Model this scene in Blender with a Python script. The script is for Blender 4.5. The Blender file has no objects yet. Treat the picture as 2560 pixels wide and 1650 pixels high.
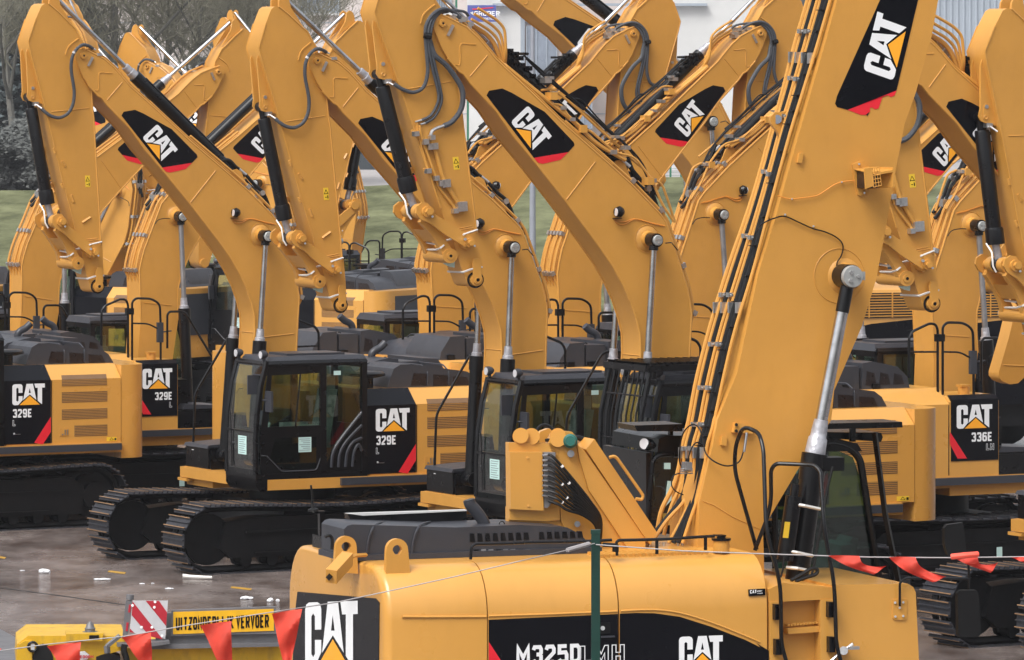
import bpy, bmesh, math, random
from mathutils import Vector, Matrix
random.seed(7)
HAZE = 0.00024
# ------------------------------------------------------------------ camera, world, light
SC = bpy.context.scene
COL = SC.collection
F = 13415.0; H = 7.0; HY = 180.0            # focal length in photo pixels, eye height, horizon row
cam_d = bpy.data.cameras.new('camera'); cam = bpy.data.objects.new('camera', cam_d); COL.objects.link(cam)
cam.location = (0, 0, H); cam.rotation_euler = (math.radians(90), 0, 0)
cam_d.sensor_width = 36; cam_d.lens = 36 * F / 2560; cam_d.shift_y = -(825 - HY) / 2560
cam_d.clip_start = 1; cam_d.clip_end = 3000
SC.camera = cam
SUN_EL = math.radians(52); SUN_AZ = math.radians(-145)     # azimuth from +Y towards +X
wd = bpy.data.worlds.new('World'); SC.world = wd; wd.use_nodes = True
nt = wd.node_tree; nt.nodes.clear()
sky = nt.nodes.new('ShaderNodeTexSky'); sky.sky_type = 'NISHITA'; sky.sun_disc = False
sky.sun_elevation = SUN_EL; sky.sun_rotation = SUN_AZ; sky.air_density = 1.0; sky.dust_density = 3.0; sky.ozone_density = 1.0
hs = nt.nodes.new('ShaderNodeHueSaturation'); hs.inputs['Saturation'].default_value = 0.22; hs.inputs['Value'].default_value = 1.0
bg = nt.nodes.new('ShaderNodeBackground'); bg.inputs['Strength'].default_value = 0.15
wo = nt.nodes.new('ShaderNodeOutputWorld')
# overcast distribution: about three times brighter overhead than at the horizon
gtc = nt.nodes.new('ShaderNodeTexCoord'); gsx = nt.nodes.new('ShaderNodeSeparateXYZ'); gmr = nt.nodes.new('ShaderNodeMapRange'); gmx = nt.nodes.new('ShaderNodeMix')
gmr.inputs['From Min'].default_value = 0; gmr.inputs['From Max'].default_value = 1; gmr.inputs['To Min'].default_value = 0.45; gmr.inputs['To Max'].default_value = 1.9
gmx.data_type = 'RGBA'; gmx.blend_type = 'MULTIPLY'; gmx.inputs['Factor'].default_value = 1
nt.links.new(gtc.outputs['Generated'], gsx.inputs[0]); nt.links.new(gsx.outputs['Z'], gmr.inputs['Value'])
nt.links.new(sky.outputs[0], hs.inputs['Color']); nt.links.new(hs.outputs[0], gmx.inputs['A']); nt.links.new(gmr.outputs[0], gmx.inputs['B']); nt.links.new(gmx.outputs['Result'], bg.inputs[0]); nt.links.new(bg.outputs[0], wo.inputs[0])
sun_d = bpy.data.lights.new('sun', 'SUN'); sun_d.energy = 1.5; sun_d.angle = math.radians(30); sun_d.color = (1, 0.97, 0.92)
sun = bpy.data.objects.new('sun', sun_d); COL.objects.link(sun)
sdir = Vector((math.cos(SUN_EL) * math.sin(SUN_AZ), math.cos(SUN_EL) * math.cos(SUN_AZ), math.sin(SUN_EL)))
sun.rotation_euler = sdir.to_track_quat('Z', 'Y').to_euler()
SC.view_settings.view_transform = 'Standard'; SC.view_settings.look = 'None'
SC.view_settings.exposure = 0.38; SC.view_settings.gamma = 1; SC.view_settings.use_curve_mapping = False

# ------------------------------------------------------------------ measuring: photo pixels -> metres on a vertical plane of a machine
CR = {'T1': (0, 0, 2.75), 'T2': (600, 0, 2.75), 'T3': (1200, 0, 2.75), 'T4': (1860, 0, 2.75), 'M1': (0, 500, 2.75), 'M2': (600, 500, 2.75),
      'M3': (1200, 500, 2.75), 'M4': (1860, 500, 2.75), 'B1': (0, 1050, 2.567), 'B2': (600, 1050, 2.567), 'B3': (1200, 1050, 2.567),
      'B4': (1860, 1050, 2.567), 'a1': (0, 0, 4.8125), 'a2': (0, 300, 4.8125), 'a3': (60, 480, 4.8125), 'a4': (360, 300, 4.8125),
      'a5': (400, 600, 4.8125), 'a6': (400, 860, 4.8125), 'a7': (780, 860, 4.8125), 'a8': (180, 1140, 4.8125), 'a9': (560, 1140, 4.8125), 'D': (0, 0, 1 / 1.07113)}
def cp(c, x, y):
    a = CR[c]; return a[0] + x / a[2], a[1] + y / a[2]
class Fr:
    def __init__(s, deg, X, Y): s.p = math.radians(deg); s.X = X; s.Y = Y; s.c = math.cos(s.p); s.s = math.sin(s.p)
    def lp(s, px, py, w):
        a = (px - 1280) / F
        Y = (w - s.X * s.s + s.Y * s.c) / (s.c - a * s.s); X = a * Y
        return ((X - s.X) * s.c + (Y - s.Y) * s.s, w, H - (py - HY) / F * Y)
    def q(s, c, x, y, w): return s.lp(*cp(c, x, y), w)
    def qs(s, c, pts, w): return [s.q(c, x, y, w) for x, y in pts]
    def q2(s, c, pts, w): return [(p[0], p[2]) for p in s.qs(c, pts, w)]
    def front(s, c, x, y, u):                 # intersection with the plane u = const
        px, py = cp(c, x, y); a = (px - 1280) / F
        Y = (u + s.X * s.c + s.Y * s.s) / (a * s.c + s.s); X = a * Y
        return (u, -(X - s.X) * s.s + (Y - s.Y) * s.c, H - (py - HY) / F * Y)
def from_pt(deg, loc, px, py):
    p = math.radians(deg); u, w, z = loc
    Y = F * (H - z) / (py - HY); X = (px - 1280) / F * Y
    return Fr(deg, X - (u * math.cos(p) - w * math.sin(p)), Y - (u * math.sin(p) + w * math.cos(p)))
def from_s(deg, loc, px, s_):
    p = math.radians(deg); u, w, z = loc
    Y = F / s_; X = (px - 1280) / F * Y
    return Fr(deg, X - (u * math.cos(p) - w * math.sin(p)), Y - (u * math.sin(p) + w * math.cos(p)))
def W(px, py, Y): return Vector(((px - 1280) / F * Y, Y, H - (py - HY) / F * Y))
def WG(px, py, z=0.0):
    Y = F * (H - z) / (py - HY); return Vector(((px - 1280) / F * Y, Y, z))

# ------------------------------------------------------------------ materials
MT = {}
def lnk(nt, a, b): nt.links.new(a, b)
def mat(name, col, rough=0.5, metal=0.0, coat=0.0, var=0.08, vscale=3.0, bump=0.0, bscale=200.0, dirt=0.0, dirtcol=(0.12, 0.1, 0.08), rvar=0.1, spec=0.5):
    m = bpy.data.materials.new(name); m.use_nodes = True; nt = m.node_tree; b = nt.nodes['Principled BSDF']
    b.inputs['Roughness'].default_value = rough; b.inputs['Metallic'].default_value = metal
    b.inputs['Coat Weight'].default_value = coat; b.inputs['Coat Roughness'].default_value = 0.12
    b.inputs['Specular IOR Level'].default_value = spec
    tc = nt.nodes.new('ShaderNodeTexCoord')
    n = nt.nodes.new('ShaderNodeTexNoise'); n.inputs['Scale'].default_value = vscale; n.inputs['Detail'].default_value = 6; n.inputs['Roughness'].default_value = 0.6
    lnk(nt, tc.outputs['Object'], n.inputs['Vector'])
    mr = nt.nodes.new('ShaderNodeMapRange'); mr.inputs['From Min'].default_value = 0.3; mr.inputs['From Max'].default_value = 0.7
    mr.inputs['To Min'].default_value = 1 - var; mr.inputs['To Max'].default_value = 1 + var
    lnk(nt, n.outputs['Fac'], mr.inputs['Value'])
    mx = nt.nodes.new('ShaderNodeMix'); mx.data_type = 'RGBA'; mx.blend_type = 'MULTIPLY'; mx.inputs['Factor'].default_value = 1
    mx.inputs['A'].default_value = (*col, 1); lnk(nt, mr.outputs[0], mx.inputs['B'])
    out = mx.outputs['Result']
    if dirt > 0:
        n2 = nt.nodes.new('ShaderNodeTexNoise'); n2.inputs['Scale'].default_value = 9; n2.inputs['Detail'].default_value = 8
        mp = nt.nodes.new('ShaderNodeMapping'); mp.inputs['Scale'].default_value = (1.1, 1.1, 0.4)      # runs down the panel
        lnk(nt, tc.outputs['Object'], mp.inputs['Vector']); lnk(nt, mp.outputs[0], n2.inputs['Vector'])
        r2 = nt.nodes.new('ShaderNodeMapRange'); r2.inputs['From Min'].default_value = 0.52; r2.inputs['From Max'].default_value = 0.8; r2.inputs['To Max'].default_value = dirt
        lnk(nt, n2.outputs['Fac'], r2.inputs['Value'])
        m2 = nt.nodes.new('ShaderNodeMix'); m2.data_type = 'RGBA'; lnk(nt, r2.outputs[0], m2.inputs['Factor'])
        lnk(nt, out, m2.inputs['A']); m2.inputs['B'].default_value = (*dirtcol, 1); out = m2.outputs['Result']
    lnk(nt, out, b.inputs['Base Color'])
    rr = nt.nodes.new('ShaderNodeMapRange'); rr.inputs['To Min'].default_value = max(0.02, rough - rvar); rr.inputs['To Max'].default_value = rough + rvar
    n3 = nt.nodes.new('ShaderNodeTexNoise'); n3.inputs['Scale'].default_value = vscale * 2.3; n3.inputs['Detail'].default_value = 5
    lnk(nt, tc.outputs['Object'], n3.inputs['Vector']); lnk(nt, n3.outputs['Fac'], rr.inputs['Value']); lnk(nt, rr.outputs[0], b.inputs['Roughness'])
    if bump > 0:
        n4 = nt.nodes.new('ShaderNodeTexNoise'); n4.inputs['Scale'].default_value = bscale; n4.inputs['Detail'].default_value = 3
        lnk(nt, tc.outputs['Object'], n4.inputs['Vector'])
        bp = nt.nodes.new('ShaderNodeBump'); bp.inputs['Strength'].default_value = bump; bp.inputs['Distance'].default_value = 0.01
        lnk(nt, n4.outputs['Fac'], bp.inputs['Height']); lnk(nt, bp.outputs[0], b.inputs['Normal'])
    MT[name] = m; return m
mat('yellow', (0.585, 0.283, 0.053), 0.42, coat=0.1, var=0.07, vscale=1.3, bump=0.06, bscale=60, dirt=0.16, dirtcol=(0.42, 0.19, 0.03), spec=0.4)
mat('yellow_gloss', (0.62, 0.306, 0.060), 0.3, coat=0.35, var=0.04, vscale=1.0, bump=0.03, bscale=30, dirt=0.2, dirtcol=(0.5, 0.25, 0.045))
mat('trailer_yellow', (0.62, 0.36, 0.015), 0.4, var=0.12, vscale=4, dirt=0.5, dirtcol=(0.12, 0.09, 0.05))
mat('grille', (0.16, 0.085, 0.035), 0.6, var=0.1, vscale=8)
mat('black', (0.0025, 0.0025, 0.0035), 0.3, coat=0.1, spec=0.35, var=0.2)
mat('panel_black', (0.003, 0.0032, 0.0055), 0.24, var=0.2, spec=0.2, dirt=0.05, dirtcol=(0.02, 0.02, 0.02))
mat('plastic', (0.036, 0.038, 0.047), 0.4, var=0.12, bump=0.15, bscale=120, dirt=0.25, dirtcol=(0.05, 0.05, 0.05))
mat('rubber', (0.004, 0.004, 0.0045), 0.5, spec=0.35, var=0.2)
mat('hose_grey', (0.055, 0.06, 0.07), 0.6, var=0.15, bump=0.2, bscale=90)
mat('chrome', (0.55, 0.55, 0.56), 0.2, metal=1.0, var=0.25, vscale=6, rvar=0.12)
mat('dull_rod', (0.33, 0.33, 0.34), 0.45, metal=0.8, var=0.25, vscale=5)
mat('zinc', (0.62, 0.62, 0.62), 0.32, metal=0.9, var=0.15, vscale=30)
mat('wrap', (0.42, 0.42, 0.45), 0.45, metal=0.5, var=0.25, vscale=14, bump=0.8, bscale=22)
mat('disc_grey', (0.36, 0.37, 0.36), 0.45, metal=0.3, var=0.1)
mat('white', (0.82, 0.83, 0.84), 0.45, var=0.03)
mat('strap', (0.72, 0.70, 0.66), 0.5, var=0.1)
mat('red', (0.75, 0.015, 0.03), 0.4, var=0.08)
mat('decal_yellow', (0.95, 0.40, 0.02), 0.4, var=0.03)
mat('sticker', (0.80, 0.52, 0.03), 0.5, var=0.05)
mat('paper', (0.52, 0.72, 0.68), 0.7, var=0.05)
mat('ink', (0.16, 0.22, 0.24), 0.7)
mat('steel', (0.05, 0.052, 0.062), 0.4, metal=0.45, var=0.3, vscale=9, bump=0.3, bscale=40, dirt=0.4, dirtcol=(0.09, 0.055, 0.03))
mat('rust_edge', (0.26, 0.15, 0.075), 0.5, metal=0.3, var=0.35, vscale=12)
mat('frame_dark', (0.004, 0.004, 0.005), 0.55, var=0.3, vscale=4, spec=0.25, dirt=0.3, dirtcol=(0.015, 0.010, 0.008))
mat('lens', (0.75, 0.75, 0.78), 0.12, metal=0.3, var=0.1)
mat('seat', (0.28, 0.33, 0.34), 0.35, var=0.3, vscale=7, bump=0.9, bscale=14)
mat('mesh_dark', (0.014, 0.009, 0.009), 0.3, var=0.3, vscale=10)
mat('pennant', (0.85, 0.10, 0.06), 0.6, var=0.15, vscale=5)
mat('rope', (0.35, 0.33, 0.33), 0.6)
mat('post_green', (0.002, 0.034, 0.025), 0.4, var=0.15, vscale=6, bump=0.2, bscale=60)
mat('green_fence', (0.03, 0.16, 0.09), 0.5)
mat('grey_metal', (0.16, 0.16, 0.17), 0.5, metal=0.3, var=0.2, dirt=0.4)
mat('sign_yellow', (0.78, 0.42, 0.01), 0.45, var=0.08, vscale=6, dirt=0.2)
mat('sign_red', (0.42, 0.02, 0.035), 0.4, var=0.1)
mat('sign_white', (0.52, 0.52, 0.54), 0.5, var=0.1, dirt=0.2)
mat('sign_blue', (0.07, 0.09, 0.32), 0.5)
mat('snow', (0.85, 0.87, 0.9), 0.6, var=0.05, bump=0.6, bscale=20)
mat('teal', (0.015, 0.11, 0.09), 0.4, var=0.2)
mat('wall_pale', (0.56, 0.50, 0.48), 0.8, var=0.06, vscale=0.4)
mat('wall_white', (0.58, 0.58, 0.57), 0.7, var=0.06, vscale=0.6)
mat('wall_grey', (0.30, 0.34, 0.39), 0.6, var=0.08, vscale=0.5)
mat('window_dark', (0.20, 0.23, 0.28), 0.3, var=0.2, vscale=0.8)
mat('car_red', (0.5, 0.02, 0.03), 0.3, coat=0.5); mat('car_white', (0.6, 0.6, 0.62), 0.3, coat=0.5); mat('car_dark', (0.05, 0.06, 0.07), 0.3, coat=0.5)
mat('car_glass', (0.04, 0.05, 0.06), 0.1)
mat('bark', (0.13, 0.125, 0.11), 0.9, var=0.3, vscale=2)
mat('twig', (0.21, 0.20, 0.15), 0.9, var=0.35, vscale=0.7)
mat('conifer', (0.075, 0.095, 0.095), 0.9, var=0.5, vscale=1.5)
mat('shrub', (0.085, 0.09, 0.085), 0.9, var=0.5, vscale=1.5)
mat('orange_wire', (0.70, 0.26, 0.03), 0.5)
mat('lamp_grey', (0.30, 0.31, 0.36), 0.5, metal=0.2)
mat('road_grey', (0.33, 0.31, 0.30), 0.7, var=0.1, vscale=0.3)
mat('mark_yellow', (0.45, 0.25, 0.03), 0.5, var=0.3, vscale=6)
mat('crack', (0.02, 0.018, 0.018), 0.8)
def glassmat(name, tint, refl):
    m = bpy.data.materials.new(name); m.use_nodes = True; nt = m.node_tree; nt.nodes.remove(nt.nodes['Principled BSDF'])
    o = nt.nodes['Material Output']; t = nt.nodes.new('ShaderNodeBsdfTransparent'); t.inputs[0].default_value = (*tint, 1)
    g = nt.nodes.new('ShaderNodeBsdfGlossy'); g.inputs['Roughness'].default_value = 0.03
    lw = nt.nodes.new('ShaderNodeLayerWeight'); lw.inputs['Blend'].default_value = .5
    pw = nt.nodes.new('ShaderNodeMath'); pw.operation = 'POWER'; lnk(nt, lw.outputs['Facing'], pw.inputs[0]); pw.inputs[1].default_value = 3.5
    ml = nt.nodes.new('ShaderNodeMath'); ml.operation = 'MULTIPLY_ADD'; lnk(nt, pw.outputs[0], ml.inputs[0]); ml.inputs[1].default_value = .7; ml.inputs[2].default_value = refl
    mx = nt.nodes.new('ShaderNodeMixShader'); lnk(nt, ml.outputs[0], mx.inputs[0]); lnk(nt, t.outputs[0], mx.inputs[1]); lnk(nt, g.outputs[0], mx.inputs[2])
    lnk(nt, mx.outputs[0], o.inputs['Surface']); MT[name] = m
glassmat('glass', (0.72, 0.82, 0.74), 0.09)
glassmat('glass_green', (0.26, 0.44, 0.37), 0.08)
glassmat('glass_clear', (0.80, 0.88, 0.86), 0.10)
# ground: wet concrete/asphalt
def ground_mat():
    m = bpy.data.materials.new('wet_ground'); m.use_nodes = True; nt = m.node_tree; b = nt.nodes['Principled BSDF']
    g = nt.nodes.new('ShaderNodeNewGeometry')
    def noise(sc, det, rough=0.6, sx=1, sy=1):
        mp = nt.nodes.new('ShaderNodeMapping'); mp.inputs['Scale'].default_value = (sx, sy, 1); lnk(nt, g.outputs['Position'], mp.inputs['Vector'])
        n = nt.nodes.new('ShaderNodeTexNoise'); n.inputs['Scale'].default_value = sc; n.inputs['Detail'].default_value = det; n.inputs['Roughness'].default_value = rough
        lnk(nt, mp.outputs[0], n.inputs['Vector']); return n.outputs['Fac']
    big = noise(0.28, 8, 0.62); fine = noise(9, 8, 0.7); mid = noise(1.6, 6, 0.6, 1, 0.5)
    cr = nt.nodes.new('ShaderNodeValToRGB'); lnk(nt, mid, cr.inputs[0])
    cr.color_ramp.elements[0].position = 0.3; cr.color_ramp.elements[0].color = (0.080, 0.056, 0.047, 1)
    cr.color_ramp.elements[1].position = 0.72; cr.color_ramp.elements[1].color = (0.26, 0.22, 0.205, 1)
    mx = nt.nodes.new('ShaderNodeMix'); mx.data_type = 'RGBA'; mx.blend_type = 'OVERLAY'; mx.inputs['Factor'].default_value = 0.6
    lnk(nt, cr.outputs[0], mx.inputs['A']); lnk(nt, fine, mx.inputs['B']); lnk(nt, mx.outputs['Result'], b.inputs['Base Color'])
    rr = nt.nodes.new('ShaderNodeMapRange'); rr.inputs['From Min'].default_value = 0.38; rr.inputs['From Max'].default_value = 0.62
    rr.inputs['To Min'].default_value = 0.08; rr.inputs['To Max'].default_value = 0.34; lnk(nt, big, rr.inputs['Value']); lnk(nt, rr.outputs[0], b.inputs['Roughness'])
    bp = nt.nodes.new('ShaderNodeBump'); bp.inputs['Strength'].default_value = 0.5; bp.inputs['Distance'].default_value = 0.02
    lnk(nt, fine, bp.inputs['Height']); lnk(nt, bp.outputs[0], b.inputs['Normal'])
    b.inputs['Specular IOR Level'].default_value = 0.6
    MT['ground'] = m
ground_mat()
def grass_mat():
    m = bpy.data.materials.new('grass'); m.use_nodes = True; nt = m.node_tree; b = nt.nodes['Principled BSDF']; b.inputs['Roughness'].default_value = 0.95
    b.inputs['Specular IOR Level'].default_value = 0.1
    g = nt.nodes.new('ShaderNodeNewGeometry'); n = nt.nodes.new('ShaderNodeTexNoise'); n.inputs['Scale'].default_value = 0.35; n.inputs['Detail'].default_value = 12; n.inputs['Roughness'].default_value = 0.75
    mp = nt.nodes.new('ShaderNodeMapping'); mp.inputs['Scale'].default_value = (1, 0.35, 1); lnk(nt, g.outputs['Position'], mp.inputs['Vector']); lnk(nt, mp.outputs[0], n.inputs['Vector'])
    cr = nt.nodes.new('ShaderNodeValToRGB'); lnk(nt, n.outputs['Fac'], cr.inputs[0]); e = cr.color_ramp.elements
    e[0].position = 0.38; e[0].color = (0.060, 0.066, 0.030, 1); e[1].position = 0.62; e[1].color = (0.185, 0.195, 0.10, 1)
    lnk(nt, cr.outputs[0], b.inputs['Base Color']); MT['grass'] = m
grass_mat()

# ------------------------------------------------------------------ mesh helpers
def bevel_new(bm, faces, w, seg):
    if w <= 0: return
    ed = set(e for f in faces for e in f.edges)
    ed = [e for e in ed if len(e.link_faces) == 2 and e.calc_face_angle(0) > 0.35]
    bmesh.ops.bevel(bm, geom=ed, offset=w, segments=seg, affect='EDGES', clamp_overlap=True, profile=0.5)
RS = 1.0                                      # global factor on tube and cylinder radii
class MB:
    def __init__(s): s.bm = bmesh.new()
    def absorb(s, b2, bev=0, seg=2):
        if bev > 0: bevel_new(b2, b2.faces[:], bev, seg)
        bmesh.ops.recalc_face_normals(b2, faces=b2.faces[:])
        m = bpy.data.meshes.new('tmp'); b2.to_mesh(m); b2.free(); s.bm.from_mesh(m); bpy.data.meshes.remove(m); return s
    def prism(s, pts, w0, w1, bev=0, seg=2, axis='w'):
        # pts: (u,z) for axis w ; (w,z) for axis u ; (u,w) for axis z
        b = bmesh.new()
        def P(a, c, t): return {'w': (a, t, c), 'u': (t, a, c), 'z': (a, c, t)}[axis]
        v0 = [b.verts.new(P(x, z, w0)) for x, z in pts]; v1 = [b.verts.new(P(x, z, w1)) for x, z in pts]
        b.faces.new(v0); b.faces.new(v1[::-1]); n = len(pts)
        for i in range(n): b.faces.new((v0[i], v1[i], v1[(i + 1) % n], v0[(i + 1) % n]))
        return s.absorb(b, bev, seg)
    def hexa(s, a, b_, bev=0, seg=2):         # two quads of 3D points
        b = bmesh.new(); va = [b.verts.new(p) for p in a]; vb = [b.verts.new(p) for p in b_]
        b.faces.new(va); b.faces.new(vb[::-1]); n = len(a)
        for i in range(n): b.faces.new((va[i], vb[i], vb[(i + 1) % n], va[(i + 1) % n]))
        return s.absorb(b, bev, seg)
    def box(s, x0, x1, y0, y1, z0, z1, bev=0, seg=2):
        return s.prism([(x0, z0), (x1, z0), (x1, z1), (x0, z1)], y0, y1, bev, seg)
    def cyl(s, p0, p1, r0, r1=None, n=14, caps=True):
        return s.lathe(p0, p1, [(0, r0), (1, r0 if r1 is None else r1)], n, caps)
    def lathe(s, p0, p1, prof, n=16, caps=True):
        p0 = Vector(p0); p1 = Vector(p1); d = p1 - p0; dn = d.normalized()
        a = dn.cross(Vector((0, 0, 1)) if abs(dn.z) < 0.9 else Vector((1, 0, 0))).normalized(); c = dn.cross(a)
        b = bmesh.new(); rings = []
        for t, r in prof:
            o = p0 + d * t; rings.append([b.verts.new(o + (a * math.cos(k * 2 * math.pi / n) + c * math.sin(k * 2 * math.pi / n)) * max(r * RS, 1e-4)) for k in range(n)])
        for i in range(len(rings) - 1):
            for k in range(n): b.faces.new((rings[i][k], rings[i][(k + 1) % n], rings[i + 1][(k + 1) % n], rings[i + 1][k]))
        if caps: b.faces.new(rings[0]); b.faces.new(rings[-1][::-1])
        return s.absorb(b)
    def tube(s, pts, r, n=7, caps=True, r2=None):
        pts = [Vector(p) for p in pts]; m = len(pts); b = bmesh.new(); rings = []; prev = None; r = r * RS; r2 = None if r2 is None else r2 * RS
        for i in range(m):
            t = (pts[min(i + 1, m - 1)] - pts[max(i - 1, 0)])
            t = t.normalized() if t.length > 1e-9 else Vector((0, 0, 1))
            if prev is None: a = t.cross(Vector((0, 0, 1)) if abs(t.z) < 0.9 else Vector((0, 1, 0))).normalized()
            else:
                a = prev - t * prev.dot(t); a = a.normalized() if a.length > 1e-6 else t.orthogonal().normalized()
            prev = a; c = t.cross(a); rr = r if r2 is None else r + (r2 - r) * i / (m - 1)
            rings.append([b.verts.new(pts[i] + (a * math.cos(k * 2 * math.pi / n) + c * math.sin(k * 2 * math.pi / n)) * rr) for k in range(n)])
        for i in range(m - 1):
            for k in range(n): b.faces.new((rings[i][k], rings[i][(k + 1) % n], rings[i + 1][(k + 1) % n], rings[i + 1][k]))
        if caps: b.faces.new(rings[0]); b.faces.new(rings[-1][::-1])
        return s.absorb(b)
    def ring(s, c, ax, R, r, n=20, k=6):
        R = R * RS; c = Vector(c); ax = Vector(ax).normalized(); a = ax.orthogonal().normalized(); b = ax.cross(a)
        pts = [c + (a * math.cos(i * 2 * math.pi / n) + b * math.sin(i * 2 * math.pi / n)) * R for i in range(n + 1)]
        return s.tube(pts, r, k, caps=False)
    def poly(s, pts):
        s.bm.faces.new([s.bm.verts.new(p) for p in pts]); return s
    def mesh(s, name, m, smooth=True):
        me = bpy.data.meshes.new(name); s.bm.to_mesh(me); s.bm.free(); me.materials.append(MT[m])
        if smooth:
            for p in me.polygons: p.use_smooth = True
            try: me.set_sharp_from_angle(angle=math.radians(40))
            except Exception: pass
        return me
def smooth(pts, k=5):
    pts = [Vector(p) for p in pts]; out = []; n = len(pts)
    for i in range(n - 1):
        p0 = pts[max(i - 1, 0)]; p1 = pts[i]; p2 = pts[i + 1]; p3 = pts[min(i + 2, n - 1)]
        for j in range(k):
            t = j / k
            out.append(0.5 * ((2 * p1) + (p2 - p0) * t + (2 * p0 - 5 * p1 + 4 * p2 - p3) * t * t + (3 * p1 - p0 - 3 * p2 + p3) * t ** 3))
    out.append(pts[-1]); return out
def fillet(pts, r, k=4):
    pts = [Vector(p) for p in pts]; out = [pts[0]]
    for i in range(1, len(pts) - 1):
        a = pts[i - 1] - pts[i]; b = pts[i + 1] - pts[i]; rr = min(r, a.length * 0.45, b.length * 0.45)
        p = pts[i] + a.normalized() * rr; q = pts[i] + b.normalized() * rr
        for j in range(k + 1):
            t = j / k; out.append(p * (1 - t) ** 2 + pts[i] * 2 * t * (1 - t) + q * t * t)
    out.append(pts[-1]); return out
CACHE = {}
def P(name, key, fn, m, parent=None, label=None, mtx=None, smooth_=True, **props):
    """one part: mesh from cache or fn(MB)"""
    if key is None or key not in CACHE:
        b = MB(); fn(b); me = b.mesh(name, m, smooth_)
        if key is not None: CACHE[key] = me
    else: me = CACHE[key]
    o = bpy.data.objects.new(name, me); COL.objects.link(o)
    if parent is not None: o.parent = parent
    if mtx is not None: o.matrix_basis = mtx
    if label: o['label'] = label
    for k, v in props.items(): o[k] = v
    return o
def thing(name, label, cat, fr=None, group=None, loc=None):
    o = bpy.data.objects.new(name, None); COL.objects.link(o); o.empty_display_size = 0.3
    if fr: o.location = (fr.X, fr.Y, 0); o.rotation_euler = (0, 0, fr.p)
    if loc is not None: o.location = loc
    o['label'] = label; o['category'] = cat
    if group: o['group'] = group
    return o
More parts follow.
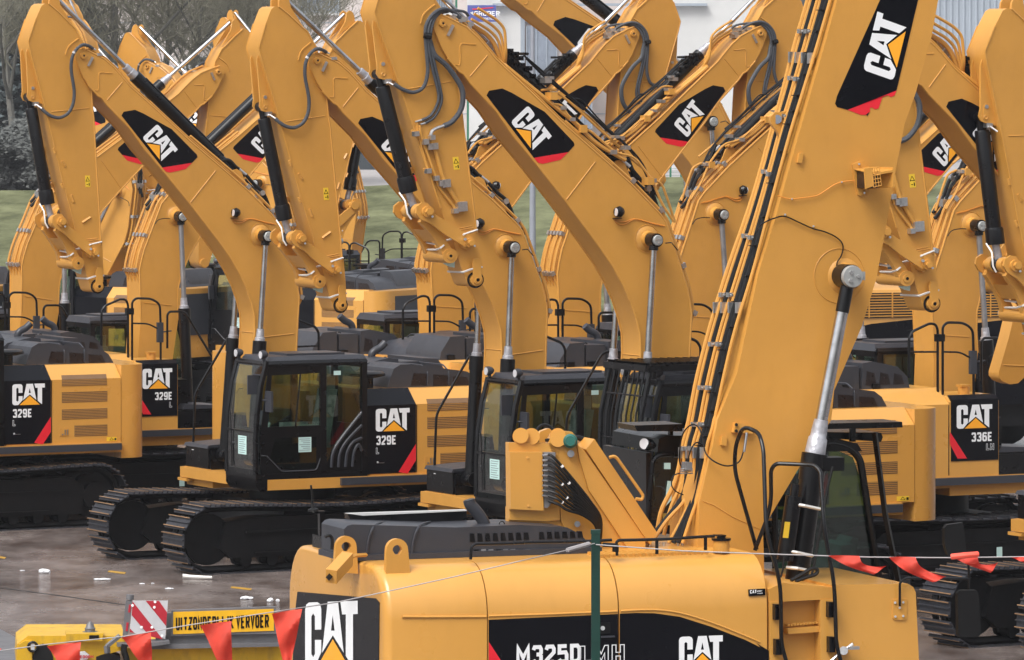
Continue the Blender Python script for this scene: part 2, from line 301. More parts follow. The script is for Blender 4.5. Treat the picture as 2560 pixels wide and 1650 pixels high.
# ------------------------------------------------------------------ lettering (own shapes, no font file)
def stroke(pts, t, closed=False):
    """list of quads (2D) following a polyline of thickness t, mitred"""
    n = len(pts); L = []; R = []
    for i in range(n):
        p = Vector(pts[i])
        a = Vector(pts[i - 1]) if (i > 0 or closed) else None; b = Vector(pts[(i + 1) % n]) if (i < n - 1 or closed) else None
        d1 = (p - a).normalized() if a is not None else (b - p).normalized(); d2 = (b - p).normalized() if b is not None else d1
        n1 = Vector((-d1.y, d1.x)); n2 = Vector((-d2.y, d2.x)); mm = (n1 + n2)
        mm = mm.normalized() if mm.length > 1e-6 else n1
        k = t / 2 / max(0.4, mm.dot(n1)); L.append(p + mm * k); R.append(p - mm * k)
    return [[L[i], R[i], R[(i + 1) % n], L[(i + 1) % n]] for i in range(n if closed else n - 1)]
GL = {  # strokes in a box 0..1 wide (centre lines), 0..1 high, y up
 '0': [[(0, .15), (0, .85), (.2, 1), (.8, 1), (1, .85), (1, .15), (.8, 0), (.2, 0), (0, .15)]],
 '1': [[(.3, .8), (.6, 1), (.6, 0)]], '2': [[(0, .8), (.15, 1), (.85, 1), (1, .85), (1, .62), (.02, .12), (.02, 0), (1, 0)]],
 '3': [[(0, .82), (.15, 1), (.85, 1), (1, .86), (1, .62), (.82, .52), (.4, .52)], [(.82, .5), (1, .4), (1, .14), (.85, 0), (.15, 0), (0, .18)]],
 '5': [[(1, 1), (.05, 1), (.05, .58), (.85, .6), (1, .45), (1, .14), (.85, 0), (.15, 0), (0, .16)]],
 '6': [[(1, .84), (.85, 1), (.15, 1), (0, .85), (0, .15), (.15, 0), (.85, 0), (1, .15), (1, .42), (.85, .57), (.1, .57)]],
 '9': [[(0, .16), (.15, 0), (.85, 0), (1, .15), (1, .85), (.85, 1), (.15, 1), (0, .85), (0, .58), (.15, .43), (.9, .43)]],
 'A': [[(-.05, -.07), (.5, 1.03), (1.05, -.07)], [(.2, .28), (.8, .28)]], 'B': [[(0, 0), (0, 1), (.8, 1), (1, .86), (1, .64), (.8, .52), (1, .4), (1, .14), (.8, 0), (0, 0)]],
 'C': [[(1, .8), (.85, 1), (.15, 1), (0, .85), (0, .15), (.15, 0), (.85, 0), (1, .2)]], 'D': [[(0, 0), (0, 1), (.75, 1), (1, .8), (1, .2), (.75, 0), (0, 0)]],
 'E': [[(1, 1), (0, 1), (0, 0), (1, 0)], [(.08, .51), (.85, .51)]], 'G': [[(1, .8), (.85, 1), (.15, 1), (0, .85), (0, .15), (.15, 0), (.85, 0), (1, .15), (1, .45), (.55, .45)]],
 'H': [[(0, -.07), (0, 1.07)], [(1, -.07), (1, 1.07)], [(.1, .5), (.9, .5)]], 'I': [[(.5, -.07), (.5, 1.07)]], 'J': [[(1, 1.07), (1, .15), (.8, 0), (.2, 0), (0, .2)]],
 'K': [[(0, -.07), (0, 1.07)], [(1, 1.05), (.15, .5), (1.05, -.05)]], 'L': [[(0, 1.07), (0, 0), (1, 0)]], 'M': [[(0, -.07), (0, 1), (.5, .3), (1, 1), (1, -.07)]],
 'N': [[(0, -.07), (0, 1), (1, 0), (1, 1.07)]], 'O': [[(0, .15), (0, .85), (.2, 1), (.8, 1), (1, .85), (1, .15), (.8, 0), (.2, 0), (0, .15)]],
 'R': [[(0, -.07), (0, 1), (.8, 1), (1, .86), (1, .6), (.8, .48), (.08, .48)], [(.55, .44), (1.02, -.05)]], 'S': [[(1, .82), (.85, 1), (.15, 1), (0, .85), (0, .65), (.15, .53), (.85, .47), (1, .35), (1, .15), (.85, 0), (.15, 0), (0, .18)]],
 'T': [[(-.08, 1), (1.08, 1)], [(.5, .94), (.5, -.07)]], 'U': [[(0, 1.07), (0, .15), (.2, 0), (.8, 0), (1, .15), (1, 1.07)]], 'V': [[(0, 1.07), (.5, 0), (1, 1.07)]],
 'Y': [[(0, 1.05), (.5, .5), (1, 1.05)], [(.5, .5), (.5, -.07)]], 'X': [[(0, 0), (1, 1)]], 'Z': [[(0, 1), (1, 1), (0, 0), (1, 0)]], '-': [[(.1, .5), (.9, .5)]]}
def text_on(mb, s, O, ex, ey, h, cw=0.5, gap=0.16, t=0.16, nrm=None, lift=0.0006):
    """write s: O bottom-left, ex/ey unit vectors, height h; cw = letter width / height, t = stroke / height"""
    O = Vector(O); ex = Vector(ex); ey = Vector(ey); n = ex.cross(ey).normalized() if nrm is None else Vector(nrm); x = t / 2; k = 0
    for ch in s:
        if ch == ' ': x += cw * 0.7; continue
        w = cw * (1.35 if ch == 'M' else 0.25 if ch == 'I' else 1.0)
        for st in GL[ch]:
            k += 1
            pp = [(x + px * (w if ch != 'I' else 0) , t / 2 + py * (1 - t)) for px, py in st]
            closed = pp[0] == pp[-1] and len(pp) > 2
            for qd in stroke(pp[:-1] if closed else pp, t, closed):
                mb.poly([O + ex * (p.x * h) + ey * (p.y * h) + n * (lift * (k % 3)) for p in qd])
        x += w + t + gap
    return x * h
def logo(parent, key, O, ex, ey, mtx=None):
    """the white word with the triangle; O bottom-left corner, ex,ey full width/height vectors"""
    O = Vector(O); ex = Vector(ex) / 408; ey = Vector(ey) / 288; n = Vector(ex).cross(Vector(ey)).normalized()
    def M(p, l=0.0): return O + ex * p[0] + ey * (288 - p[1]) + n * l
    C1 = [(0, 30), (9, 9), (30, 0), (98, 0), (119, 9), (128, 30), (128, 120), (78, 120), (78, 62), (64, 48), (50, 62), (50, 226), (64, 240), (78, 226), (78, 165), (128, 165), (128, 218), (76, 286), (30, 288), (9, 279), (0, 258)]
    A1 = [(178, 0), (218, 0), (218, 58), (204, 126), (218, 126), (218, 146), (134, 222)]
    A2 = [(218, 0), (258, 0), (302, 222), (218, 146), (218, 126), (232, 126), (218, 58)]
    T1 = [(276, 0), (408, 0), (408, 57), (373, 57), (373, 286), (318, 236), (318, 57), (290, 57)]
    def f(b):
        for pl in (C1, A1, A2, T1): b.poly([M(p) for p in pl])
    P('lettering', key + 'w' if key else None, f, 'white', parent, 'white CAT lettering', mtx, False)
    P('triangle', key + 't' if key else None, lambda b: b.poly([M(p) for p in [(90, 288), (218, 163), (346, 288)]]), 'decal_yellow', parent, 'yellow triangle under the lettering', mtx, False)
# ------------------------------------------------------------------ excavator: all shapes in metres (u forward, w to the operator's left, z up)
FA = Fr(208, -3.16, 77.1)
PIN = FA.q('a4', 1490, 1400, .5); AP = Vector((FA.q('a1', 1000, 670, .25)[0], 0, FA.q('a1', 1000, 670, .25)[2]))
FC = from_pt(208, (PIN[0], PIN[1], PIN[2] + .2), cp('M3', 1190, 277)[0] + 9, cp('M3', 1190, 277)[1])
FL = from_pt(208, FA.q('a7', 767, 1055, 1.45), *cp('M1', 85, 1412))
FR2 = from_s(28, (PIN[0], -.5, PIN[2]), 441.5, 154)
BOOM_T = FA.q2('a1', [(905, 640), (930, 600), (980, 583), (1060, 610), (1250, 705), (1370, 810), (1450, 900), (1560, 1030), (1925, 1360)], .25) + \
    FA.q2('a4', [(540, 240), (1040, 665), (1240, 840), (1420, 1020), (1530, 1130), (1600, 1220)], .25) + FA.q2('a5', [(1560, 230), (1620, 400), (1655, 560), (1675, 690), (1660, 930), (1640, 1350)], .25)
BOOM_B = FA.q2('a5', [(1130, 1350), (1145, 1100), (1140, 900), (1100, 740), (1040, 570), (960, 400), (850, 210), (700, 0)], .25) + \
    FA.q2('a4', [(550, 1000), (240, 620), (0, 340)], .25) + FA.q2('a1', [(1560, 1540), (1290, 1260), (1225, 1175), (1180, 1150), (1060, 1020), (1000, 920), (915, 720)], .25)
BOOM = BOOM_T + [(0.0, 1.75), (0.08, 1.6), (0.3, 1.52), (0.5, 1.6), (0.58, 1.8)] + BOOM_B
BACK = BOOM_T[9:]                                     # the part of the upper edge that carries the pipes
ARM = FA.q2('a1', [(500, 70), (540, 42), (585, 42), (700, 140), (850, 290), (905, 340), (950, 430), (1000, 520), (1100, 1080), (1112, 1300)], .19) + \
    FA.q2('a2', [(1130, 0), (1150, 400), (1175, 800), (1200, 1200), (1212, 1500)], .19) + \
    FA.q2('a3', [(940, 600), (955, 900), (957, 1110), (945, 1160), (920, 1192), (885, 1210), (840, 1205), (810, 1180), (800, 1150), (770, 1050), (740, 950), (690, 700), (620, 470)], .19) + \
    FA.q2('a2', [(840, 1040), (760, 760), (660, 340), (580, 0)], .19) + FA.q2('a1', [(520, 1200), (440, 900), (370, 640), (340, 500), (430, 230)], .19)
SB = Vector(FA.q('a4', 1110, 680, 0)); SR = Vector(FA.q('a1', 650, -45, 0)); SG = Vector(FA.q('a1', 1590, 950, 0))
def offs(pl, d):
    out = []
    for i in range(len(pl)):
        a = Vector(pl[max(i - 1, 0)]); b = Vector(pl[min(i + 1, len(pl) - 1)]); t = (b - a).normalized(); n = Vector((-t.y, t.x))
        if n.x > 0 and n.y < 0: n = -n
        out.append(Vector(pl[i]) + n * d)
    return out
def arc2(c, r, a0, a1, n=8): return [(c[0] + r * math.cos(math.radians(a0 + (a1 - a0) * i / n)), c[1] + r * math.sin(math.radians(a0 + (a1 - a0) * i / n))) for i in range(n + 1)]
def V3(p, w): return (p[0], w, p[1])

# ---- undercarriage
TR, TZ = 0.43, 0.47
def track_path(L=1.98, n=48):
    pts = []; z1 = TZ + TR; per = 4 * L + 2 * math.pi * TR; 
    for i in range(n):
        s = per * i / n
        if s < 2 * L: x = L - s; z = z1 - 0.05 * math.sin(math.pi * (s / (2 * L))) ** 2; a = math.pi
        elif s < 2 * L + math.pi * TR: t = (s - 2 * L) / TR; x = -L - TR * math.sin(t); z = TZ + TR * math.cos(t); a = math.pi + t
        elif s < 4 * L + math.pi * TR: x = -L + (s - 2 * L - math.pi * TR); z = TZ - TR; a = 2 * math.pi
        else: t = (s - 4 * L - math.pi * TR) / TR; x = L + TR * math.sin(t); z = TZ - TR * math.cos(t); a = 2 * math.pi + t
        pts.append((x, z, a))
    return pts
def shoe_mesh(b):
    b.box(-.094, .094, -.35, .35, 0, .014)
    for x in (-.085, -.01, .07): b.prism([(x - .011, .012), (x + .011, .012), (x + .006, .04), (x - .006, .04)], -.35, .35)
def shoe_edge(b):
    for x in (-.085, .07): b.box(x - .0068, x + .0068, -.351, .351, .0405, .044)
def undercarriage(root, g, shoes, key):
    for sd in (1, -1):
        y = sd * g
        tk = P('track', f'tk{key}{sd}', lambda b: [b.tube([(x, y + dy, z) for x, z, a in track_path()] + [(track_path()[0][0], y + dy, track_path()[0][1])], .045, 5, False) for dy in (-.1, .1)], 'frame_dark', root)
        def fr(b):
            b.prism([(-1.75, .2), (1.65, .2), (1.85, .35), (1.75, .72), (1.3, .76), (-1.6, .76), (-1.8, .6)], y - .2, y + .2, .02)
            b.box(-1.5, 1.45, y + sd * .2, y + sd * .235, .55, .575); b.box(-1.2, 1.3, y + sd * .2, y + sd * .235, .25, .275)
        P('track_frame', f'tf{key}{sd}', fr, 'frame_dark', tk)
        P('idler_wheel', f'id{key}{sd}', lambda b: b.lathe((1.98, y - .1, TZ), (1.98, y + .1, TZ), [(0, .1), (0, .36), (.3, .36), (.3, .3), (.7, .3), (.7, .36), (1, .36), (1, .1)], 24), 'frame_dark', tk)
        P('sprocket', f'sp{key}{sd}', lambda b: (b.lathe((-1.98, y - .08, TZ), (-1.98, y + .08, TZ), [(0, .34), (1, .34)], 22), b.cyl((-1.98, y - .2, TZ), (-1.98, y + .2, TZ), .2)), 'frame_dark', tk)
        for i in range(8):
            P('roller', f'ro{key}{sd}', lambda b: b.lathe((0, y - .17, .16), (0, y + .17, .16), [(0, .09), (.2, .09), (.25, .07), (.75, .07), (.8, .09), (1, .09)], 10), 'frame_dark', tk, mtx=Matrix.Translation((-1.45 + i * .41, 0, 0)))
        P('sticker', f'st{key}{sd}', lambda b: b.box(.2, .29, y + sd * .236, y + sd * .239, .36, .50), 'paper', tk)
        if shoes:
            for (x, z, a) in track_path():
                M = Matrix.Translation((x, y, z)) @ Matrix.Rotation(math.pi - a, 4, 'Y') @ Matrix.Rotation(0, 4, 'Z')
                M = Matrix.Translation((x, y, z)) @ Matrix.Rotation(a - math.pi, 4, 'Y').inverted() @ Matrix.Translation((0, 0, .035))
                if 'shoe' not in CACHE:
                    b = MB(); shoe_mesh(b); n0 = len(b.bm.faces); shoe_edge(b); b.bm.faces.ensure_lookup_table()
                    for f in b.bm.faces[n0:]: f.material_index = 1
                    me = b.mesh('track_shoe', 'steel', False); me.materials.append(MT['rust_edge']); CACHE['shoe'] = me
                P('track_shoe', 'shoe', None, 'steel', tk, mtx=M)
        else:
            def jj(b):
                for (x, z, a) in track_path():
                    t = Vector((math.cos(a), 0, -math.sin(a))) ; n = Vector((math.sin(a - math.pi) * -1, 0, math.cos(a - math.pi)))
                    M = Matrix.Translation((x, y, z)) @ Matrix.Rotation(a - math.pi, 4, 'Y').inverted() @ Matrix.Translation((0, 0, .035))
                    for (x0, x1, z0, z1) in ((-.094, .094, 0, .014), (-.09, -.078, .014, .042), (.064, .076, .014, .042)):
                        c = [M @ Vector(p) for p in ((x0, -.35, z0), (x1, -.35, z0), (x1, -.35, z1), (x0, -.35, z1))]; d = [M @ Vector(p) for p in ((x0, .35, z0), (x1, .35, z0), (x1, .35, z1), (x0, .35, z1))]
                        b.hexa(c, d)
            P('track_shoes', f'jj{key}{sd}', jj, 'steel', tk, smooth_=False, kind='stuff')
    P('car_body', f'cb{key}', lambda b: (b.prism([(-.9, .4), (.9, .4), (.7, .9), (-.7, .9)], -g, g, .03), b.lathe((0, 0, .85), (0, 0, 1.32), [(0, .62), (1, .62)], 24)), 'frame_dark', root)

# ---- upper structure
def chamfer_sec(w=1.45, z0=1.28, z1=2.27, z2=2.485, w2=1.2): return [(-w, z0), (w, z0), (w, z1), (w2, z2), (-w2, z2), (-w, z1)]
def skin(b, u0, u1, d, side=1, z0=1.3):               # thin sheet lying on side + chamfer
    s = side; a = [(s * (1.45 + d), z0), (s * (1.45 + d), 2.272), (s * (1.2 + d * .6), 2.487 + d), (s * 1.19, 2.47), (s * 1.44, 2.25), (s * 1.44, z0)]
    b.prism([(w, z) for w, z in a], u0, u1, .003, 1, axis='u')
def rect_w(b, u0, u1, z0, z1, w, d): b.box(u0, u1, min(w, w + d), max(w, w + d), z0, z1)
def outline_letters(b, s, O, ex, ey, h, t=.05):
    x = 0
    for ch in s:
        shp = {'L': [(0, 0), (.5, 0), (.5, .22), (.22, .22), (.22, 1), (0, 1)], 'N': [(0, 0), (.18, 0), (.18, .6), (.42, 0), (.6, 0), (.6, 1), (.42, 1), (.42, .4), (.18, 1), (0, 1)],
               'M': [(0, 0), (.18, 0), (.18, .6), (.36, .2), (.54, .6), (.54, 0), (.72, 0), (.72, 1), (.54, 1), (.36, .55), (.18, 1), (0, 1)],
               'H': [(0, 0), (.2, 0), (.2, .4), (.42, .4), (.42, 0), (.62, 0), (.62, 1), (.42, 1), (.42, .6), (.2, .6), (.2, 1), (0, 1)]}[ch]
        for qd in stroke(shp, t, True): b.poly([Vector(O) + Vector(ex) * ((x + p.x) * h) + Vector(ey) * (p.y * h) for p in qd])
        x += max(p[0] for p in shp) + .2
def house(root, model, r, full, rear_panel):
    T = Matrix.Translation((0, 0, r)); K = lambda k: 'h' + k
    TB = T @ Matrix.Translation((-.52, 0, 0)) @ Matrix.Diagonal((1.11 if r else 1, 1, 1, 1)) @ Matrix.Translation((.52, 0, 0)); TC = Matrix.Translation((-.21, 0, 0)) @ T if r else T
    # left-hand side
    def body(b):
        b.prism(chamfer_sec(), -2.43, -.52, .012, 2, axis='u')
        b.prism([(-1.45, 1.28), (-.5, 1.28), (-.5, 2.38), (-1.36, 2.38), (-1.45, 2.3)], -.52, .21, .02, 2, axis='u')
    hb = P('engine_housing', K('body'), body, 'yellow_gloss', root, mtx=TB)
    P('panel_gap', K('gap'), lambda b: [b.box(u - .006, u + .006, sd * 1.45 - .002, sd * 1.45 + .003, 1.3, 2.26) for u in (-1.27, -.52) for sd in (1, -1)], 'black', hb)
    sp = P('side_panel', K('panL'), lambda b: skin(b, -1.255, -.36, .008), 'panel_black', hb, 'black side panel with the model number')
    lo = FA.q('a7', 767, 1055, 1.4605); hi = FA.q('a7', 1175, 1055, 1.4605)
    if not rear_panel: logo(sp, K('logoL'), lo, (hi[0] - lo[0], 0, 0), (0, 0, .322))
    nO = FA.q('a7', 772, 1216, 1.461)
    if not rear_panel: P('model_number', K('num' + model), lambda b: text_on(b, model[:4], nO, (-1, 0, 0), (0, 0, 1), .13, .36, .09, .19, (0, 1, 0)), 'white', sp, smooth_=False)
    O2 = FA.q('a7', 772, 1322, 1.461)
    if not rear_panel: P('model_letter', K('let' + model), lambda b: outline_letters(b, model[4:], O2, (-1, 0, 0), (0, 0, 1), .085), 'white', sp, smooth_=False)
    P('red_stripe', K('redL'), lambda b: b.poly([FA.q('a7', x, y, 1.4603) for x, y in ((1250, 1200), (1040, 1540), (1150, 1560), (1250, 1400))] ), 'red', sp, smooth_=False)
    P('panel_lock', K('lockL'), lambda b: (b.cyl(FA.q('a7', 790, 1422, 1.455), FA.q('a7', 790, 1422, 1.466), .014, n=10), b.box(*sorted((FA.q('a7', 780, 1440, 1.46)[0], FA.q('a7', 870, 1440, 1.46)[0])), 1.455, 1.462, 1.452, 1.456)), 'zinc', sp)
    for i, (u0, z0, z1, zz) in enumerate(((-1.44, 2.17, 2.33, 1), (-1.44, 1.915, 2.08, 0), (-1.44, 1.655, 1.81, 0), (-1.65, 1.39, 1.56, 0))):
        def vt(b):
            if zz: b.hexa([(u0, 1.456, 2.17), (-2.19, 1.456, 2.17), (-2.19, 1.456, 2.268), (u0, 1.456, 2.268)][::1], [(u0, 1.44, 2.17), (-2.19, 1.44, 2.17), (-2.19, 1.44, 2.262), (u0, 1.44, 2.262)]); b.hexa([(u0, 1.456, 2.27), (-2.19, 1.456, 2.27), (-2.21, 1.386, 2.334), (u0 - .02, 1.386, 2.334)], [(u0, 1.44, 2.262), (-2.19, 1.44, 2.262), (-2.21, 1.37, 2.325), (u0 - .02, 1.37, 2.325)])
            else: b.box(-2.2, u0, 1.44, 1.4535, z0, z1)
        v = P('vent', K(f'v{i}'), vt, 'grille', hb)
        def sl(b):
            z = z0 + .014
            while z < (z1 if not zz else 2.262): b.box(-2.195, u0 - .005, 1.452, 1.4565, z, z + .006); z += .024
        P('slat', K(f's{i}'), sl, 'yellow', v, kind='stuff')
    P('door_handle', K('hand'), lambda b: (b.box(-1.55, -1.40, 1.45, 1.4555, 1.40, 1.52), ), 'yellow', hb)
    P('latch', K('hand2'), lambda b: (b.box(-1.50, -1.485, 1.456, 1.462, 1.415, 1.50), b.box(-1.54, -1.525, 1.456, 1.462, 1.415, 1.50), b.cyl((-1.45, 1.455, 1.425), (-1.45, 1.463, 1.425), .014, n=8)), 'dull_rod', hb)
    P('warning_sticker', K('ws'), lambda b: b.box(-2.36, -2.19, 1.452, 1.4545, 1.27 + .03, 1.36), 'sticker', hb)
    P('warning_print', K('wsp'), lambda b: ([b.poly([(p.x, 1.4556, p.y) for p in qd]) for qd in stroke([(-2.30, 1.315), (-2.24, 1.315), (-2.27, 1.352)], .006, True)], b.box(-2.35, -2.32, 1.4545, 1.4556, 1.31, 1.345), b.box(-2.315, -2.305, 1.4545, 1.4556, 1.325, 1.33)), 'black', hb, smooth_=False)
    # counterweight
    def cw(b):
        rr = .36; half = [(-2.44, 1.44)] + [(-2.56 - rr * math.sin(a), 1.44 - rr + rr * math.cos(a)) for a in [math.pi / 2 * i / 8 for i in range(9)]] + [(-2.975, .7), (-3.01, .3)]
        b.prism([(u, -w) for u, w in half] + [(-3.02, 0)] + half[::-1], 1.03, 2.47, .09, 4, axis='z')
    c = P('counterweight', K('cw'), cw, 'yellow_gloss', root, mtx=TC)
    if rear_panel:
        P('rear_panel', K('rp'), lambda b: b.prism([(-2.955, -1.0), (-3.03, -.5), (-3.045, 0), (-3.03, .5), (-2.955, 1.0), (-2.9, 1.0), (-2.9, -1.0)], 1.5, 2.36, .02, 2, axis='z'), 'plastic', c, 'dark rear panel of the counterweight')
    # right-hand side
    pr = P('side_panel', K('panR'), lambda b: (b.box(-.49, .20, -1.4585, -1.44, 1.49, 2.33, .004), b.prism([(-1.4585, 2.33), (-1.37, 2.389), (-1.34, 2.37), (-1.44, 2.31)], -.49, .20, .003, 1, axis='u')), 'panel_black', hb, 'black tank panel with the model number')
    rl = FR2.q('M1', 980, 1300, -1.461); rr = FR2.q('M1', 1184, 1300, -1.461)
    logo(pr, K('logoR'), rl, (rr[0] - rl[0], 0, 0), (0, 0, .322))
    rn = FR2.q('M1', 1064, 1376, -1.461)
    P('model_number', K('numR' + model), lambda b: text_on(b, model[:4], rn, (1, 0, 0), (0, 0, 1), .125, .36, .09, .19, (0, -1, 0)), 'white', pr, smooth_=False)
    r3 = FR2.q('M1', 1165 if len(model) == 5 else 1150, 1425, -1.461)
    P('model_letter', K('letR' + model), lambda b: outline_letters(b, model[4:], r3, (1, 0, 0), (0, 0, 1), .085), 'white', pr, smooth_=False)
    P('red_stripe', K('redR'), lambda b: b.poly([FR2.q('M1', x, y, -1.4605) for x, y in ((941, 1316), (941, 1388), (985, 1474), (1040, 1474))]), 'red', pr, smooth_=False)
    P('filler_cap', K('cap'), lambda b: (b.cyl((-.1, -1.1, 2.38), (-.1, -1.1, 2.48), .075), b.box(-.17, -.03, -1.18, -1.02, 2.48, 2.51, .005)), 'yellow', hb)
    # frame sills
    P('deck_frame', K('deck'), lambda b: (b.box(-2.43, 1.1, -1.46, 1.502, 1.13, 1.279, .03, 3), b.box(-.5, 1.0, -1.44, -.55, 1.02, 1.14, .01)), 'yellow', root, mtx=T)
    P('side_rail', K('srail'), lambda b: (b.box(-2.4, -.03, 1.5, 1.56, 1.165, 1.268, .025, 3), b.box(-2.4, .9, -1.53, -1.46, 1.17, 1.27, .025, 3)), 'plastic', root, mtx=T)
    P('step_platform', K('plat'), lambda b: (b.box(.22, 1.0, -1.44, -.6, 1.28, 1.56, .02), b.box(.5, 1.02, -1.40, -.62, 1.56, 1.60, .01), b.box(.22, .5, -1.2, -.6, 1.56, 2.05, .02)), 'black', root, mtx=T)
    P('step', K('step'), lambda b: [b.box(.5 + i * .09, .53 + i * .09, -1.25, -.7, 1.6, 1.63) for i in range(5)], 'plastic', root, mtx=T)
    tb = P('toolbox', K('tbox'), lambda b: b.box(.32, 1.03, -1.41, -.64, 1.29, 1.585, .03), 'black', root, mtx=T)
    P('lid', K('tlid'), lambda b: b.prism([(.30, 1.585), (1.06, 1.585), (1.03, 1.63), (.36, 1.665)], -1.43, -.62, .012), 'plastic', tb)
    P('decal', K('tdec'), lambda b: [b.box(.66, .70, -.64, -.637, z, z + .03) for z in (1.36, 1.41, 1.46)] + [b.box(1.03, 1.034, -1.2, -1.14, 1.53, 1.54)], 'white', tb)
    P('front_bracket', K('fbr'), lambda b: (b.box(.2, 1.06, -1.42, -.62, 1.12, 1.285, .012), b.box(.95, 1.12, -1.5, -1.2, 1.08, 1.12, .005), b.prism([(.2, 1.0), (.5, 1.0), (.5, 1.22), (.38, 1.28), (.2, 1.28)], -.58, -.52, .01), b.prism([(.2, 1.0), (.5, 1.0), (.5, 1.22), (.38, 1.28), (.2, 1.28)], -.42, -.36, .01)), 'yellow', root, mtx=T)
    # hood
    HS = FL.q2('M1', [(175, 1132), (190, 1080), (215, 1012), (260, 985), (330, 983), (700, 1030), (745, 1062), (785, 1132)], 1.0)
    def hood(b):
        b.prism(HS, -1.0, 1.02, .05, 3)
        b.prism([(-.9, 2.47), (-.94, 2.64), (-1.1, 2.78), (-1.5, 2.86), (-1.66, 2.84), (-1.66, 2.47)], -1.06, .1, .07, 3)
        b.prism([(-1.7, 2.47), (-1.7, 2.80), (-2.02, 2.80), (-2.02, 2.47)], -1.04, .1, .05, 3); b.prism([(-2.06, 2.47), (-2.06, 2.84), (-2.3, 2.83), (-2.46, 2.6), (-2.48, 2.47)], -1.05, .1, .06, 3)
    hd = P('engine_hood', K('hood'), hood, 'plastic', root, mtx=T)
    for i, (x0, x1, x2, x3, y0, y1) in enumerate(((330, 350, 440, 452, 1118, 1040), (480, 478, 575, 582, 1122, 1048), (610, 607, 700, 728, 1128, 1060))):
        P('hood_window', K(f'hw{i}'), lambda b: b.prism(FL.q2('M1', [(x0, y0), (x1, y1), (x2, y1 + 6), (x3, y0)], 1.022), 1.015, 1.026, .004, 1), 'mesh_dark', hd)
        P('hood_window', K(f'hx{i}'), lambda b: b.prism([(-1.0 - i * .22, 2.54), (-1.03 - i * .22, 2.66 + .02 * i), (-1.15 - i * .22, 2.69 + .02 * i), (-1.17 - i * .22, 2.54)], -1.066, -1.04, .004, 1), 'mesh_dark', hd)
    P('hood_rib', K('rib'), lambda b: [b.tube(fillet([(u, -1.06 if u > -1.6 else -1.01, 2.5), (u, -1.06 if u > -1.6 else -1.01, 2.72), (u, -.85, 2.785), (u, .85, 2.785), (u, 1.03, 2.7), (u, 1.03, 2.5)], .05), .012, 5) for u in (-1.66, -2.0)], 'plastic', hd)
    for i, u in enumerate((-1.45, -1.95, -2.3)): P('hood_latch', K(f'hl{i}'), lambda b: (b.box(u - .06, u + .06, -1.09, -1.0, 2.49, 2.56, .008), b.box(u - .045, u + .045, -1.1, -1.05, 2.455, 2.49)), 'black', hd)
    for i, u in enumerate((-1.2, -1.9, -2.25)): P('lifting_eye', K(f'le{i}'), lambda b: b.ring((u, -.8 if i else .2, 2.79 if i else 2.76), (0, 1, 0), .028, .009, 12, 5), 'black', hd)
    P('air_cleaner', K('acl'), lambda b: (b.cyl((-.78, .85, 2.47), (-.78, .85, 2.63), .09), b.lathe((-.78, .85, 2.63), (-.78, .85, 2.72), [(0, .15), (.3, .26), (.7, .26), (1, .22)], 24)), 'black', root, mtx=T)
    P('exhaust_pipe', K('exh'), lambda b: b.tube(smooth([(-1.5, -.45, 2.7), (-1.5, -.45, 2.86), (-1.54, -.45, 2.93), (-1.64, -.45, 2.98), (-1.72, -.45, 3.05)], 4), .055, 12), 'plastic', root, mtx=T)
    P('deck_block', K('blk'), lambda b: (b.box(-.5, .7, -.42, .4, 1.3, 1.9, .02), b.prism([(-.1, 1.4), (.6, 1.4), (.5, 1.95), (.2, 2.1), (-.1, 1.95)], -.4, -.33, .01), b.prism([(-.1, 1.4), (.6, 1.4), (.5, 1.95), (.2, 2.1), (-.1, 1.95)], .33, .4, .01)), 'frame_dark', root, mtx=T)
    # handrails
    hr = lambda pts, w, c='M1', f=FR2: [f.q(c, x, y, w) for x, y in pts]
    def rail(k, pts, r_=.019): P('handrail', K(k), lambda b: b.tube(fillet(pts, .09), r_, 7), 'black', root, mtx=T)
    rail('r1', hr([(880, 1100), (880, 720), (868, 688), (830, 680), (720, 728), (698, 765), (698, 1000)], -1.25))
    rail('r2', hr([(908, 1100), (908, 700), (935, 676), (1040, 678), (1100, 715), (1105, 870), (1105, 1100)], -1.3))
    rail('r2b', hr([(910, 848), (1020, 850), (1085, 885)], -1.3), .014); rail('r1b', hr([(700, 848), (878, 848)], -1.25), .014)
    rail('r3', hr([(1150, 1020), (1150, 790), (1165, 768), (1270, 766), (1478, 1112)], -1.35) + [(.95, -1.35, 1.35), (.98, -1.35, 1.1)])
    P('rail_bracket', K('rb'), lambda b: b.box(*(sorted((hr([(865, 740)], -1.28)[0][0], hr([(915, 740)], -1.28)[0][0]))), -1.32, -1.24, 3.12, 3.22, .01), 'black', root, mtx=T)
    def mir(b):
        p = Vector(hr([(1100, 910)], -1.3)[0]); b.box(p.x - .05, p.x + .05, p.y - .03, p.y + .03, p.z - .16, p.z + .16, .03, 3); b.tube([p, p + Vector((.2, 0, .02))], .012)
    P('mirror', K('mirR'), mir, 'plastic', root, mtx=T)

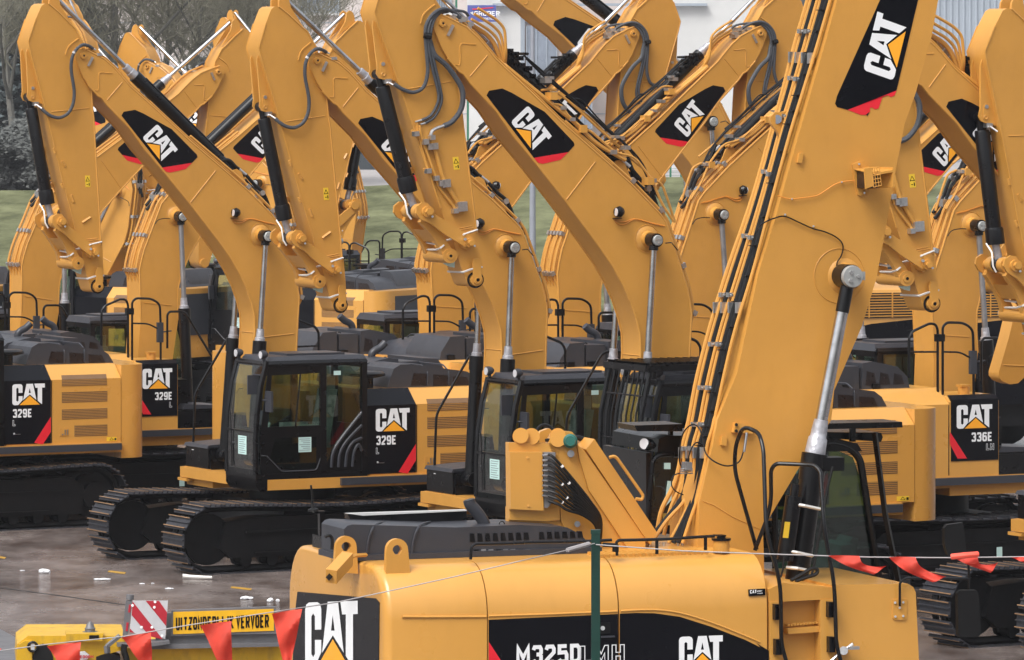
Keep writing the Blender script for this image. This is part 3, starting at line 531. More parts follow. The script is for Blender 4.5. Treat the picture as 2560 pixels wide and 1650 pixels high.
def cab(root, r, cage, near):
    T = Matrix.Translation((0, 0, r)); K = lambda k: 'c' + k
    zt = 2.93; prof = [(1.10, zt), (1.19, 2.6), (1.25, 2.2), (1.27, 1.8), (1.27, 1.35)]   # front edge of the side walls
    c = P('cab', K('base'), lambda b: (b.prism([(-.46, 1.282), (1.105, 1.282), (1.105, 1.12), (1.22, 1.12), (1.28, 1.2), (1.28, 1.36), (-.46, 1.36)], .5, 1.5, .02), b.box(-.46, -.42, .5, 1.46, 1.34, 2.0)), 'black', root, mtx=T)
    def roof(b):
        b.hexa([(1.08, .52, 2.9), (1.08, 1.49, 2.9), (-.48, 1.49, 2.9), (-.48, .52, 2.9)], [(1.02, .58, 3.0), (1.02, 1.42, 3.0), (-.44, 1.42, 3.0), (-.44, .58, 3.0)], .02, 2)
        b.box(-.2, .7, .7, 1.3, 3.0, 3.03, .01)
    P('roof', K('roof'), roof, 'plastic', c)
    def frm(b):
        for w in (.53, 1.47):                       # front pillars follow the windscreen curve
            b.tube([(u, w, z) for u, z in prof], .045, 6)
        for w in (.53, 1.465):
            b.box(-.46, -.38, w - .035, w + .035, 1.3, 2.92, .01); b.tube([(1.1, w, 2.9), (-.45, w, 2.9)], .05, 6)
            b.box(.18, .27, w - .03, w + .032, 1.3, 2.92, .006)
        b.tube([(1.1, .53, 2.9), (1.1, 1.47, 2.9)], .045, 6); b.box(1.24, 1.29, .53, 1.47, 1.93, 1.96); b.box(1.24, 1.285, .5, 1.5, 1.3, 1.42)
        b.box(-.46, -.40, .5, 1.5, 2.82, 2.92)
    P('cab_frame', K('frm'), frm, 'black', c)
    # door (two panes) on the left side
    U = lambda pts: FA.q2('a6', pts, 1.5)
    dr = P('door', K('door'), lambda b: (b.prism([(1.2, 1.35), (1.22, 1.9), (.2, 1.9), (.2, 1.35)], 1.478, 1.494, .005, 1), b.prism([(1.21, 1.9), (1.21, 2.02), (.2, 2.02), (.2, 1.9)], 1.475, 1.502, .006, 1),
        b.prism([(1.12, 2.86), (1.12, 2.74), (.2, 2.76), (.2, 2.87)], 1.475, 1.5, .006, 1), b.prism([(1.20, 2.0), (1.09, 2.8), (1.03, 2.8), (1.1, 2.0)], 1.475, 1.5, .006, 1)), 'black', c)
    P('window', K('w1'), lambda b: b.box(.28, 1.1, 1.48, 1.484, 2.01, 2.76), 'glass', dr)
    P('window', K('w2'), lambda b: b.prism([(.34, 1.42), (.84, 1.42), (1.06, 1.58), (.98, 1.86), (.34, 1.86)], 1.495, 1.498), 'glass', dr) if near else None
    P('window_bar', K('wb'), lambda b: b.tube([(.66, 1.487, 2.02), (.58, 1.487, 2.76)], .012, 5), 'black', dr)
    P('door_trim', K('dt'), lambda b: b.tube(fillet([(1.2, 1.5, 1.62), (1.12, 1.5, 1.62), (.88, 1.5, 1.39), (.34, 1.5, 1.39), (.28, 1.5, 1.55)], .05), .008, 5), 'plastic', dr)
    P('notice', K('n1'), lambda b: b.box(.42, .62, 1.4995, 1.5015, 1.65, 1.86), 'paper', dr)
    P('notice_print', K('n1p'), lambda b: [b.box(.44, .61 - .03 * ((i * 7) % 3), 1.5015, 1.5025, 1.83 - i * .026, 1.838 - i * .026) for i in range(7)], 'ink', dr, smooth_=False)
    # rear quarter
    P('side_window', K('w3'), lambda b: b.prism([(.17, 1.5), (.17, 2.84), (-.2, 2.84), (-.33, 2.7), (-.36, 2.2), (-.05, 1.75)], 1.478, 1.482), 'glass', c)
    P('rear_quarter', K('rq'), lambda b: b.prism([(.17, 1.36), (.17, 1.52), (-.05, 1.77), (-.36, 2.22), (-.42, 2.22), (-.42, 1.36)], 1.455, 1.476, .004, 1), 'black', c)
    for i in range(4): P('louvre', K(f'lv{i}'), lambda b: b.tube(smooth([(.10 - i * .11, 1.49, 1.42), (.08 - i * .11, 1.50, 1.62 + .0 * i), (-.05 - i * .09, 1.50, 1.82 - i * .03), (-.38, 1.485, 2.18 - i * .18)], 5), .022, 6), 'plastic', c)
    P('window_sticker', K('wst'), lambda b: b.box(-.05, .06, 1.483, 1.485, 2.72, 2.78), 'paper', c)
    # windscreen
    def glassf(b):
        for i in range(len(prof) - 1):
            (u0, z0), (u1, z1) = prof[i], prof[i + 1]; b.poly([(u0 + .015, .57, z0), (u0 + .015, 1.43, z0), (u1 + .015, 1.43, z1), (u1 + .015, .57, z1)])
    P('windscreen', K('ws'), glassf, 'glass_clear', c)
    P('rear_window', K('rw'), lambda b: b.box(-.455, -.452, .58, 1.4, 2.0, 2.85), 'glass', c)
    P('right_window', K('rtw'), lambda b: b.box(-.35, 1.15, .50, .503, 1.5, 2.85), 'glass', c)
    P('notice', K('n2'), lambda b: b.hexa([(1.287, .93, 1.62), (1.287, 1.2, 1.62), (1.287, 1.2, 1.88), (1.287, .93, 1.88)], [(1.289, .93, 1.62), (1.289, 1.2, 1.62), (1.289, 1.2, 1.88), (1.289, .93, 1.88)]), 'paper', c)
    P('notice_print', K('n2p'), lambda b: [b.box(1.289, 1.2905, .96, 1.17 - .02 * (i % 3), 1.85 - i * .03, 1.859 - i * .03) for i in range(8)], 'ink', c, smooth_=False)
    P('wiper', K('wip'), lambda b: b.tube([(1.3, .75, 1.45), (1.30, .7, 2.2)], .01, 5), 'black', c)
    def seat(b):
        b.box(-.02, .5, .78, 1.22, 1.68, 1.86, .06, 3); b.prism([(-.02, 1.8), (.1, 1.82), (-.02, 2.5), (-.14, 2.5)], .8, 1.2, .05, 3); b.box(-.14, -.02, .88, 1.12, 2.46, 2.68, .05, 3)
        b.box(.1, .5, .62, .74, 1.85, 2.02, .03); b.box(.1, .5, 1.26, 1.38, 1.85, 2.02, .03)
    P('seat', K('seat'), seat, 'seat', c, 'seat wrapped in clear plastic')
    P('monitor', K('mon'), lambda b: (b.box(.8, .84, .68, .92, 2.0, 2.2, .01), b.tube([(.8, .8, 2.05), (.75, .75, 1.4)], .02)), 'plastic', c)
    P('travel_lever', K('lev'), lambda b: [b.tube([(.85, w, 1.35), (.9, w, 1.8), (.84, w, 2.05)], .018) for w in (.92, 1.02)], 'seat', c)
    for i, (u, w, z) in enumerate(((1.13, .6, 3.02), (1.13, 1.42, 3.03))):
        l = P('work_light', K(f'wl{i}'), lambda b: (b.lathe((u + .04, w, z), (u - .07, w, z + .01), [(0, .06), (.4, .062), (.8, .045), (1, .02)], 14), b.box(u - .03, u + .01, w - .012, w + .012, z - .1, z - .02)), 'plastic', c)
        P('lamp_lens', K(f'll{i}'), lambda b: b.cyl((u + .04, w, z), (u + .048, w, z), .052, n=14), 'lens', l)
    mc = Vector(FA.q('a6', 1118, 490, 1.36)); P('mirror', K('m1'), lambda b: (b.box(mc.x - .085, mc.x + .085, 1.345, 1.375, mc.z - .135, mc.z + .135, .04, 3), b.tube(fillet([(1.19, 1.46, mc.z + .14), (mc.x, 1.34, mc.z + .14), (mc.x, 1.34, mc.z)], .03), .01, 5)), 'plastic', c)
    P('mirror', K('m2'), lambda b: (b.box(1.12, 1.15, 1.52, 1.72, 2.24, 2.53, .03, 3), b.tube([(1.18, 1.48, 2.4), (1.14, 1.6, 2.4)], .012, 5)), 'plastic', c)
    if cage:
        def cg(b):
            for i in range(9): w = .5 + i * .125; b.tube([(1.28, w, 3.12), (1.42, w, 2.5), (1.46, w, 1.5)], .013, 5)
            for z, u in ((2.75, 1.365), (2.2, 1.43), (1.6, 1.455)): b.tube([(u, .5, z), (u, 1.5, z)], .012, 5)
            for w in (.48, 1.52): b.tube([(1.28, w, 3.12), (1.42, w, 2.5), (1.46, w, 1.4)], .035, 6)
        P('guard_grille', K('cg'), cg, 'black', c)
        def rg(b):
            for w in (.46, 1.54): b.box(-.45, 1.36, w - .03, w + .03, 3.06, 3.14, .008)
            for i in range(16): u = -.4 + i * .11; b.prism([(u, 3.10), (u + .03, 3.10), (u + .09, 3.17), (u + .06, 3.17)], .48, 1.52)
            b.box(1.3, 1.37, .46, 1.54, 3.06, 3.14, .008)
            for u in (-.35, .5, 1.2):
                for w in (.5, 1.5): b.box(u, u + .05, w - .02, w + .02, 2.96, 3.08)
        P('roof_guard', K('rg'), rg, 'black', c)

def boomset(root, big, r, brot, arot, aux, tag_):
    bk = 1.07 if big else 1.0
    pin = Vector((PIN[0], 0, PIN[2])); foot = Vector((.3, 0, 1.7))
    M = Matrix.Translation((0, 0, r)) @ Matrix.Translation(foot) @ Matrix.Rotation(math.radians(brot), 4, 'Y') @ Matrix.Translation(-foot) @ Matrix.Translation(pin) @ Matrix.Diagonal((bk, 1.0, bk, 1)) @ Matrix.Translation(-pin)
    MA = Matrix.Translation(M @ AP) @ Matrix.Rotation(math.radians(arot), 4, 'Y') @ Matrix.Diagonal((1.12 if big else 1, 1.0, 1, 1)) @ Matrix.Translation(-AP)
    K = lambda k: 'b' + k
    bo = P('boom', K('boom'), lambda b: (b.prism(BOOM, -.25, .25, .008, 2)), 'yellow', root, mtx=M)
    # plate lips along the edges
    def lips(b):
        for w in (.243, -.243):
            b.tube([V3(p, w) for p in BOOM_T[2:]], .016, 6); b.tube([V3(p, w) for p in BOOM_B[:-2]], .016, 6)
    P('edge_weld', K('lips'), lips, 'yellow', bo)
    def seams(b):
        for s in (1, -1):
            w = s * .251
            for c, pts in (('a4', [(560, 990), (860, 610)]), ('a1', [(1290, 1200), (1470, 990)]), ('a5', [(1235, 1170), (1610, 1128)])): b.tube([V3(p, w) for p in FA.q2(c, pts, .25)], .008, 5)
            b.tube(smooth([V3(p, w) for p in FA.q2('a1', [(1350, 880), (1280, 878), (1212, 872), (1188, 900), (1190, 1000), (1185, 1080), (1160, 1088), (1140, 1080)], .25)], 3), .008, 5)
        p = FA.q('a5', 1145, 1115, .25); b.tube([(p[0] + .003, -.25, p[2]), (p[0] + .003, .25, p[2])], .008, 5)
    P('weld_seam', K('seams'), seams, 'yellow', bo)
    # name decals on both faces
    D0 = [(835, 795), (850, 768), (928, 755), (985, 780), (1180, 888), (1352, 1062), (1357, 1080), (1320, 1119), (1116, 1152)]
    D1 = [(1116, 1152), (1320, 1119), (1275, 1163), (1168, 1187), (1140, 1180)]
    for s in (1, -1):
        dc = P('decal', K(f'dec{s}'), lambda b: b.prism(FA.q2('T1', D0, .25), s * .251, s * .2535), 'panel_black', bo, 'black decal with white lettering', smooth_=False)
        P('red_stripe', K(f'red{s}'), lambda b: b.prism(FA.q2('T1', D1, .25), s * .251, s * .2535), 'red', dc, smooth_=False)
        if s > 0: O, X_, Y_ = (977.5, 947), (141, 177), (104, -96)
        if s < 0:                                    # mirrored machine: word runs from the far end of the decal upwards
            O, X_, Y_ = (1119, 1124), (-141, -177), (104, -96)
        o = FA.q('T1', *O, .25); x = FA.q('T1', O[0] + X_[0], O[1] + X_[1], .25); y = FA.q('T1', O[0] + Y_[0], O[1] + Y_[1], .25); w = s * .2545
        logo(dc, K(f'dl{s}'), (o[0], w, o[2]), (x[0] - o[0], 0, x[2] - o[2]), (y[0] - o[0], 0, y[2] - o[2]))
    # pin bosses
    ap = FA.q2('a1', [(1000, 670)], .25)[0]
    for s in (1, -1):
        P('pin_boss', K(f'pb{s}'), lambda b: (b.lathe((ap[0], s * .25, ap[1]), (ap[0], s * .285, ap[1]), [(0, .05), (1, .045)], 18), b.ring((ap[0], s * .285, ap[1]), (0, 1, 0), .028, .006, 16, 5)), 'yellow', bo)
        P('pin_hole', K(f'ph{s}'), lambda b: b.cyl((ap[0], s * .28, ap[1]), (ap[0], s * .287, ap[1]), .014, n=10), 'black', bo)
        lb = FA.q2('a1', [(1040, 790), (1065, 800), (1120, 695), (1095, 680)], .25)
        P('pin_lock', K(f'pl{s}'), lambda b: b.prism(lb, s * .262, s * .28, .003, 1), 'zinc', bo)
        rc = FA.q2('a4', [(1400, 1385)], .25)[0]
        P('cylinder_boss', K(f'cb{s}'), lambda b: (b.lathe((rc[0], s * .25, rc[1]), (rc[0], s * .34, rc[1]), [(0, .155), (.12, .145), (.3, .10), (1, .085)], 24), b.ring((rc[0], s * .251, rc[1]), (0, 1, 0), .165, .006, 28, 5)), 'yellow', bo)
    # work light
    for s in (1,) if not aux else (1, -1):
        lp = FA.q2('a4', [(1085, 1110)], .25)[0]
        wl = P('work_light', K(f'wl{s}'), lambda b: (b.lathe((lp[0] + .05, s * .33, lp[1] - .005), (lp[0] - .05, s * .31, lp[1] + .0), [(0, .055), (.5, .07), (.9, .05), (1, .02)], 12), b.box(lp[0] - .03, lp[0] + .06, s * .25 if s > 0 else -.33, s * .33 if s > 0 else -.25, lp[1] - .085, lp[1] - .075)), 'black', bo)
        P('lamp_lens', K(f'ln{s}'), lambda b: b.cyl((lp[0] + .05, s * .33, lp[1] - .005), (lp[0] + .056, s * .33, lp[1] - .005), .048, n=12), 'lens', wl)
        P('wire', K(f'wi{s}'), lambda b: [b.tube(smooth([(p[0], s * .26, p[1]) for p in FA.q2('a4', pts, .25)], 4), .006, 5) for pts in ([(1060, 1195), (1090, 1235), (1160, 1240), (1260, 1190), (1350, 1200), (1480, 1240), (1580, 1255)], [(1080, 1200), (1160, 1215), (1260, 1185), (1400, 1215), (1560, 1250)])], 'orange_wire', bo)
    # grease line to the boom pin
    for s in (1, -1): P('wire', K(f'gr{s}'), lambda b: b.tube(smooth([(p[0], s * (.3 + .1 * (i < 2)), p[1]) for i, p in enumerate(FA.q2('a4', [(1530, 1425), (1590, 1420), (1650, 1440), (1700, 1500)], .25))], 4), .007, 5), 'black', bo)
    # foot bracket of the stick cylinder
    BR = FA.q2('a4', [(1000, 610), (1045, 640), (1070, 600), (1110, 590), (1165, 630), (1190, 700), (1270, 860), (1200, 830), (1100, 760)], .1)
    for s in (1, -1):
        P('cylinder_bracket', K(f'br{s}'), lambda b: b.prism(BR, s * .1, s * .135, .006, 1), 'yellow', bo)
        P('bracket_bolt', K(f'bb{s}'), lambda b: (b.cyl(FA.q('a4', 1165, 770, .1)[0:1] + (s * .135,) + FA.q('a4', 1165, 770, .1)[2:], FA.q('a4', 1165, 770, .1)[0:1] + (s * .15,) + FA.q('a4', 1165, 770, .1)[2:], .025, n=10)), 'zinc', bo)
    # steel pipes running along the back of the boom, with clamps
    np_ = 5 if big else 4
    ws = [-.2 + .4 * i / (np_ - 1) for i in range(np_)]
    for i, w in enumerate(ws):
        off = offs(BACK, .05 + .02 * (i % 2)); pts = fillet([(p.x, w, p.y) for p in off] + [(BACK[-1][0] - .02, w * .8, 2.3), (BACK[-1][0] + .1, w * .8, 1.9)], .15, 3)
        P('pipe', K(f'pipe{np_}{i}'), lambda b: b.tube(pts, .021, 6), 'yellow', bo)
    for j, ii in enumerate((2, 4, 6, 9, 11)):
        o = offs(BACK, .06)[ii]; o2 = offs(BACK, .06)[ii + 1] if ii + 1 < len(BACK) else o; d = (o2 - o).normalized() if o2 != o else Vector((0, 1))
        def clampf(b):
            n = Vector((-d.y, d.x))
            for w in ws:
                c0 = o - d * .03 - n * .03; c1 = o + d * .03 - n * .03; c2 = o + d * .03 + n * .03; c3 = o - d * .03 + n * .03
                b.prism([tuple(c0), tuple(c1), tuple(c2), tuple(c3)], w - .032, w + .032, .004, 1)
        P('pipe_clamp', K(f'cl{np_}{j}'), clampf, 'zinc', bo)
    def uppipe(b):
        top = offs(BOOM_T[3:11], .035)
        for w in (.17, .21): b.tube([(p.x, w, p.y) for p in top], .012, 6)
    P('pipe', K('upp'), uppipe, 'yellow', bo)
    # black hoses near the stick cylinder foot
    h1 = FA.qs('a4', [(900, 420), (925, 490), (990, 480), (1040, 495), (1100, 560), (1140, 590)], .08)
    h2 = FA.qs('a4', [(1225, 660), (1330, 780), (1420, 860), (1470, 950), (1510, 1060), (1550, 1140), (1640, 1250)], .08)
    P('hose', K('h1'), lambda b: (b.tube(smooth(h1), .026, 8), b.tube(smooth(h2), .026, 8), b.tube(smooth([(p[0] - .03, -.02, p[2] - .07) for p in h2]), .026, 8)), 'rubber', bo)
    P('hose_fitting', K('h1f'), lambda b: (b.cyl(h1[-1], h2[0], .024, n=8), b.cyl((h2[2][0], .05, h2[2][2] - .02), (h2[2][0] + .0, .11, h2[2][2] - .02), .04, n=8), b.box(h2[5][0] - .04, h2[5][0] + .04, -.05, .12, h2[5][2] - .05, h2[5][2] + .05, .01)), 'zinc', bo)
    # boom cylinders
    pc = M @ Vector((PIN[0], 0, PIN[2]))
    for s in (1, -1):
        top = Vector((pc.x, s * .43, pc.z)); bot = Vector((.84, s * .47, 1.5 + r)); d = (bot - top); L = d.length; d.normalize()
        g = top + d * min(1.52, L - .3) if not big else top + d * 1.62
        kk = f'{tag_}{s}{big}{brot}'
        bc = P('boom_cylinder', K('bc' + kk), lambda b: (b.cyl(g + d * .02, bot, .088, n=18), b.lathe(g - d * .03, g + d * .16, [(0, .1), (1, .1)], 18), b.cyl(bot - Vector((0, .12, 0)), bot + Vector((0, .12, 0)), .1)), 'black', root)
        P('rod', K('ro' + kk), lambda b: b.cyl(top + d * .09, g, .041, n=16), 'dull_rod' if tag_[0] == 'R' else 'chrome', bc)
        P('wrapping', K('wr' + kk), lambda b: b.lathe(g - d * .2, g + d * .0, [(0, .052), (.3, .056), (.6, .06), (.65, .072), (1, .076)], 18), 'wrap', bc)
        P('rod_eye', K('re' + kk), lambda b: (b.cyl(top - Vector((0, .085, 0)), top + Vector((0, .085, 0)), .088, n=22), b.cyl(top, top + d * .13, .062, n=16)), 'black', bc)
        P('pin_cap', K('pc' + kk), lambda b: (b.lathe(top + Vector((0, s * .08, 0)), top + Vector((0, s * .115, 0)), [(0, .068), (.8, .068), (1, .06)], 22)), 'disc_grey', bc)
        P('cap_bolt', K('pb' + kk), lambda b: [b.cyl(top + Vector((math.cos(a) * .03, s * .115, math.sin(a) * .03)), top + Vector((math.cos(a) * .03, s * .125, math.sin(a) * .03)), .011, n=7) for a in (.4, 2.5, 4.6)], 'zinc', bc)
    # stick cylinder
    a = M @ SB; e = MA @ SR; d = (e - a); L = d.length; d.normalize(); lb = (SG - SB).length * (bk if big else 1); g = a + d * min(lb, L - .2)
    kk = f'{tag_}{big}{brot}{arot}'
    sc = P('stick_cylinder', K('sc' + kk), lambda b: (b.cyl(a + d * .1, g, .088, n=18), b.cyl(a - Vector((0, .09, 0)), a + Vector((0, .09, 0)), .09), b.lathe(g - d * .16, g, [(0, .094), (1, .094)], 18), b.tube([a + d * .3 + Vector((.0, .05, .1)), g - d * .2 + Vector((0, .05, .1))], .016)), 'black', root)
    P('rod', K('sr' + kk), lambda b: b.cyl(g, e, .036, n=14), 'chrome', sc)
    P('wrapping', K('sw' + kk), lambda b: b.lathe(g - d * .02, g + d * .2, [(0, .075), (.5, .07), (.52, .06), (1, .056)], 16), 'wrap', sc)
    # arm
    def armf(b):
        b.prism(ARM, -.19, .19, .01, 2)
        b.prism(FA.q2('a1', [(585, 60), (590, -20), (620, -85), (660, -105), (700, -70), (722, 60), (860, 285), (760, 200)], .12), .1, .135, .006, 1)
        b.prism(FA.q2('a1', [(585, 60), (590, -20), (620, -85), (660, -105), (700, -70), (722, 60), (860, 285), (760, 200)], .12), -.135, -.1, .006, 1)
    ar = P('arm', K('arm'), armf, 'yellow', root, mtx=MA)
    def asm(b):
        for s in (1, -1):
            w = s * .191
            for c, pts in (('a1', [(620, 1345), (1070, 1300)]), ('a3', [(720, 575), (880, 555)]), ('a3', [(740, 590), (900, 575)])): b.tube([V3(p, w) for p in FA.q2(c, pts, .19)], .007, 5)
            b.tube(smooth([V3(p, w) for p in FA.q2('a1', [(945, 465), (880, 510), (820, 570), (790, 660)], .19)], 4), .012, 5)
            b.tube([V3(p, w) for p in ARM[2:15]], .012, 5); b.tube([V3(p, w) for p in ARM[-11:]] , .010, 5)
            for c, pts in (('a2', [(640, 340), (665, 400)]), ('a2', [(745, 490), (785, 560)]), ('a2', [(735, 765), (760, 820)]), ('a2', [(855, 900), (885, 990)]), ('a2', [(990, 1235), (1090, 1170)])):
                p = FA.q2(c, pts, .19); b.tube([V3(p[0], w), V3(p[1], w)], .02, 4)
        p = FA.q('a1', 430, 300, .19); b.tube([(p[0], -.19, p[2]), (p[0], .19, p[2])], .006, 5)
    P('weld_seam', K('asm'), asm, 'yellow', ar)
    WS = FA.q2('a2', [(1022, 668), (1080, 668), (1086, 806), (1028, 806)], .19)
    for s in (1, -1):
        P('warning_sticker', K(f'aws{s}'), lambda b: b.prism(WS, s * .191, s * .193), 'sticker', ar)
        q = FA.q2('a2', [(1032, 735), (1076, 735), (1052, 690)], .19)
        P('warning_print', K(f'awp{s}'), lambda b: [b.poly([V3(p, s * .194) for p in qd]) for qd in stroke(q, .007, True) + stroke(FA.q2('a2', [(1040, 775), (1060, 775)], .19), .009) + stroke(FA.q2('a2', [(1070, 755), (1073, 790)], .19), .014)], 'black', ar, smooth_=False)
    # ears holding the bucket cylinder
    EAR = FA.q2('a1', [(338, 520), (308, 640), (330, 1090), (318, 1160), (345, 1212), (395, 1230), (450, 1232), (520, 1262), (430, 880)], .09)
    for s in (1, -1): P('cylinder_ear', K(f'ear{s}'), lambda b: b.prism(EAR, s * .085, s * .115, .006, 1), 'yellow', ar)
    eb = FA.q('a1', 393, 1060, .115); ec = FA.q('a1', 390, 1168, .115)
    P('ear_bolt', K('earb'), lambda b: [b.cyl((eb[0], s * .115, eb[2]), (eb[0], s * .13, eb[2]), .024, n=12) for s in (1, -1)], 'zinc', ar)
    P('ear_plate', K('earp'), lambda b: [(b.prism(arc2((eb[0], eb[2]), .036, 0, 180) + arc2((ec[0], ec[2]), .036, 180, 360), s * .115, s * .122, .002, 1), b.ring((ec[0], s * .124, ec[2]), (0, 1, 0), .022, .005, 14, 4)) for s in (1, -1)], 'yellow', ar)
    # bucket cylinder
    t0 = Vector(FA.q('a1', 393, 1180, 0)); t0 = Vector((ec[0], 0, ec[2])); lk = FA.q('a2', 735, 1225, .32); LP_ = Vector((lk[0], 0, lk[2]))
    c0 = Vector(FA.q('a1', 375, 1300, 0)); c1 = Vector(FA.q('a2', 545, 840, 0)); c2 = Vector(FA.q('a2', 572, 1010, 0)); dd = (c1 - c0).normalized()
    bc = P('bucket_cylinder', K('buc'), lambda b: (b.lathe(c0, c1, [(0, .05), (0, .075), (.02, .085), (1, .085)], 18), b.lathe(c1, c2, [(0, .095), (.15, .105), (1, .105)], 18), b.cyl(t0, c0, .05), b.cyl(t0 - Vector((0, .08, 0)), t0 + Vector((0, .08, 0)), .06)), 'black', ar)
    P('rod', K('bucr'), lambda b: b.cyl(c2, LP_, .045), 'wrap', bc); P('rod_eye', K('bue'), lambda b: b.cyl(LP_ - Vector((0, .06, 0)), LP_ + Vector((0, .06, 0)), .085), 'black', bc)
    f0 = Vector(FA.q('a1', 420, 1255, .09)); 
    P('hose_fitting', K('bf'), lambda b: (b.box(f0.x - .05, f0.x + .03, -.1, .12, f0.z - .02, f0.z + .035, .006), b.cyl(FA.q('a1', 440, 1260, .14), FA.q('a1', 510, 1310, .2), .012, n=8), b.cyl(FA.q('a1', 1110, 580, .22), FA.q('a1', 1150, 600, .22), .014, n=8), b.box(*sorted((FA.q('a1', 1150, 650, .2)[0], FA.q('a1', 1215, 650, .2)[0])), .15, .26, FA.q('a1', 1150, 672, .2)[2], FA.q('a1', 1150, 640, .2)[2], .005)), 'zinc', ar)
    if not aux:
        hp = [FA.q('a1', x, y, w) for x, y, w in ((500, 1305, .2), (540, 1345, .22), (620, 1398, .24), (720, 1415, .25), (820, 1362, .25), (878, 1250, .26), (893, 1120, .27), (880, 1000, .28), (860, 880, .29), (856, 780, .3), (872, 680, .31), (915, 600, .31), (990, 542, .29), (1060, 550, .26), (1115, 582, .22))]
        P('hose', K('gh'), lambda b: b.tube(smooth(hp, 4), .024, 8), 'hose_grey', ar)
        P('hose_band', K('ghb'), lambda b: b.cyl(FA.q('a1', 882, 645, .31), FA.q('a1', 895, 625, .31), .028, n=8), 'zinc', ar)
    # linkage
    ki = FA.q('a3', 850, 730, .34); K2 = (ki[0], ki[2])
    LNK = FA.q2('a3', [(345, 300), (400, 258), (455, 265), (490, 320), (510, 385), (870, 665), (900, 720), (870, 780), (800, 770), (600, 612), (480, 495), (370, 430), (335, 370)], .32)
    for s in (1, -1): P('link_plate', K(f'lp{s}'), lambda b: b.prism(LNK, s * .29, s * .325, .008, 2), 'yellow', ar)
    P('link_pin', K('lpn'), lambda b: (b.lathe((LP_.x, -.36, LP_.z), (LP_.x, .36, LP_.z), [(0, .07), (.1, .07), (.1, .055), (.25, .055), (.25, .095), (.4, .095), (.4, .05), (.6, .05), (.6, .095), (.75, .095), (.75, .055), (.9, .055), (.9, .07), (1, .07)], 20), b.cyl((LP_.x, .36, LP_.z), (LP_.x, .40, LP_.z), .045, n=6),
        b.lathe((K2[0], -.36, K2[1]), (K2[0], .36, K2[1]), [(0, .06), (1, .06)], 18), b.cyl((K2[0], .36, K2[1]), (K2[0], .40, K2[1]), .038, n=6), b.cyl((K2[0], .2, K2[1]), (K2[0], .3, K2[1]), .085, n=18)), 'yellow', ar)
    P('pin_bolt', K('lpb'), lambda b: (b.cyl(FA.q('a3', 495, 415, .34), FA.q('a3', 495, 415, .4), .014, n=7), b.cyl(FA.q('a3', 895, 765, .34), FA.q('a3', 895, 765, .4), .014, n=7), b.cyl(FA.q('a3', 805, 685, .34), FA.q('a3', 805, 685, .4), .018, n=7)), 'zinc', ar)
    PL = FA.q2('a3', [(375, 470), (395, 415), (450, 410), (520, 470), (560, 560), (620, 690), (680, 800), (698, 850), (680, 895), (640, 912), (600, 890), (570, 830), (545, 740), (470, 600)], .22)
    P('bucket_link', K('bl'), lambda b: (b.prism(PL, .14, .22, .01), b.prism(PL, -.3, -.22, .01), b.prism(FA.q2('a3', [(440, 560), (560, 590), (600, 690), (540, 700)], .2), -.25, .18, .01), b.cyl(Vector(FA.q('a3', 645, 855, .22)) + Vector((0, -.55, 0)), Vector(FA.q('a3', 645, 855, .22)) + Vector((0, .02, 0)), .092, n=22)), 'yellow', ar)
    cc = Vector(FA.q('a3', 645, 855, .22))
    P('pin_tip', K('pt'), lambda b: b.lathe(cc + Vector((0, -.66, 0)), cc + Vector((0, -.54, 0)), [(0, .02), (.2, .05), (1, .055)], 14), 'disc_grey', ar)
    P('pin_end', K('pt2'), lambda b: (b.cyl(cc + Vector((0, .02, 0)), cc + Vector((0, .03, 0)), .05, n=18),), 'yellow', ar)
    P('pin_hole', K('pt3'), lambda b: (b.cyl(cc + Vector((0, .03, 0)), cc + Vector((0, .034, 0)), .018, n=12),), 'frame_dark', ar)
    tp = FA.q('a3', 883, 1135, .19)
    P('tip_boss', K('tb'), lambda b: (b.lathe((tp[0], -.24, tp[2]), (tp[0], .24, tp[2]), [(0, .075), (1, .075)], 22), b.prism(arc2((tp[0], tp[2]), .05, 180, 360) + [(tp[0] + .05, tp[2] + .22), (tp[0] + .03, tp[2] + .27), (tp[0] - .03, tp[2] + .27), (tp[0] - .05, tp[2] + .22)], .24, .265, .004, 1), b.ring((tp[0], .267, tp[2]), (0, 1, 0), .03, .007, 16, 5)), 'yellow', ar)
    P('tip_hole', K('th'), lambda b: (b.cyl((tp[0], .26, tp[2]), (tp[0], .269, tp[2]), .02, n=12), b.ring((tp[0], .2, tp[2]), (0, 1, 0), .094, .012, 22, 5)), 'frame_dark', ar)
    for i, (c, pts) in enumerate((('a3', [(625, 1035, -.21), (765, 1043, .205), (830, 1020, .25), (890, 1008, .25), (960, 1003, .205)]), ('a3', [(790, 635, .34), (935, 600, .205)]), ('a3', [(400, 700, -.31), (510, 722, .0), (690, 672, .24)]),
            ('a3', [(415, 782, -.31), (515, 782, .1), (560, 760, .23), (595, 735, .23)]), ('a2', [(480, 1010, -.02), (530, 1100, .07), (545, 1240, .1), (580, 1300, .1)]))):
        P('plastic_strap', K(f'stp{i}'), lambda b: b.tube([FA.q(c, x, y, w) for x, y, w in pts], .013, 4), 'strap', ar)
    P('paper_tag', K('ptg'), lambda b: b.prism(FA.q2('a3', [(575, 935), (700, 915), (690, 990), (640, 975)], .1), .09, .094), 'paper', ar)
    return bo, ar, M, MA

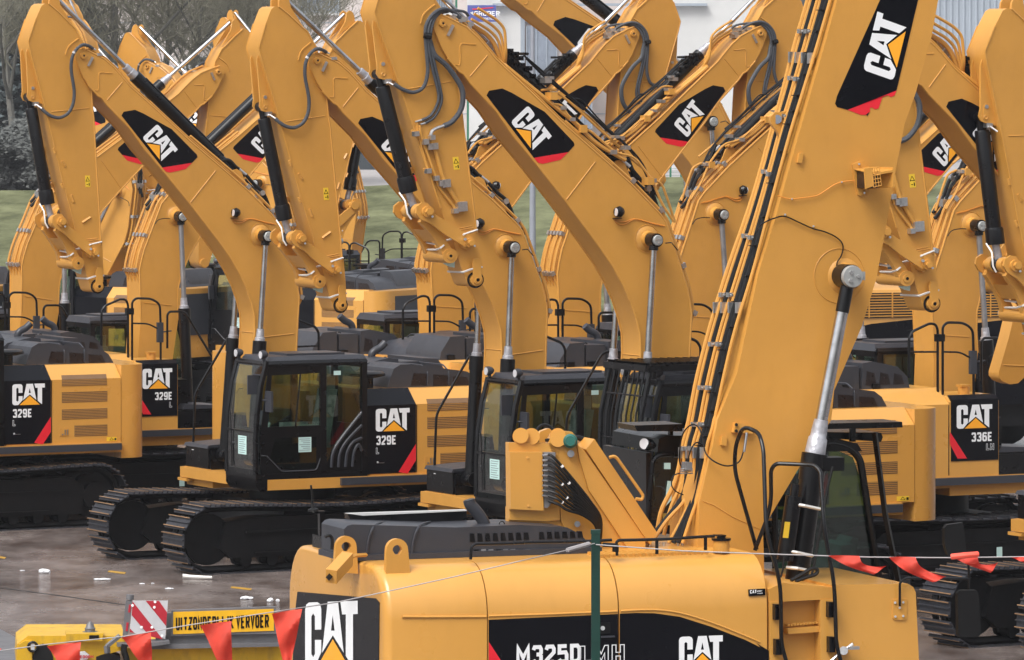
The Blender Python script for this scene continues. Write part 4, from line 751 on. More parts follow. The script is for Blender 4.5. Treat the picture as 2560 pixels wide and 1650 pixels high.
def excavator(fr, label, group, model='329EL', big=False, brot=0, arot=0, cage=False, shoes=False, gauge=1.3, tag_='L', rear=False, near=False, scale=1.0):
    t = thing('excavator', label, 'excavator', fr, group)
    if scale != 1: t.scale = (scale,) * 3
    r = .2 if big else 0
    undercarriage(t, gauge, shoes, f'{gauge}{big}{shoes}'); 
    if big: P('turntable', 'turn', lambda b: b.cyl((0, 0, 1.25), (0, 0, 1.5), .6, n=24), 'frame_dark', t)
    house(t, model, r, True, rear)
    cab(t, r, cage, near)
    return (t,) + boomset(t, big, r, brot, arot, big, tag_)
# ------------------------------------------------------------------ the row of machines
FB = from_s(208, (PIN[0], .5, PIN[2]), 1187 * 1.07113 + 26, 187)
FD = from_s(208, (PIN[0], .5, PIN[2] + .2), 2834, 207)
FE = from_s(208, (PIN[0], .5, PIN[2] + .2), 3308, 204)
G1 = 'yellow tracked excavators facing left'; G2 = 'yellow tracked excavators facing right'; G3 = 'yellow excavators in the rearmost row'
excavator(FA, 'excavator marked 329E with its cab and both tracks in clear view at left', G1, near=True, shoes=True)
excavator(FB, 'excavator whose cab stands between a 329E panel and a caged cab', G1, near=True, shoes=True, arot=2.3, brot=1.4)
EXC = excavator(FC, 'excavator with barred guard on its cab and the largest complete leaning boom decal', G1, '336EL', True, arot=4, cage=True, near=True)
excavator(FL, 'excavator house cut by the left frame edge, 329E on its black panel', G1, shoes=True)
EXD = excavator(FD, 'excavator whose front tracks and toolbox enter at the lower right edge', G1, '336EL', True, brot=2.5, arot=4, gauge=1.08, shoes=True)
excavator(FE, 'excavator beyond the right edge with only its hanging arm in view', G1, '336EL', True, brot=9.5, arot=-3.5)
RM = {}
for px, s, big, mod, lab, kw in ((135, 150, 0, '329EL', 'excavator whose curved boom foot shows left of the leftmost hanging arm', dict(brot=4)),
    (441.5, 154, 0, '329EL', 'right-facing excavator with a small 329E tank panel under two handrail hoops', dict(brot=2)),
    (1190, 160.5, 1, '336EL', 'right-facing excavator with its boom foot seen left of the middle hanging arm tip', {}),
    (1508, 163, 1, '336EL', 'right-facing excavator with a whole CAT decal on its rising boom', {}),
    (1809, 167, 1, '336EL', 'right-facing excavator with its boom foot directly left of the huge foreground boom', {}),
    (2131, 173, 0, '329EL', 'right-facing excavator mostly hidden by the huge foreground boom, decal at its right', dict(brot=3)),
    (2453, 180, 1, '336ELN', 'right-facing excavator with a 336E tank panel at the right', {})):
    fr = from_s(28, (PIN[0], -.5, PIN[2] + (.2 if big else 0)), px, s)
    RM[px] = (fr, excavator(fr, lab, G2, mod, bool(big), tag_=f'R{px}', **kw))
for i, cx in enumerate((-90, 433, 956)):
    fr = from_s(152, (-2.8, 1.3, 2.4), cx, 119 + i)
    excavator(fr, ('excavator of the rearmost row at the left frame edge, dark rear panel in view', 'excavator of the rearmost row, dark rear panel behind the leftmost big boom', 'excavator of the rearmost row, rear panel in the middle below the grass')[i], G3, tag_='V%d' % i, rear=True, brot=(-28, -28, 2)[i])
for i, (cx, br) in enumerate(((694, -3), (1085, -6))):
    fr = from_s(152, (-2.8, 1.3, 2.4), cx, 113)
    excavator(fr, ('farthest-row excavator whose upright pale boom foot shows between the leftmost arm and boom', 'farthest-row excavator whose upright boom with pipes shows right of the second hanging arm')[i], G3, tag_='W%d' % i, rear=True, brot=br)
fg = from_s(208, (PIN[0] * 1.27, .5 * 1.27, (PIN[2] + .2) * 1.27), 1852, 131)
excavator(fg, 'larger distant excavator with its boom cut by the top edge at centre', G3, '336EL', True, brot=9.5, arot=-115, tag_='G', scale=1.27)

# ---- auxiliary lines of the machine with the caged cab (traced on its own plane)
t_, boC, arC, MC, MAC = EXC
iM = MC.inverted(); iA = MAC.inverted()
def CB(c, pts, w): return [iM @ Vector(FC.q(c, x, y, w)) for x, y in pts]
def CA(c, pts): return [iA @ Vector(FC.q(c, x, y, w)) for x, y, w in pts]
def auxkit(bo, ar):
    for i, (dx, dy) in enumerate(((0, 0), (50, -55), (75, -95), (30, -20))):
        P('pipe', f'aux1_{i}', lambda b: b.tube(fillet(CB('T2', [(1560 + dx, 150 + dy), (1690 + dx, 230 + dy), (1745 + dx, 290 + dy), (1800 + dx * .4, 430 + dy * .6)], .1 + dx * .002) + CB('T3', [(170, 450), (400, 640), (640, 830), (800, 990), (1000, 1100)], .2 - dx * .001), .12), .018 if dx else .028, 7), 'yellow', bo)
    for i, (pts, w) in enumerate((([(500, 715), (560, 720), (600, 790), (700, 880), (760, 900), (930, 1050), (1060, 1075), (1180, 1230), (1250, 1400), (1330, 1520)], .22), ([(420, 620), (500, 610), (640, 720), (800, 870), (960, 1010)], .1), ([(1180, 1230), (1250, 1260), (1300, 1400), (1340, 1530)], .1), ([(600, 690), (760, 810), (1000, 1060), (1150, 1180)], 0))):
        P('pipe', f'aux2_{i}', lambda b: b.tube(fillet(CB('T3', pts, w), .1), .016, 6), 'yellow', bo)
    for i, (pts, w, rr) in enumerate((([(300, 380), (420, 480), (520, 570), (640, 680), (800, 820), (920, 920), (1020, 1010), (1100, 1100), (1160, 1210), (1200, 1320), (1240, 1370)], .12, .012), ([(320, 400), (440, 520), (560, 620), (700, 730), (860, 880), (960, 960)], .05, .018), ([(1010, 1080), (1050, 1180), (1090, 1230)], 0, .03), ([(420, 700), (600, 840), (760, 960), (880, 1040)], .0, .02), ([(640, 680), (700, 690), (800, 800), (900, 900), (1000, 1000), (1110, 1140), (1180, 1300)], .08, .01))):
        P('hose', f'aux3_{i}', lambda b: b.tube(smooth(CB('T3', pts, w), 4), rr, 7), 'rubber', bo)
    for i, (x, y, s) in enumerate(((190, 350, .05), (230, 370, .045), (215, 420, .07), (260, 400, .05), (300, 370, .03), (270, 450, .055), (320, 470, .05), (350, 520, .04), (400, 560, .045), (180, 395, .05))):
        p = CB('T3', [(x, y)], .02)[0]; P('valve_block', f'aux4_{i}', lambda b: (b.box(p.x - s * .8, p.x + s * .8, -.08, .1, p.z - s * .55, p.z + s * .55, .012), b.cyl((p.x, .09, p.z), (p.x, .14, p.z), s * .4, n=8)), 'black', bo)
    FT_ = [('T3', x, y, s, .18, .1, .24) for x, y, s in ((455, 555, .045), (480, 535, .03), (500, 640, .035), (560, 740, .04), (625, 820, .035), (905, 1045, .045), (930, 940, .03), (1000, 1015, .04), (1180, 1240, .04))] + [('T2', x, y, .04, .15, .05, .22) for x, y in ((1445, 125), (1490, 160), (1530, 130), (1555, 190), (1570, 165))]
    for i, (c, x, y, s, w, w0, w1) in enumerate(FT_):
        p = CB(c, [(x, y)], w)[0]; P('hose_fitting', f'aux5_{i}', lambda b: b.box(p.x - s, p.x + s, w0, w1, p.z - s * .6, p.z + s * .6, .008), 'zinc', bo)
    for i, p in enumerate(CB('T3', [(495, 660), (700, 885), (1160, 1245)], .2)): P('pipe_clamp', f'aux6_{i}', lambda b: b.box(p.x - .045, p.x + .045, .1, .262, p.z - .045, p.z + .045, .012), 'yellow', bo)
    for i, pts in enumerate(([(1060, 575, .2), (1110, 610, .22), (1190, 635, .24), (1260, 600, .25), (1290, 500, .26), (1285, 380, .27), (1275, 240, .28), (1285, 160, .28), (1335, 90, .28), (1400, 62, .26), (1470, 85, .2), (1520, 130, .15)],
         [(1250, 825, .2), (1310, 795, .22), (1355, 720, .24), (1365, 640, .25), (1330, 500, .26), (1300, 350, .28), (1295, 220, .29), (1320, 130, .28), (1370, 85, .26), (1450, 70, .2), (1540, 80, .15), (1570, 110, .12)],
         [(1275, 845, .2), (1340, 800, .22), (1385, 700, .24), (1375, 600, .25), (1340, 450, .27), (1310, 300, .28), (1320, 180, .28), (1360, 100, .25), (1430, 80, .18)],
         [(1400, 865, .22), (1460, 835, .24), (1520, 750, .26), (1532, 640, .27), (1500, 560, .27), (1420, 450, .27), (1340, 380, .27), (1310, 300, .26), (1290, 200, .26), (1330, 100, .24), (1420, 75, .2)])):
        P('hose', f'aux7_{i}', lambda b: b.tube(smooth(CA('T2', pts), 4), (.024, .018, .018, .032)[i], 8), 'hose_grey', ar)
    P('hose_band', 'aux8', lambda b: b.tube([CA('T2', [(1265, 240, .29)])[0], CA('T2', [(1315, 250, .31)])[0]], .04, 8), 'rubber', ar)
    for i, (pts, rr) in enumerate((([(1235, 860, .22), (1250, 960, .22), (1300, 1080, .22), (1370, 1290, .22), (1430, 1370, .22), (1485, 1440, .22)], .016), ([(1320, 960, .22), (1350, 1060, .22), (1400, 1240, .22), (1500, 1400, .22)], .026), ([(1215, 840, .2), (1240, 980, .2), (1300, 1180, .2), (1380, 1430, .2)], .012), ([(1270, 980, .22), (1300, 1080, .22), (1350, 1230, .22)], .012))):
        P('pipe', f'aux9_{i}', lambda b: b.tube(fillet(CA('T2', pts), .1), rr, 7), 'yellow', ar)
    for i, (x, y, s) in enumerate(((1210, 920, .03), (1275, 975, .035), (1310, 1010, .035), (1335, 1005, .04), (1295, 1175, .03), (1350, 1225, .03), (1385, 1260, .035), (1415, 1260, .05), (1480, 1450, .03), (1525, 1420, .06), (1320, 945, .03))):
        p = CA('T2', [(x, y, .24)])[0]; P('hose_fitting', f'auxa_{i}', lambda b: b.box(p.x - s, p.x + s, .19, .27, p.z - s, p.z + s, .008), 'zinc', ar)
    for i, (pts, rr) in enumerate((([(1310, 935, .24), (1320, 905, .24), (1345, 885, .24), (1400, 865, .23)], .022), ([(1250, 825, .2), (1205, 838, .2)], .014), ([(1275, 845, .2), (1240, 855, .2)], .014))):
        P('hose_end', f'auxb_{i}', lambda b: b.tube(smooth(CA('T2', pts), 4), rr, 8), 'zinc', ar)
auxkit(boC, arC); auxkit(EXD[1], EXD[2])
for px in (1190, 1508, 1809, 2453):
    bo, ar = RM[px][1][1:3]
    # the same kit, mirrored to the side that faces the camera
    for o in [o for o in list(boC.children) + list(arC.children) if o.data.name in {CACHE[k].name for k in CACHE if k.startswith('aux')}]:
        c = o.copy(); COL.objects.link(c); c.parent = bo if o.parent == boC else ar; c.matrix_basis = Matrix.Diagonal((1, -1, 1, 1))
# ------------------------------------------------------------------ two wheeled machines far behind at the right
def far_handler(name_label, px, s_, key, u0):
    fr = from_s(20, (0, 0, 0), px, s_); t = thing('material_handler', name_label, 'excavator', fr, G3); Z = lambda z: 7 - (7 - z) * 133 / s_
    P('house_body', key + 'a', lambda b: b.prism([(-1.2, .9), (1.2, .9), (1.2, Z(2.7)), (1.1, Z(2.95)), (.9, Z(3.05)), (-.9, Z(3.05)), (-1.1, Z(2.95)), (-1.2, Z(2.7))], u0, 1.6, .03, 3, axis='u'), 'yellow_gloss', t)
    g = P('vent', key + 'b', lambda b: b.box(-.7, .6, -1.22, -1.19, Z(2.44), Z(2.9)), 'mesh_dark', t)
    for i in range(9): P('slat', key + 'c', lambda b: b.box(-.7, .6, -1.235, -1.22, 0, .018), 'yellow', g, mtx=Matrix.Translation((0, 0, Z(2.46 + i * .05))))
    for u in (-.27, .16): P('vent_bar', key + 'v', lambda b: b.box(0, .02, -1.24, -1.22, Z(2.44), Z(2.9)), 'yellow', g, mtx=Matrix.Translation((u, 0, 0)))
    p = P('side_panel', key + 'd', lambda b: b.prism([(max(u0, -1.7), .9), (max(u0, -1.7), Z(1.95)), (max(u0, -1.2), Z(2.12)), (-.2, Z(2.33)), (.6, Z(2.4)), (1.6, Z(2.42)), (1.6, .9)], -1.22, -1.195), 'panel_black', t)
    logo(p, key + 'l', (-.95, -1.225, Z(2.05) - .42), (.62, 0, 0), (0, 0, .42))
    P('undercarriage', key + 'e', lambda b: (b.box(max(u0, -2), 2, -1.1, 1.1, .5, .9, .03), b.cyl((0, 0, .85), (0, 0, 1.0), .6), *[b.cyl((x, s * .9, .5), (x, s * 1.2, .5), .5, n=20) for x in (-1.5, 1.5) for s in (1, -1)]), 'frame_dark', t)
    P('handrail', key + 'f', lambda b: b.tube([(-1.5, -1.1, Z(3.05)), (-1.5, -1.1, Z(3.3)), (.9, -1.1, Z(3.3)), (.9, -1.1, Z(3.05))], .025), 'yellow', t)
    P('engine_hood', key + 'g', lambda b: b.box(max(u0, -2.4), -.6, -.9, .9, Z(3.04), Z(3.4), .06, 3), 'plastic', t)
    return t
far_handler('distant wheeled machine with barred vent and black CAT panel right of the foreground boom', 2135, 146, 'fh1', -3.0)
far_handler('distant wheeled machine partly hidden behind the boom at the right edge', 2385, 135, 'fh2', -.95)
# lone arm end at right edge
FH = Fr(200, 8.0, 68.5)
th = thing('hanging_stick', 'smooth yellow stick end with rounded tip cut by the right frame edge', 'excavator arm', FH)
HP = FH.q2('M4', [(1925, 560), (1880, 700), (1820, 950), (1752, 1185), (1752, 1215), (1775, 1245), (1830, 1268), (1885, 1260), (1960, 1190), (2300, 900), (2500, 500), (2400, 100), (2100, 100)], .3)
P('arm', None, lambda b: b.prism(HP, -.0, .3, .03, 3), 'yellow', th)
P('weld_seam', None, lambda b: b.tube(FH.qs('M4', [(1780, 1135), (1925, 1140)], .3), .008, 5), 'yellow', th)
P('boom', None, lambda b: b.prism([(p[0], p[1]) for p in FH.q2('M4', [(2100, 100), (2400, 100), (3300, 1400), (3300, 2600), (2900, 2600)], .2)], .02, .28, .02), 'yellow', th)
P('tracked_base', None, lambda b: b.prism(FH.q2('M4', [(2700, 2300), (3600, 2300), (3600, 3200), (2700, 3200)], .5), -1.5, .8, .05), 'frame_dark', th)

# ------------------------------------------------------------------ foreground wheeled material handler
FF = from_s(20, (0, 0, 0), 1750, 303); SW = -1.3
tf = thing('material_handler', 'huge wheeled M325D machine in the foreground with boom towering to the top edge', 'excavator', FF)
q = FF.q; q2 = FF.q2; qs = FF.qs
uA = q('B2', 962, 1100, SW)[0]; uB = q('B2', 1588, 1100, SW)[0]; uC = q('B3', 890, 1100, SW)[0]; uD = q('B4', 152, 1100, SW)[0]
zt = q('B3', 850, 880, SW + .3)[2]; zb = 1.35
def sec(w0, w1, z0, z1, r=.36, n=7):
    a = [(w0 + r - r * math.cos(math.pi / 2 * i / n), z1 - r * 1.15 + r * 1.15 * math.sin(math.pi / 2 * i / n)) for i in range(n + 1)]
    return [(w0, z0)] + a + [(w1 - p[0] + w0, p[1]) for p in a[::-1]] + [(w1, z0)]
uR = uA - .035
def cwf(b):
    bb = bmesh.new(); ns = 8; rings = []
    for i in range(ns + 1):                       # rounded rear corners: the section narrows towards the tail
        a = math.pi / 2 * i / ns; u = uB - .004 if i == 0 else uA + .04 - (uA + .04 - uR) * math.sin(a)
        k = .09 * (1 - math.cos(a)) if i else 0
        rings.append([bb.verts.new((u + (.0 if i < 5 else 0), w, z)) for w, z in sec(SW + k, 1.25 - k, zb, zt - k * .35)])
    for i in range(ns):
        for j in range(len(rings[0])): bb.faces.new((rings[i][j], rings[i][(j + 1) % len(rings[0])], rings[i + 1][(j + 1) % len(rings[0])], rings[i + 1][j]))
    bb.faces.new(rings[0]); bb.faces.new(rings[-1][::-1]); b.absorb(bb)
cwF = P('counterweight', None, cwf, 'yellow_gloss', tf)
def pan(u0, u1): return lambda b: b.prism(sec(SW, 1.25, zb, zt), u0 + .006, u1 - .006, .006, 1, axis='u')
d1 = P('engine_door', None, pan(uB, uC), 'yellow_gloss', tf); d2 = P('engine_door', None, pan(uC, uD), 'yellow_gloss', tf)
P('inner_body', None, lambda b: b.prism([(w * .985, z - .02) for w, z in sec(SW, 1.25, zb, zt)], uB - .05, uD - .03, 0, axis='u'), 'black', tf)
# crease below the shoulder
def crease(b): b.tube(qs('B3', [(55, 1258), (400, 1248), (880, 1228)], SW), .010, 6)
P('crease', None, crease, 'yellow', d1)
P('crease', None, lambda b: b.tube(smooth(qs('B3', [(903, 1226), (1100, 1218), (1280, 1238), (1500, 1305), (1700, 1385), (1795, 1425)], SW), 4), .010, 6), 'yellow', d2)
P('crease', None, lambda b: b.tube(qs('B2', [(1040, 1262), (1200, 1264), (1580, 1262)], SW), .012, 6), 'yellow', cwF)
bp1 = P('side_panel', None, lambda b: b.prism(q2('B3', [(55, 1282), (400, 1266), (884, 1245), (884, 1900), (55, 1900)], SW), SW - .004, SW + .01), 'panel_black', d1, smooth_=False)
bp2 = P('side_panel', None, lambda b: b.prism(q2('B3', [(896, 1243), (1000, 1238), (1120, 1240), (1280, 1262), (1480, 1325), (1700, 1410), (1800, 1460)], SW) + q2('B4', [(80, 1432), (158, 1480), (158, 1900)], SW) + q2('B3', [(896, 1900)], SW), SW - .004, SW + .01), 'panel_black', d2, smooth_=False)
P('red_stripe', None, lambda b: b.poly(qs('B3', [(57, 1424), (132, 1540), (200, 1650), (57, 1650)], SW - .0055)), 'red', bp1, smooth_=False)
mo = q('B3', 232, 1574, SW - .006); P('model_number', None, lambda b: text_on(b, 'M325D', mo, (1, 0, 0), (0, 0, 1), .152, .42, .09, .2, (0, -1, 0)), 'white', bp1, smooth_=False)
ml = q('B3', 645, 1572, SW - .006); P('model_letter', None, lambda b: outline_letters(b, 'LMH', ml, (1.12, 0, 0), (0, 0, 1), .148, .045), 'white', bp1, smooth_=False)
l0 = q('B3', 1277, 1593, SW - .006); l1 = q('B3', 1558, 1593, SW - .006); logo(bp2, None, l0, (l1[0] - l0[0], 0, 0), (0, 0, .25))
P('door_lock', None, lambda b: b.box(*sorted((q('B3', 775, 1, SW)[0], q('B3', 860, 1, SW)[0])), SW - .02, SW, q('B3', 800, 1395, SW)[2], q('B3', 800, 1385, SW)[2], .003), 'plastic', bp1)
P('lock_recess', None, lambda b: b.box(*sorted((q('B3', 770, 1, SW)[0], q('B3', 835, 1, SW)[0])), SW - .008, SW, q('B3', 800, 1370, SW)[2], q('B3', 800, 1300, SW)[2], .003), 'black', bp1)
P('lock_bolt', None, lambda b: b.cyl(q('B3', 788, 1336, SW), q('B3', 788, 1336, SW - .02), .018, n=10), 'zinc', bp1)
pl = P('name_plate', None, lambda b: b.prism(q2('B4', [(32, 1088), (136, 1082), (136, 1124), (32, 1130)], SW), SW - .004, SW + .02), 'panel_black', d2, 'small black name plate')
P('plate_lettering', None, lambda b: (text_on(b, 'CAT', q('B4', 38, 1114, SW - .006), (1, 0, .03), (0, 0, 1), .028, .4, .08, .24, (0, -1, 0)), text_on(b, 'ACERT', q('B4', 82, 1104, SW - .006), (1, 0, .03), (0, 0, 1), .012, .5, .12, .2, (0, -1, 0)), text_on(b, 'TECHNOLOGY', q('B4', 84, 1116, SW - .006), (1, 0, .03), (0, 0, 1), .007, .4, .12, .2, (0, -1, 0))), 'white', pl, smooth_=False)
# rear window panel with the name
ur = uR - .006
RW = [FF.front('B2', x, y, ur) for x, y in ((368, 1102), (700, 1130), (870, 1145), (893, 1172), (885, 1900), (330, 1900), (345, 1300))]
def rwf(b): b.prism([(p[1], p[2]) for p in RW], ur - .0, ur + .08, .004, 1, axis='u')
rwp = P('rear_panel', None, rwf, 'panel_black', cwF, 'glossy black rear panel with the name')
def RQ(x, y): p = FF.front('B2', x, y, ur - .003); return Vector(p)
o = RQ(418, 1592); logo(rwp, None, o, RQ(755, 1592) - o, (0, 0, RQ(418, 1172).z - o.z))
RS = 0.45
# lifting lugs
for x0, x1, y0, y1, cx, cy, R_ in ((605, 760, 880, 745, 682, 815, 30), (935, 1095, 900, 762, 1010, 835, 28)):
    a = FF.front('B2', x0, y0, uA - .05 if x0 < 700 else uA + .25); w_ = -.66 if x0 < 700 else -1.12
    A0 = q('B2', x0, y0, w_); A1 = q('B2', x1, y0 + 10, w_); top = q('B2', cx, y1, w_); c = q('B2', cx, cy, w_); R = top[2] - c[2]
    def lug(b):
        outer = [(A0[0], A0[2] - .12)] + [(c[0] - R * math.cos(t * math.pi / 10), c[2] + R * math.sin(t * math.pi / 10)) for t in range(11)] + [(A1[0], A1[2] - .12)]
        bb = bmesh.new(); n = len(outer); hole = [(c[0] + .04 * (o_[0] - c[0]) / math.hypot(o_[0] - c[0], o_[1] - c[2]), c[2] + .04 * (o_[1] - c[2]) / math.hypot(o_[0] - c[0], o_[1] - c[2])) for o_ in outer]
        fr_ = [[bb.verts.new((p[0], w, p[1])) for p in outer] for w in (w_, w_ + .05)]; hl = [[bb.verts.new((p[0], w, p[1])) for p in hole] for w in (w_, w_ + .05)]
        for i in range(n):
            j = (i + 1) % n
            bb.faces.new((fr_[0][i], fr_[0][j], hl[0][j], hl[0][i])); bb.faces.new((fr_[1][i], hl[1][i], hl[1][j], fr_[1][j])); bb.faces.new((fr_[0][i], fr_[1][i], fr_[1][j], fr_[0][j])); bb.faces.new((hl[0][i], hl[0][j], hl[1][j], hl[1][i]))
        b.absorb(bb)
    P('lifting_lug', None, lug, 'yellow', cwF)
# camera housing
def cam_h(b):
    a = Vector(q('B2', 585, 1005, SW - .05)); e = Vector(q('B2', 690, 890, SW + .25)); d = (e - a).normalized(); s = d.cross(Vector((0, 1, .3))).normalized(); n = d.cross(s)
    sq = [s * .055 + n * .045, s * -.055 + n * .045, s * -.055 - n * .045, s * .055 - n * .045]; b.hexa([a + v for v in sq], [e + v for v in sq], .012)
    b.tube([q('B2', 690, 890, SW + .3), q('B2', 740, 870, SW + .45), q('B2', 810, 866, SW + .6)], .035, 4)
ch = P('camera_housing', None, cam_h, 'yellow', cwF)
P('camera_lens', None, lambda b: b.cyl(q('B2', 570, 1010, SW - .06), q('B2', 580, 1000, SW - .03), .06, n=4), 'black', ch)
P('rubber_loop', None, lambda b: b.tube(smooth([q('B2', x, y, -.6) for x, y in ((545, 750), (575, 740), (592, 770), (590, 830))], 4), .03), 'rubber', cwF)
# hood of the handler
hw = -.6
HD = q2('B2', [(668, 880), (668, 700), (690, 678), (720, 670), (1380, 690), (1797, 672)], hw) + q2('B3', [(560, 690), (640, 730), (710, 800), (760, 900)], hw)
def hf(b): b.prism(HD, hw, -.02, .06, 4)
hdF = P('engine_hood', None, hf, 'plastic', tf)
P('hood_lip', None, lambda b: b.box(HD[0][0] - .02, HD[-1][0] + .02, hw - .03, 0, HD[0][1] - .03, HD[0][1] + .015, .01), 'plastic', hdF)
for x in (830, 1120): P('hood_rib', None, lambda b: b.tube(smooth([q('B2', x - 15, 855, hw - .01), q('B2', x - 5, 770, hw - .01), q('B2', x + 25, 690, hw - .0), q('B2', x + 60, 662, hw + .15), q('B2', x + 100, 655, -.1)], 4), .022, 6), 'plastic', hdF)
for i in range(15):
    x0 = 1490 + i * 49.5; cr_ = ('B2', x0) if x0 < 1797 else ('B3', x0 - 1540)
    if i in (8,): continue
    P('vent_slot', None, lambda b: b.prism(q2(cr_[0], [(cr_[1] - 16, 782 - i * 2), (cr_[1] - 16, 728 - i), (cr_[1] + 10, 728 - i), (cr_[1] + 18, 782 - i * 2)], hw), hw - .006, hw + .03, .004, 1), 'black', hdF)
for i in range(9):
    x0 = 1515 + i * 47; cr_ = ('B2', x0) if x0 < 1797 else ('B3', x0 - 1540)
    P('side_opening', None, lambda b: b.prism(q2(cr_[0], [(cr_[1] - 15, 865), (cr_[1] - 15, 830), (cr_[1] + 15, 828), (cr_[1] + 15, 862)], hw), hw - .008, hw + .02, .004, 1), 'dull_rod' if i % 3 else 'black', hdF)
P('exhaust_pipe', None, lambda b: (b.tube(smooth([q('B2', 1575, 690, -.35), q('B2', 1555, 640, -.35), q('B2', 1520, 590, -.35), q('B2', 1480, 545, -.35), q('B2', 1470, 515, -.35)], 5), .11, 14),), 'plastic', tf)
P('pipe_mouth', None, lambda b: b.cyl(q('B2', 1470, 515, -.35), q('B2', 1469, 511, -.35), .1, n=14), 'black', tf)
P('cover_plate', None, lambda b: b.prism(q2('B2', [(690, 605), (1455, 578), (1455, 650), (720, 665)], -.02), -.02, .08, .01), 'black', tf)
P('cover_sheet', None, lambda b: b.prism(q2('B2', [(685, 600), (1455, 576), (1455, 584), (790, 614)], -.03), -.03, .03, .003), 'wall_white', tf)
P('lifting_eye', None, lambda b: (b.ring(q('B3', 140, 668, -.5), (0, 1, 0), .05, .01, 12, 5), b.ring(q('B2', 1170, 632, .0), (0, 1, 0), .04, .01, 12, 5)), 'black', hdF)
# rails over the side
def rl(c, pts, w, r_=.028, fl=.12): P('handrail', None, lambda b: b.tube(fillet([q(cc, x, y, w) for cc, x, y in pts], fl), r_, 8), 'black', tf)
rl('', [('B2', 1480, 895), ('B2', 1485, 815), ('B2', 1510, 795), ('B2', 1700, 793), ('B3', 300, 785), ('B3', 700, 778), ('B3', 845, 770)], SW + .22)
rl('', [('B3', 880, 870), ('B3', 875, 785), ('B3', 890, 772), ('B3', 1200, 765), ('B3', 1380, 752), ('B3', 1505, 745)], SW + .22)
P('rail_post', None, lambda b: [b.tube([q('B3', x, y0, SW + .22), q('B3', x, y1, SW + .22)], .032, 8) for x, y0, y1 in ((1135, 768, 860), (1447, 752, 835))] + [b.cyl(q('B3', 870, 800, SW + .2), q('B3', 870, 845, SW + .2), .06), b.cyl(q('B3', 790, 800, SW + .2), q('B3', 870, 805, SW + .2), .04)], 'black', tf)
def treads(b):
    u0 = q('B3', 780, 1, SW + .3)[0]; u1 = q('B3', 1500, 1, SW + .3)[0]; n = int((u1 - u0) / .05)
    for i in range(n): b.box(u0 + i * .05, u0 + i * .05 + .03, SW + .32, SW + .62, zt - .01, zt + .02)
P('antislip_tread', None, treads, 'yellow', tf, kind='stuff')
P('filler_cap', None, lambda b: (b.cyl(q('B3', 1548, 850, SW + .35), q('B3', 1548, 770, SW + .35), .15, n=20), ), 'yellow', tf)
P('cap_lid', None, lambda b: (b.cyl(q('B3', 1548, 772, SW + .35), q('B3', 1548, 758, SW + .35), .175, n=20), b.cyl(q('B3', 1548, 758, SW + .35), q('B3', 1548, 738, SW + .35), .08, n=10), b.box(*sorted((q('B3', 1525, 1, SW + .3)[0], q('B3', 1580, 1, SW + .3)[0])), SW + .3, SW + .4, q('B3', 1548, 745, SW + .35)[2], q('B3', 1548, 735, SW + .35)[2])), 'black', tf)
# main boom
BWN, BWF = -.42, .2
BP = q2('T4', [(700, -250), (640, 0), (560, 290), (430, 740), (330, 1090), (205, 1540)], BWN) + q2('M4', [(100, 500)], BWN) + q2('B3', [(1650, -300), (1525, 0), (1490, 180), (1410, 520), (1400, 700), (1395, 830), (1400, 990)], BWN) + \
    q2('B4', [(130, 1000), (125, 780), (120, 700), (345, 320), (560, 0)], BWN) + q2('M4', [(620, 1310), (810, 870), (910, 540), (1005, 30)], BWN) + q2('T4', [(1020, 1290), (1105, 850), (1180, 640), (1290, 250), (1335, 0), (1400, -300)], BWN)
bF = P('boom', None, lambda b: b.prism(BP, BWN, BWF, .012, 2), 'yellow', tf)
wn = BWN - .002
P('weld_seam', None, lambda b: b.tube(qs('B3', [(1430, 520), (1500, 545), (1620, 620), (1797, 700)], wn) + qs('B4', [(110, 712)], wn), .010, 5), 'yellow', bF)
P('wear_ring', None, lambda b: b.ring(q('M4', 655, 520, wn), (0, 1, 0), .50, .008, 44, 5), 'yellow', bF)
rc = q('M4', 690, 525, BWN); P('cylinder_boss', None, lambda b: b.lathe((rc[0], BWN + .01, rc[2]), (rc[0], BWN - .12, rc[2]), [(0, .36), (.06, .345), (.2, .25), (.5, .21), (1, .2)], 32), 'yellow', bF)
DF = [(935, 0), (960, -60), (1215, -60), (1196, 0), (1048, 622), (712, 755), (640, 735), (627, 712), (640, 660), (900, 80)]
dF = P('decal', None, lambda b: b.prism(q2('T4', DF, wn), BWN - .004, BWN + .002), 'panel_black', bF, 'tall black decal with white lettering', smooth_=False)
P('red_stripe', None, lambda b: b.prism(q2('T4', [(1048, 622), (1035, 655), (1010, 668), (990, 655), (970, 652), (950, 670), (940, 700), (925, 745), (900, 752), (880, 738), (864, 742), (866, 765), (850, 790), (805, 790), (712, 755)], wn), BWN - .004, BWN + .002), 'red', dF, 'torn red stripe', smooth_=False)
P('torn_edge', None, lambda b: b.poly(qs('T4', [(838, 788), (862, 770), (850, 798)], BWN - .006)), 'black', dF, smooth_=False)
a = Vector(q('T4', 832, 500 - 18, BWN - .006)); 
def TQ(x, y): return Vector(q('T4', x, y, BWN - .006))
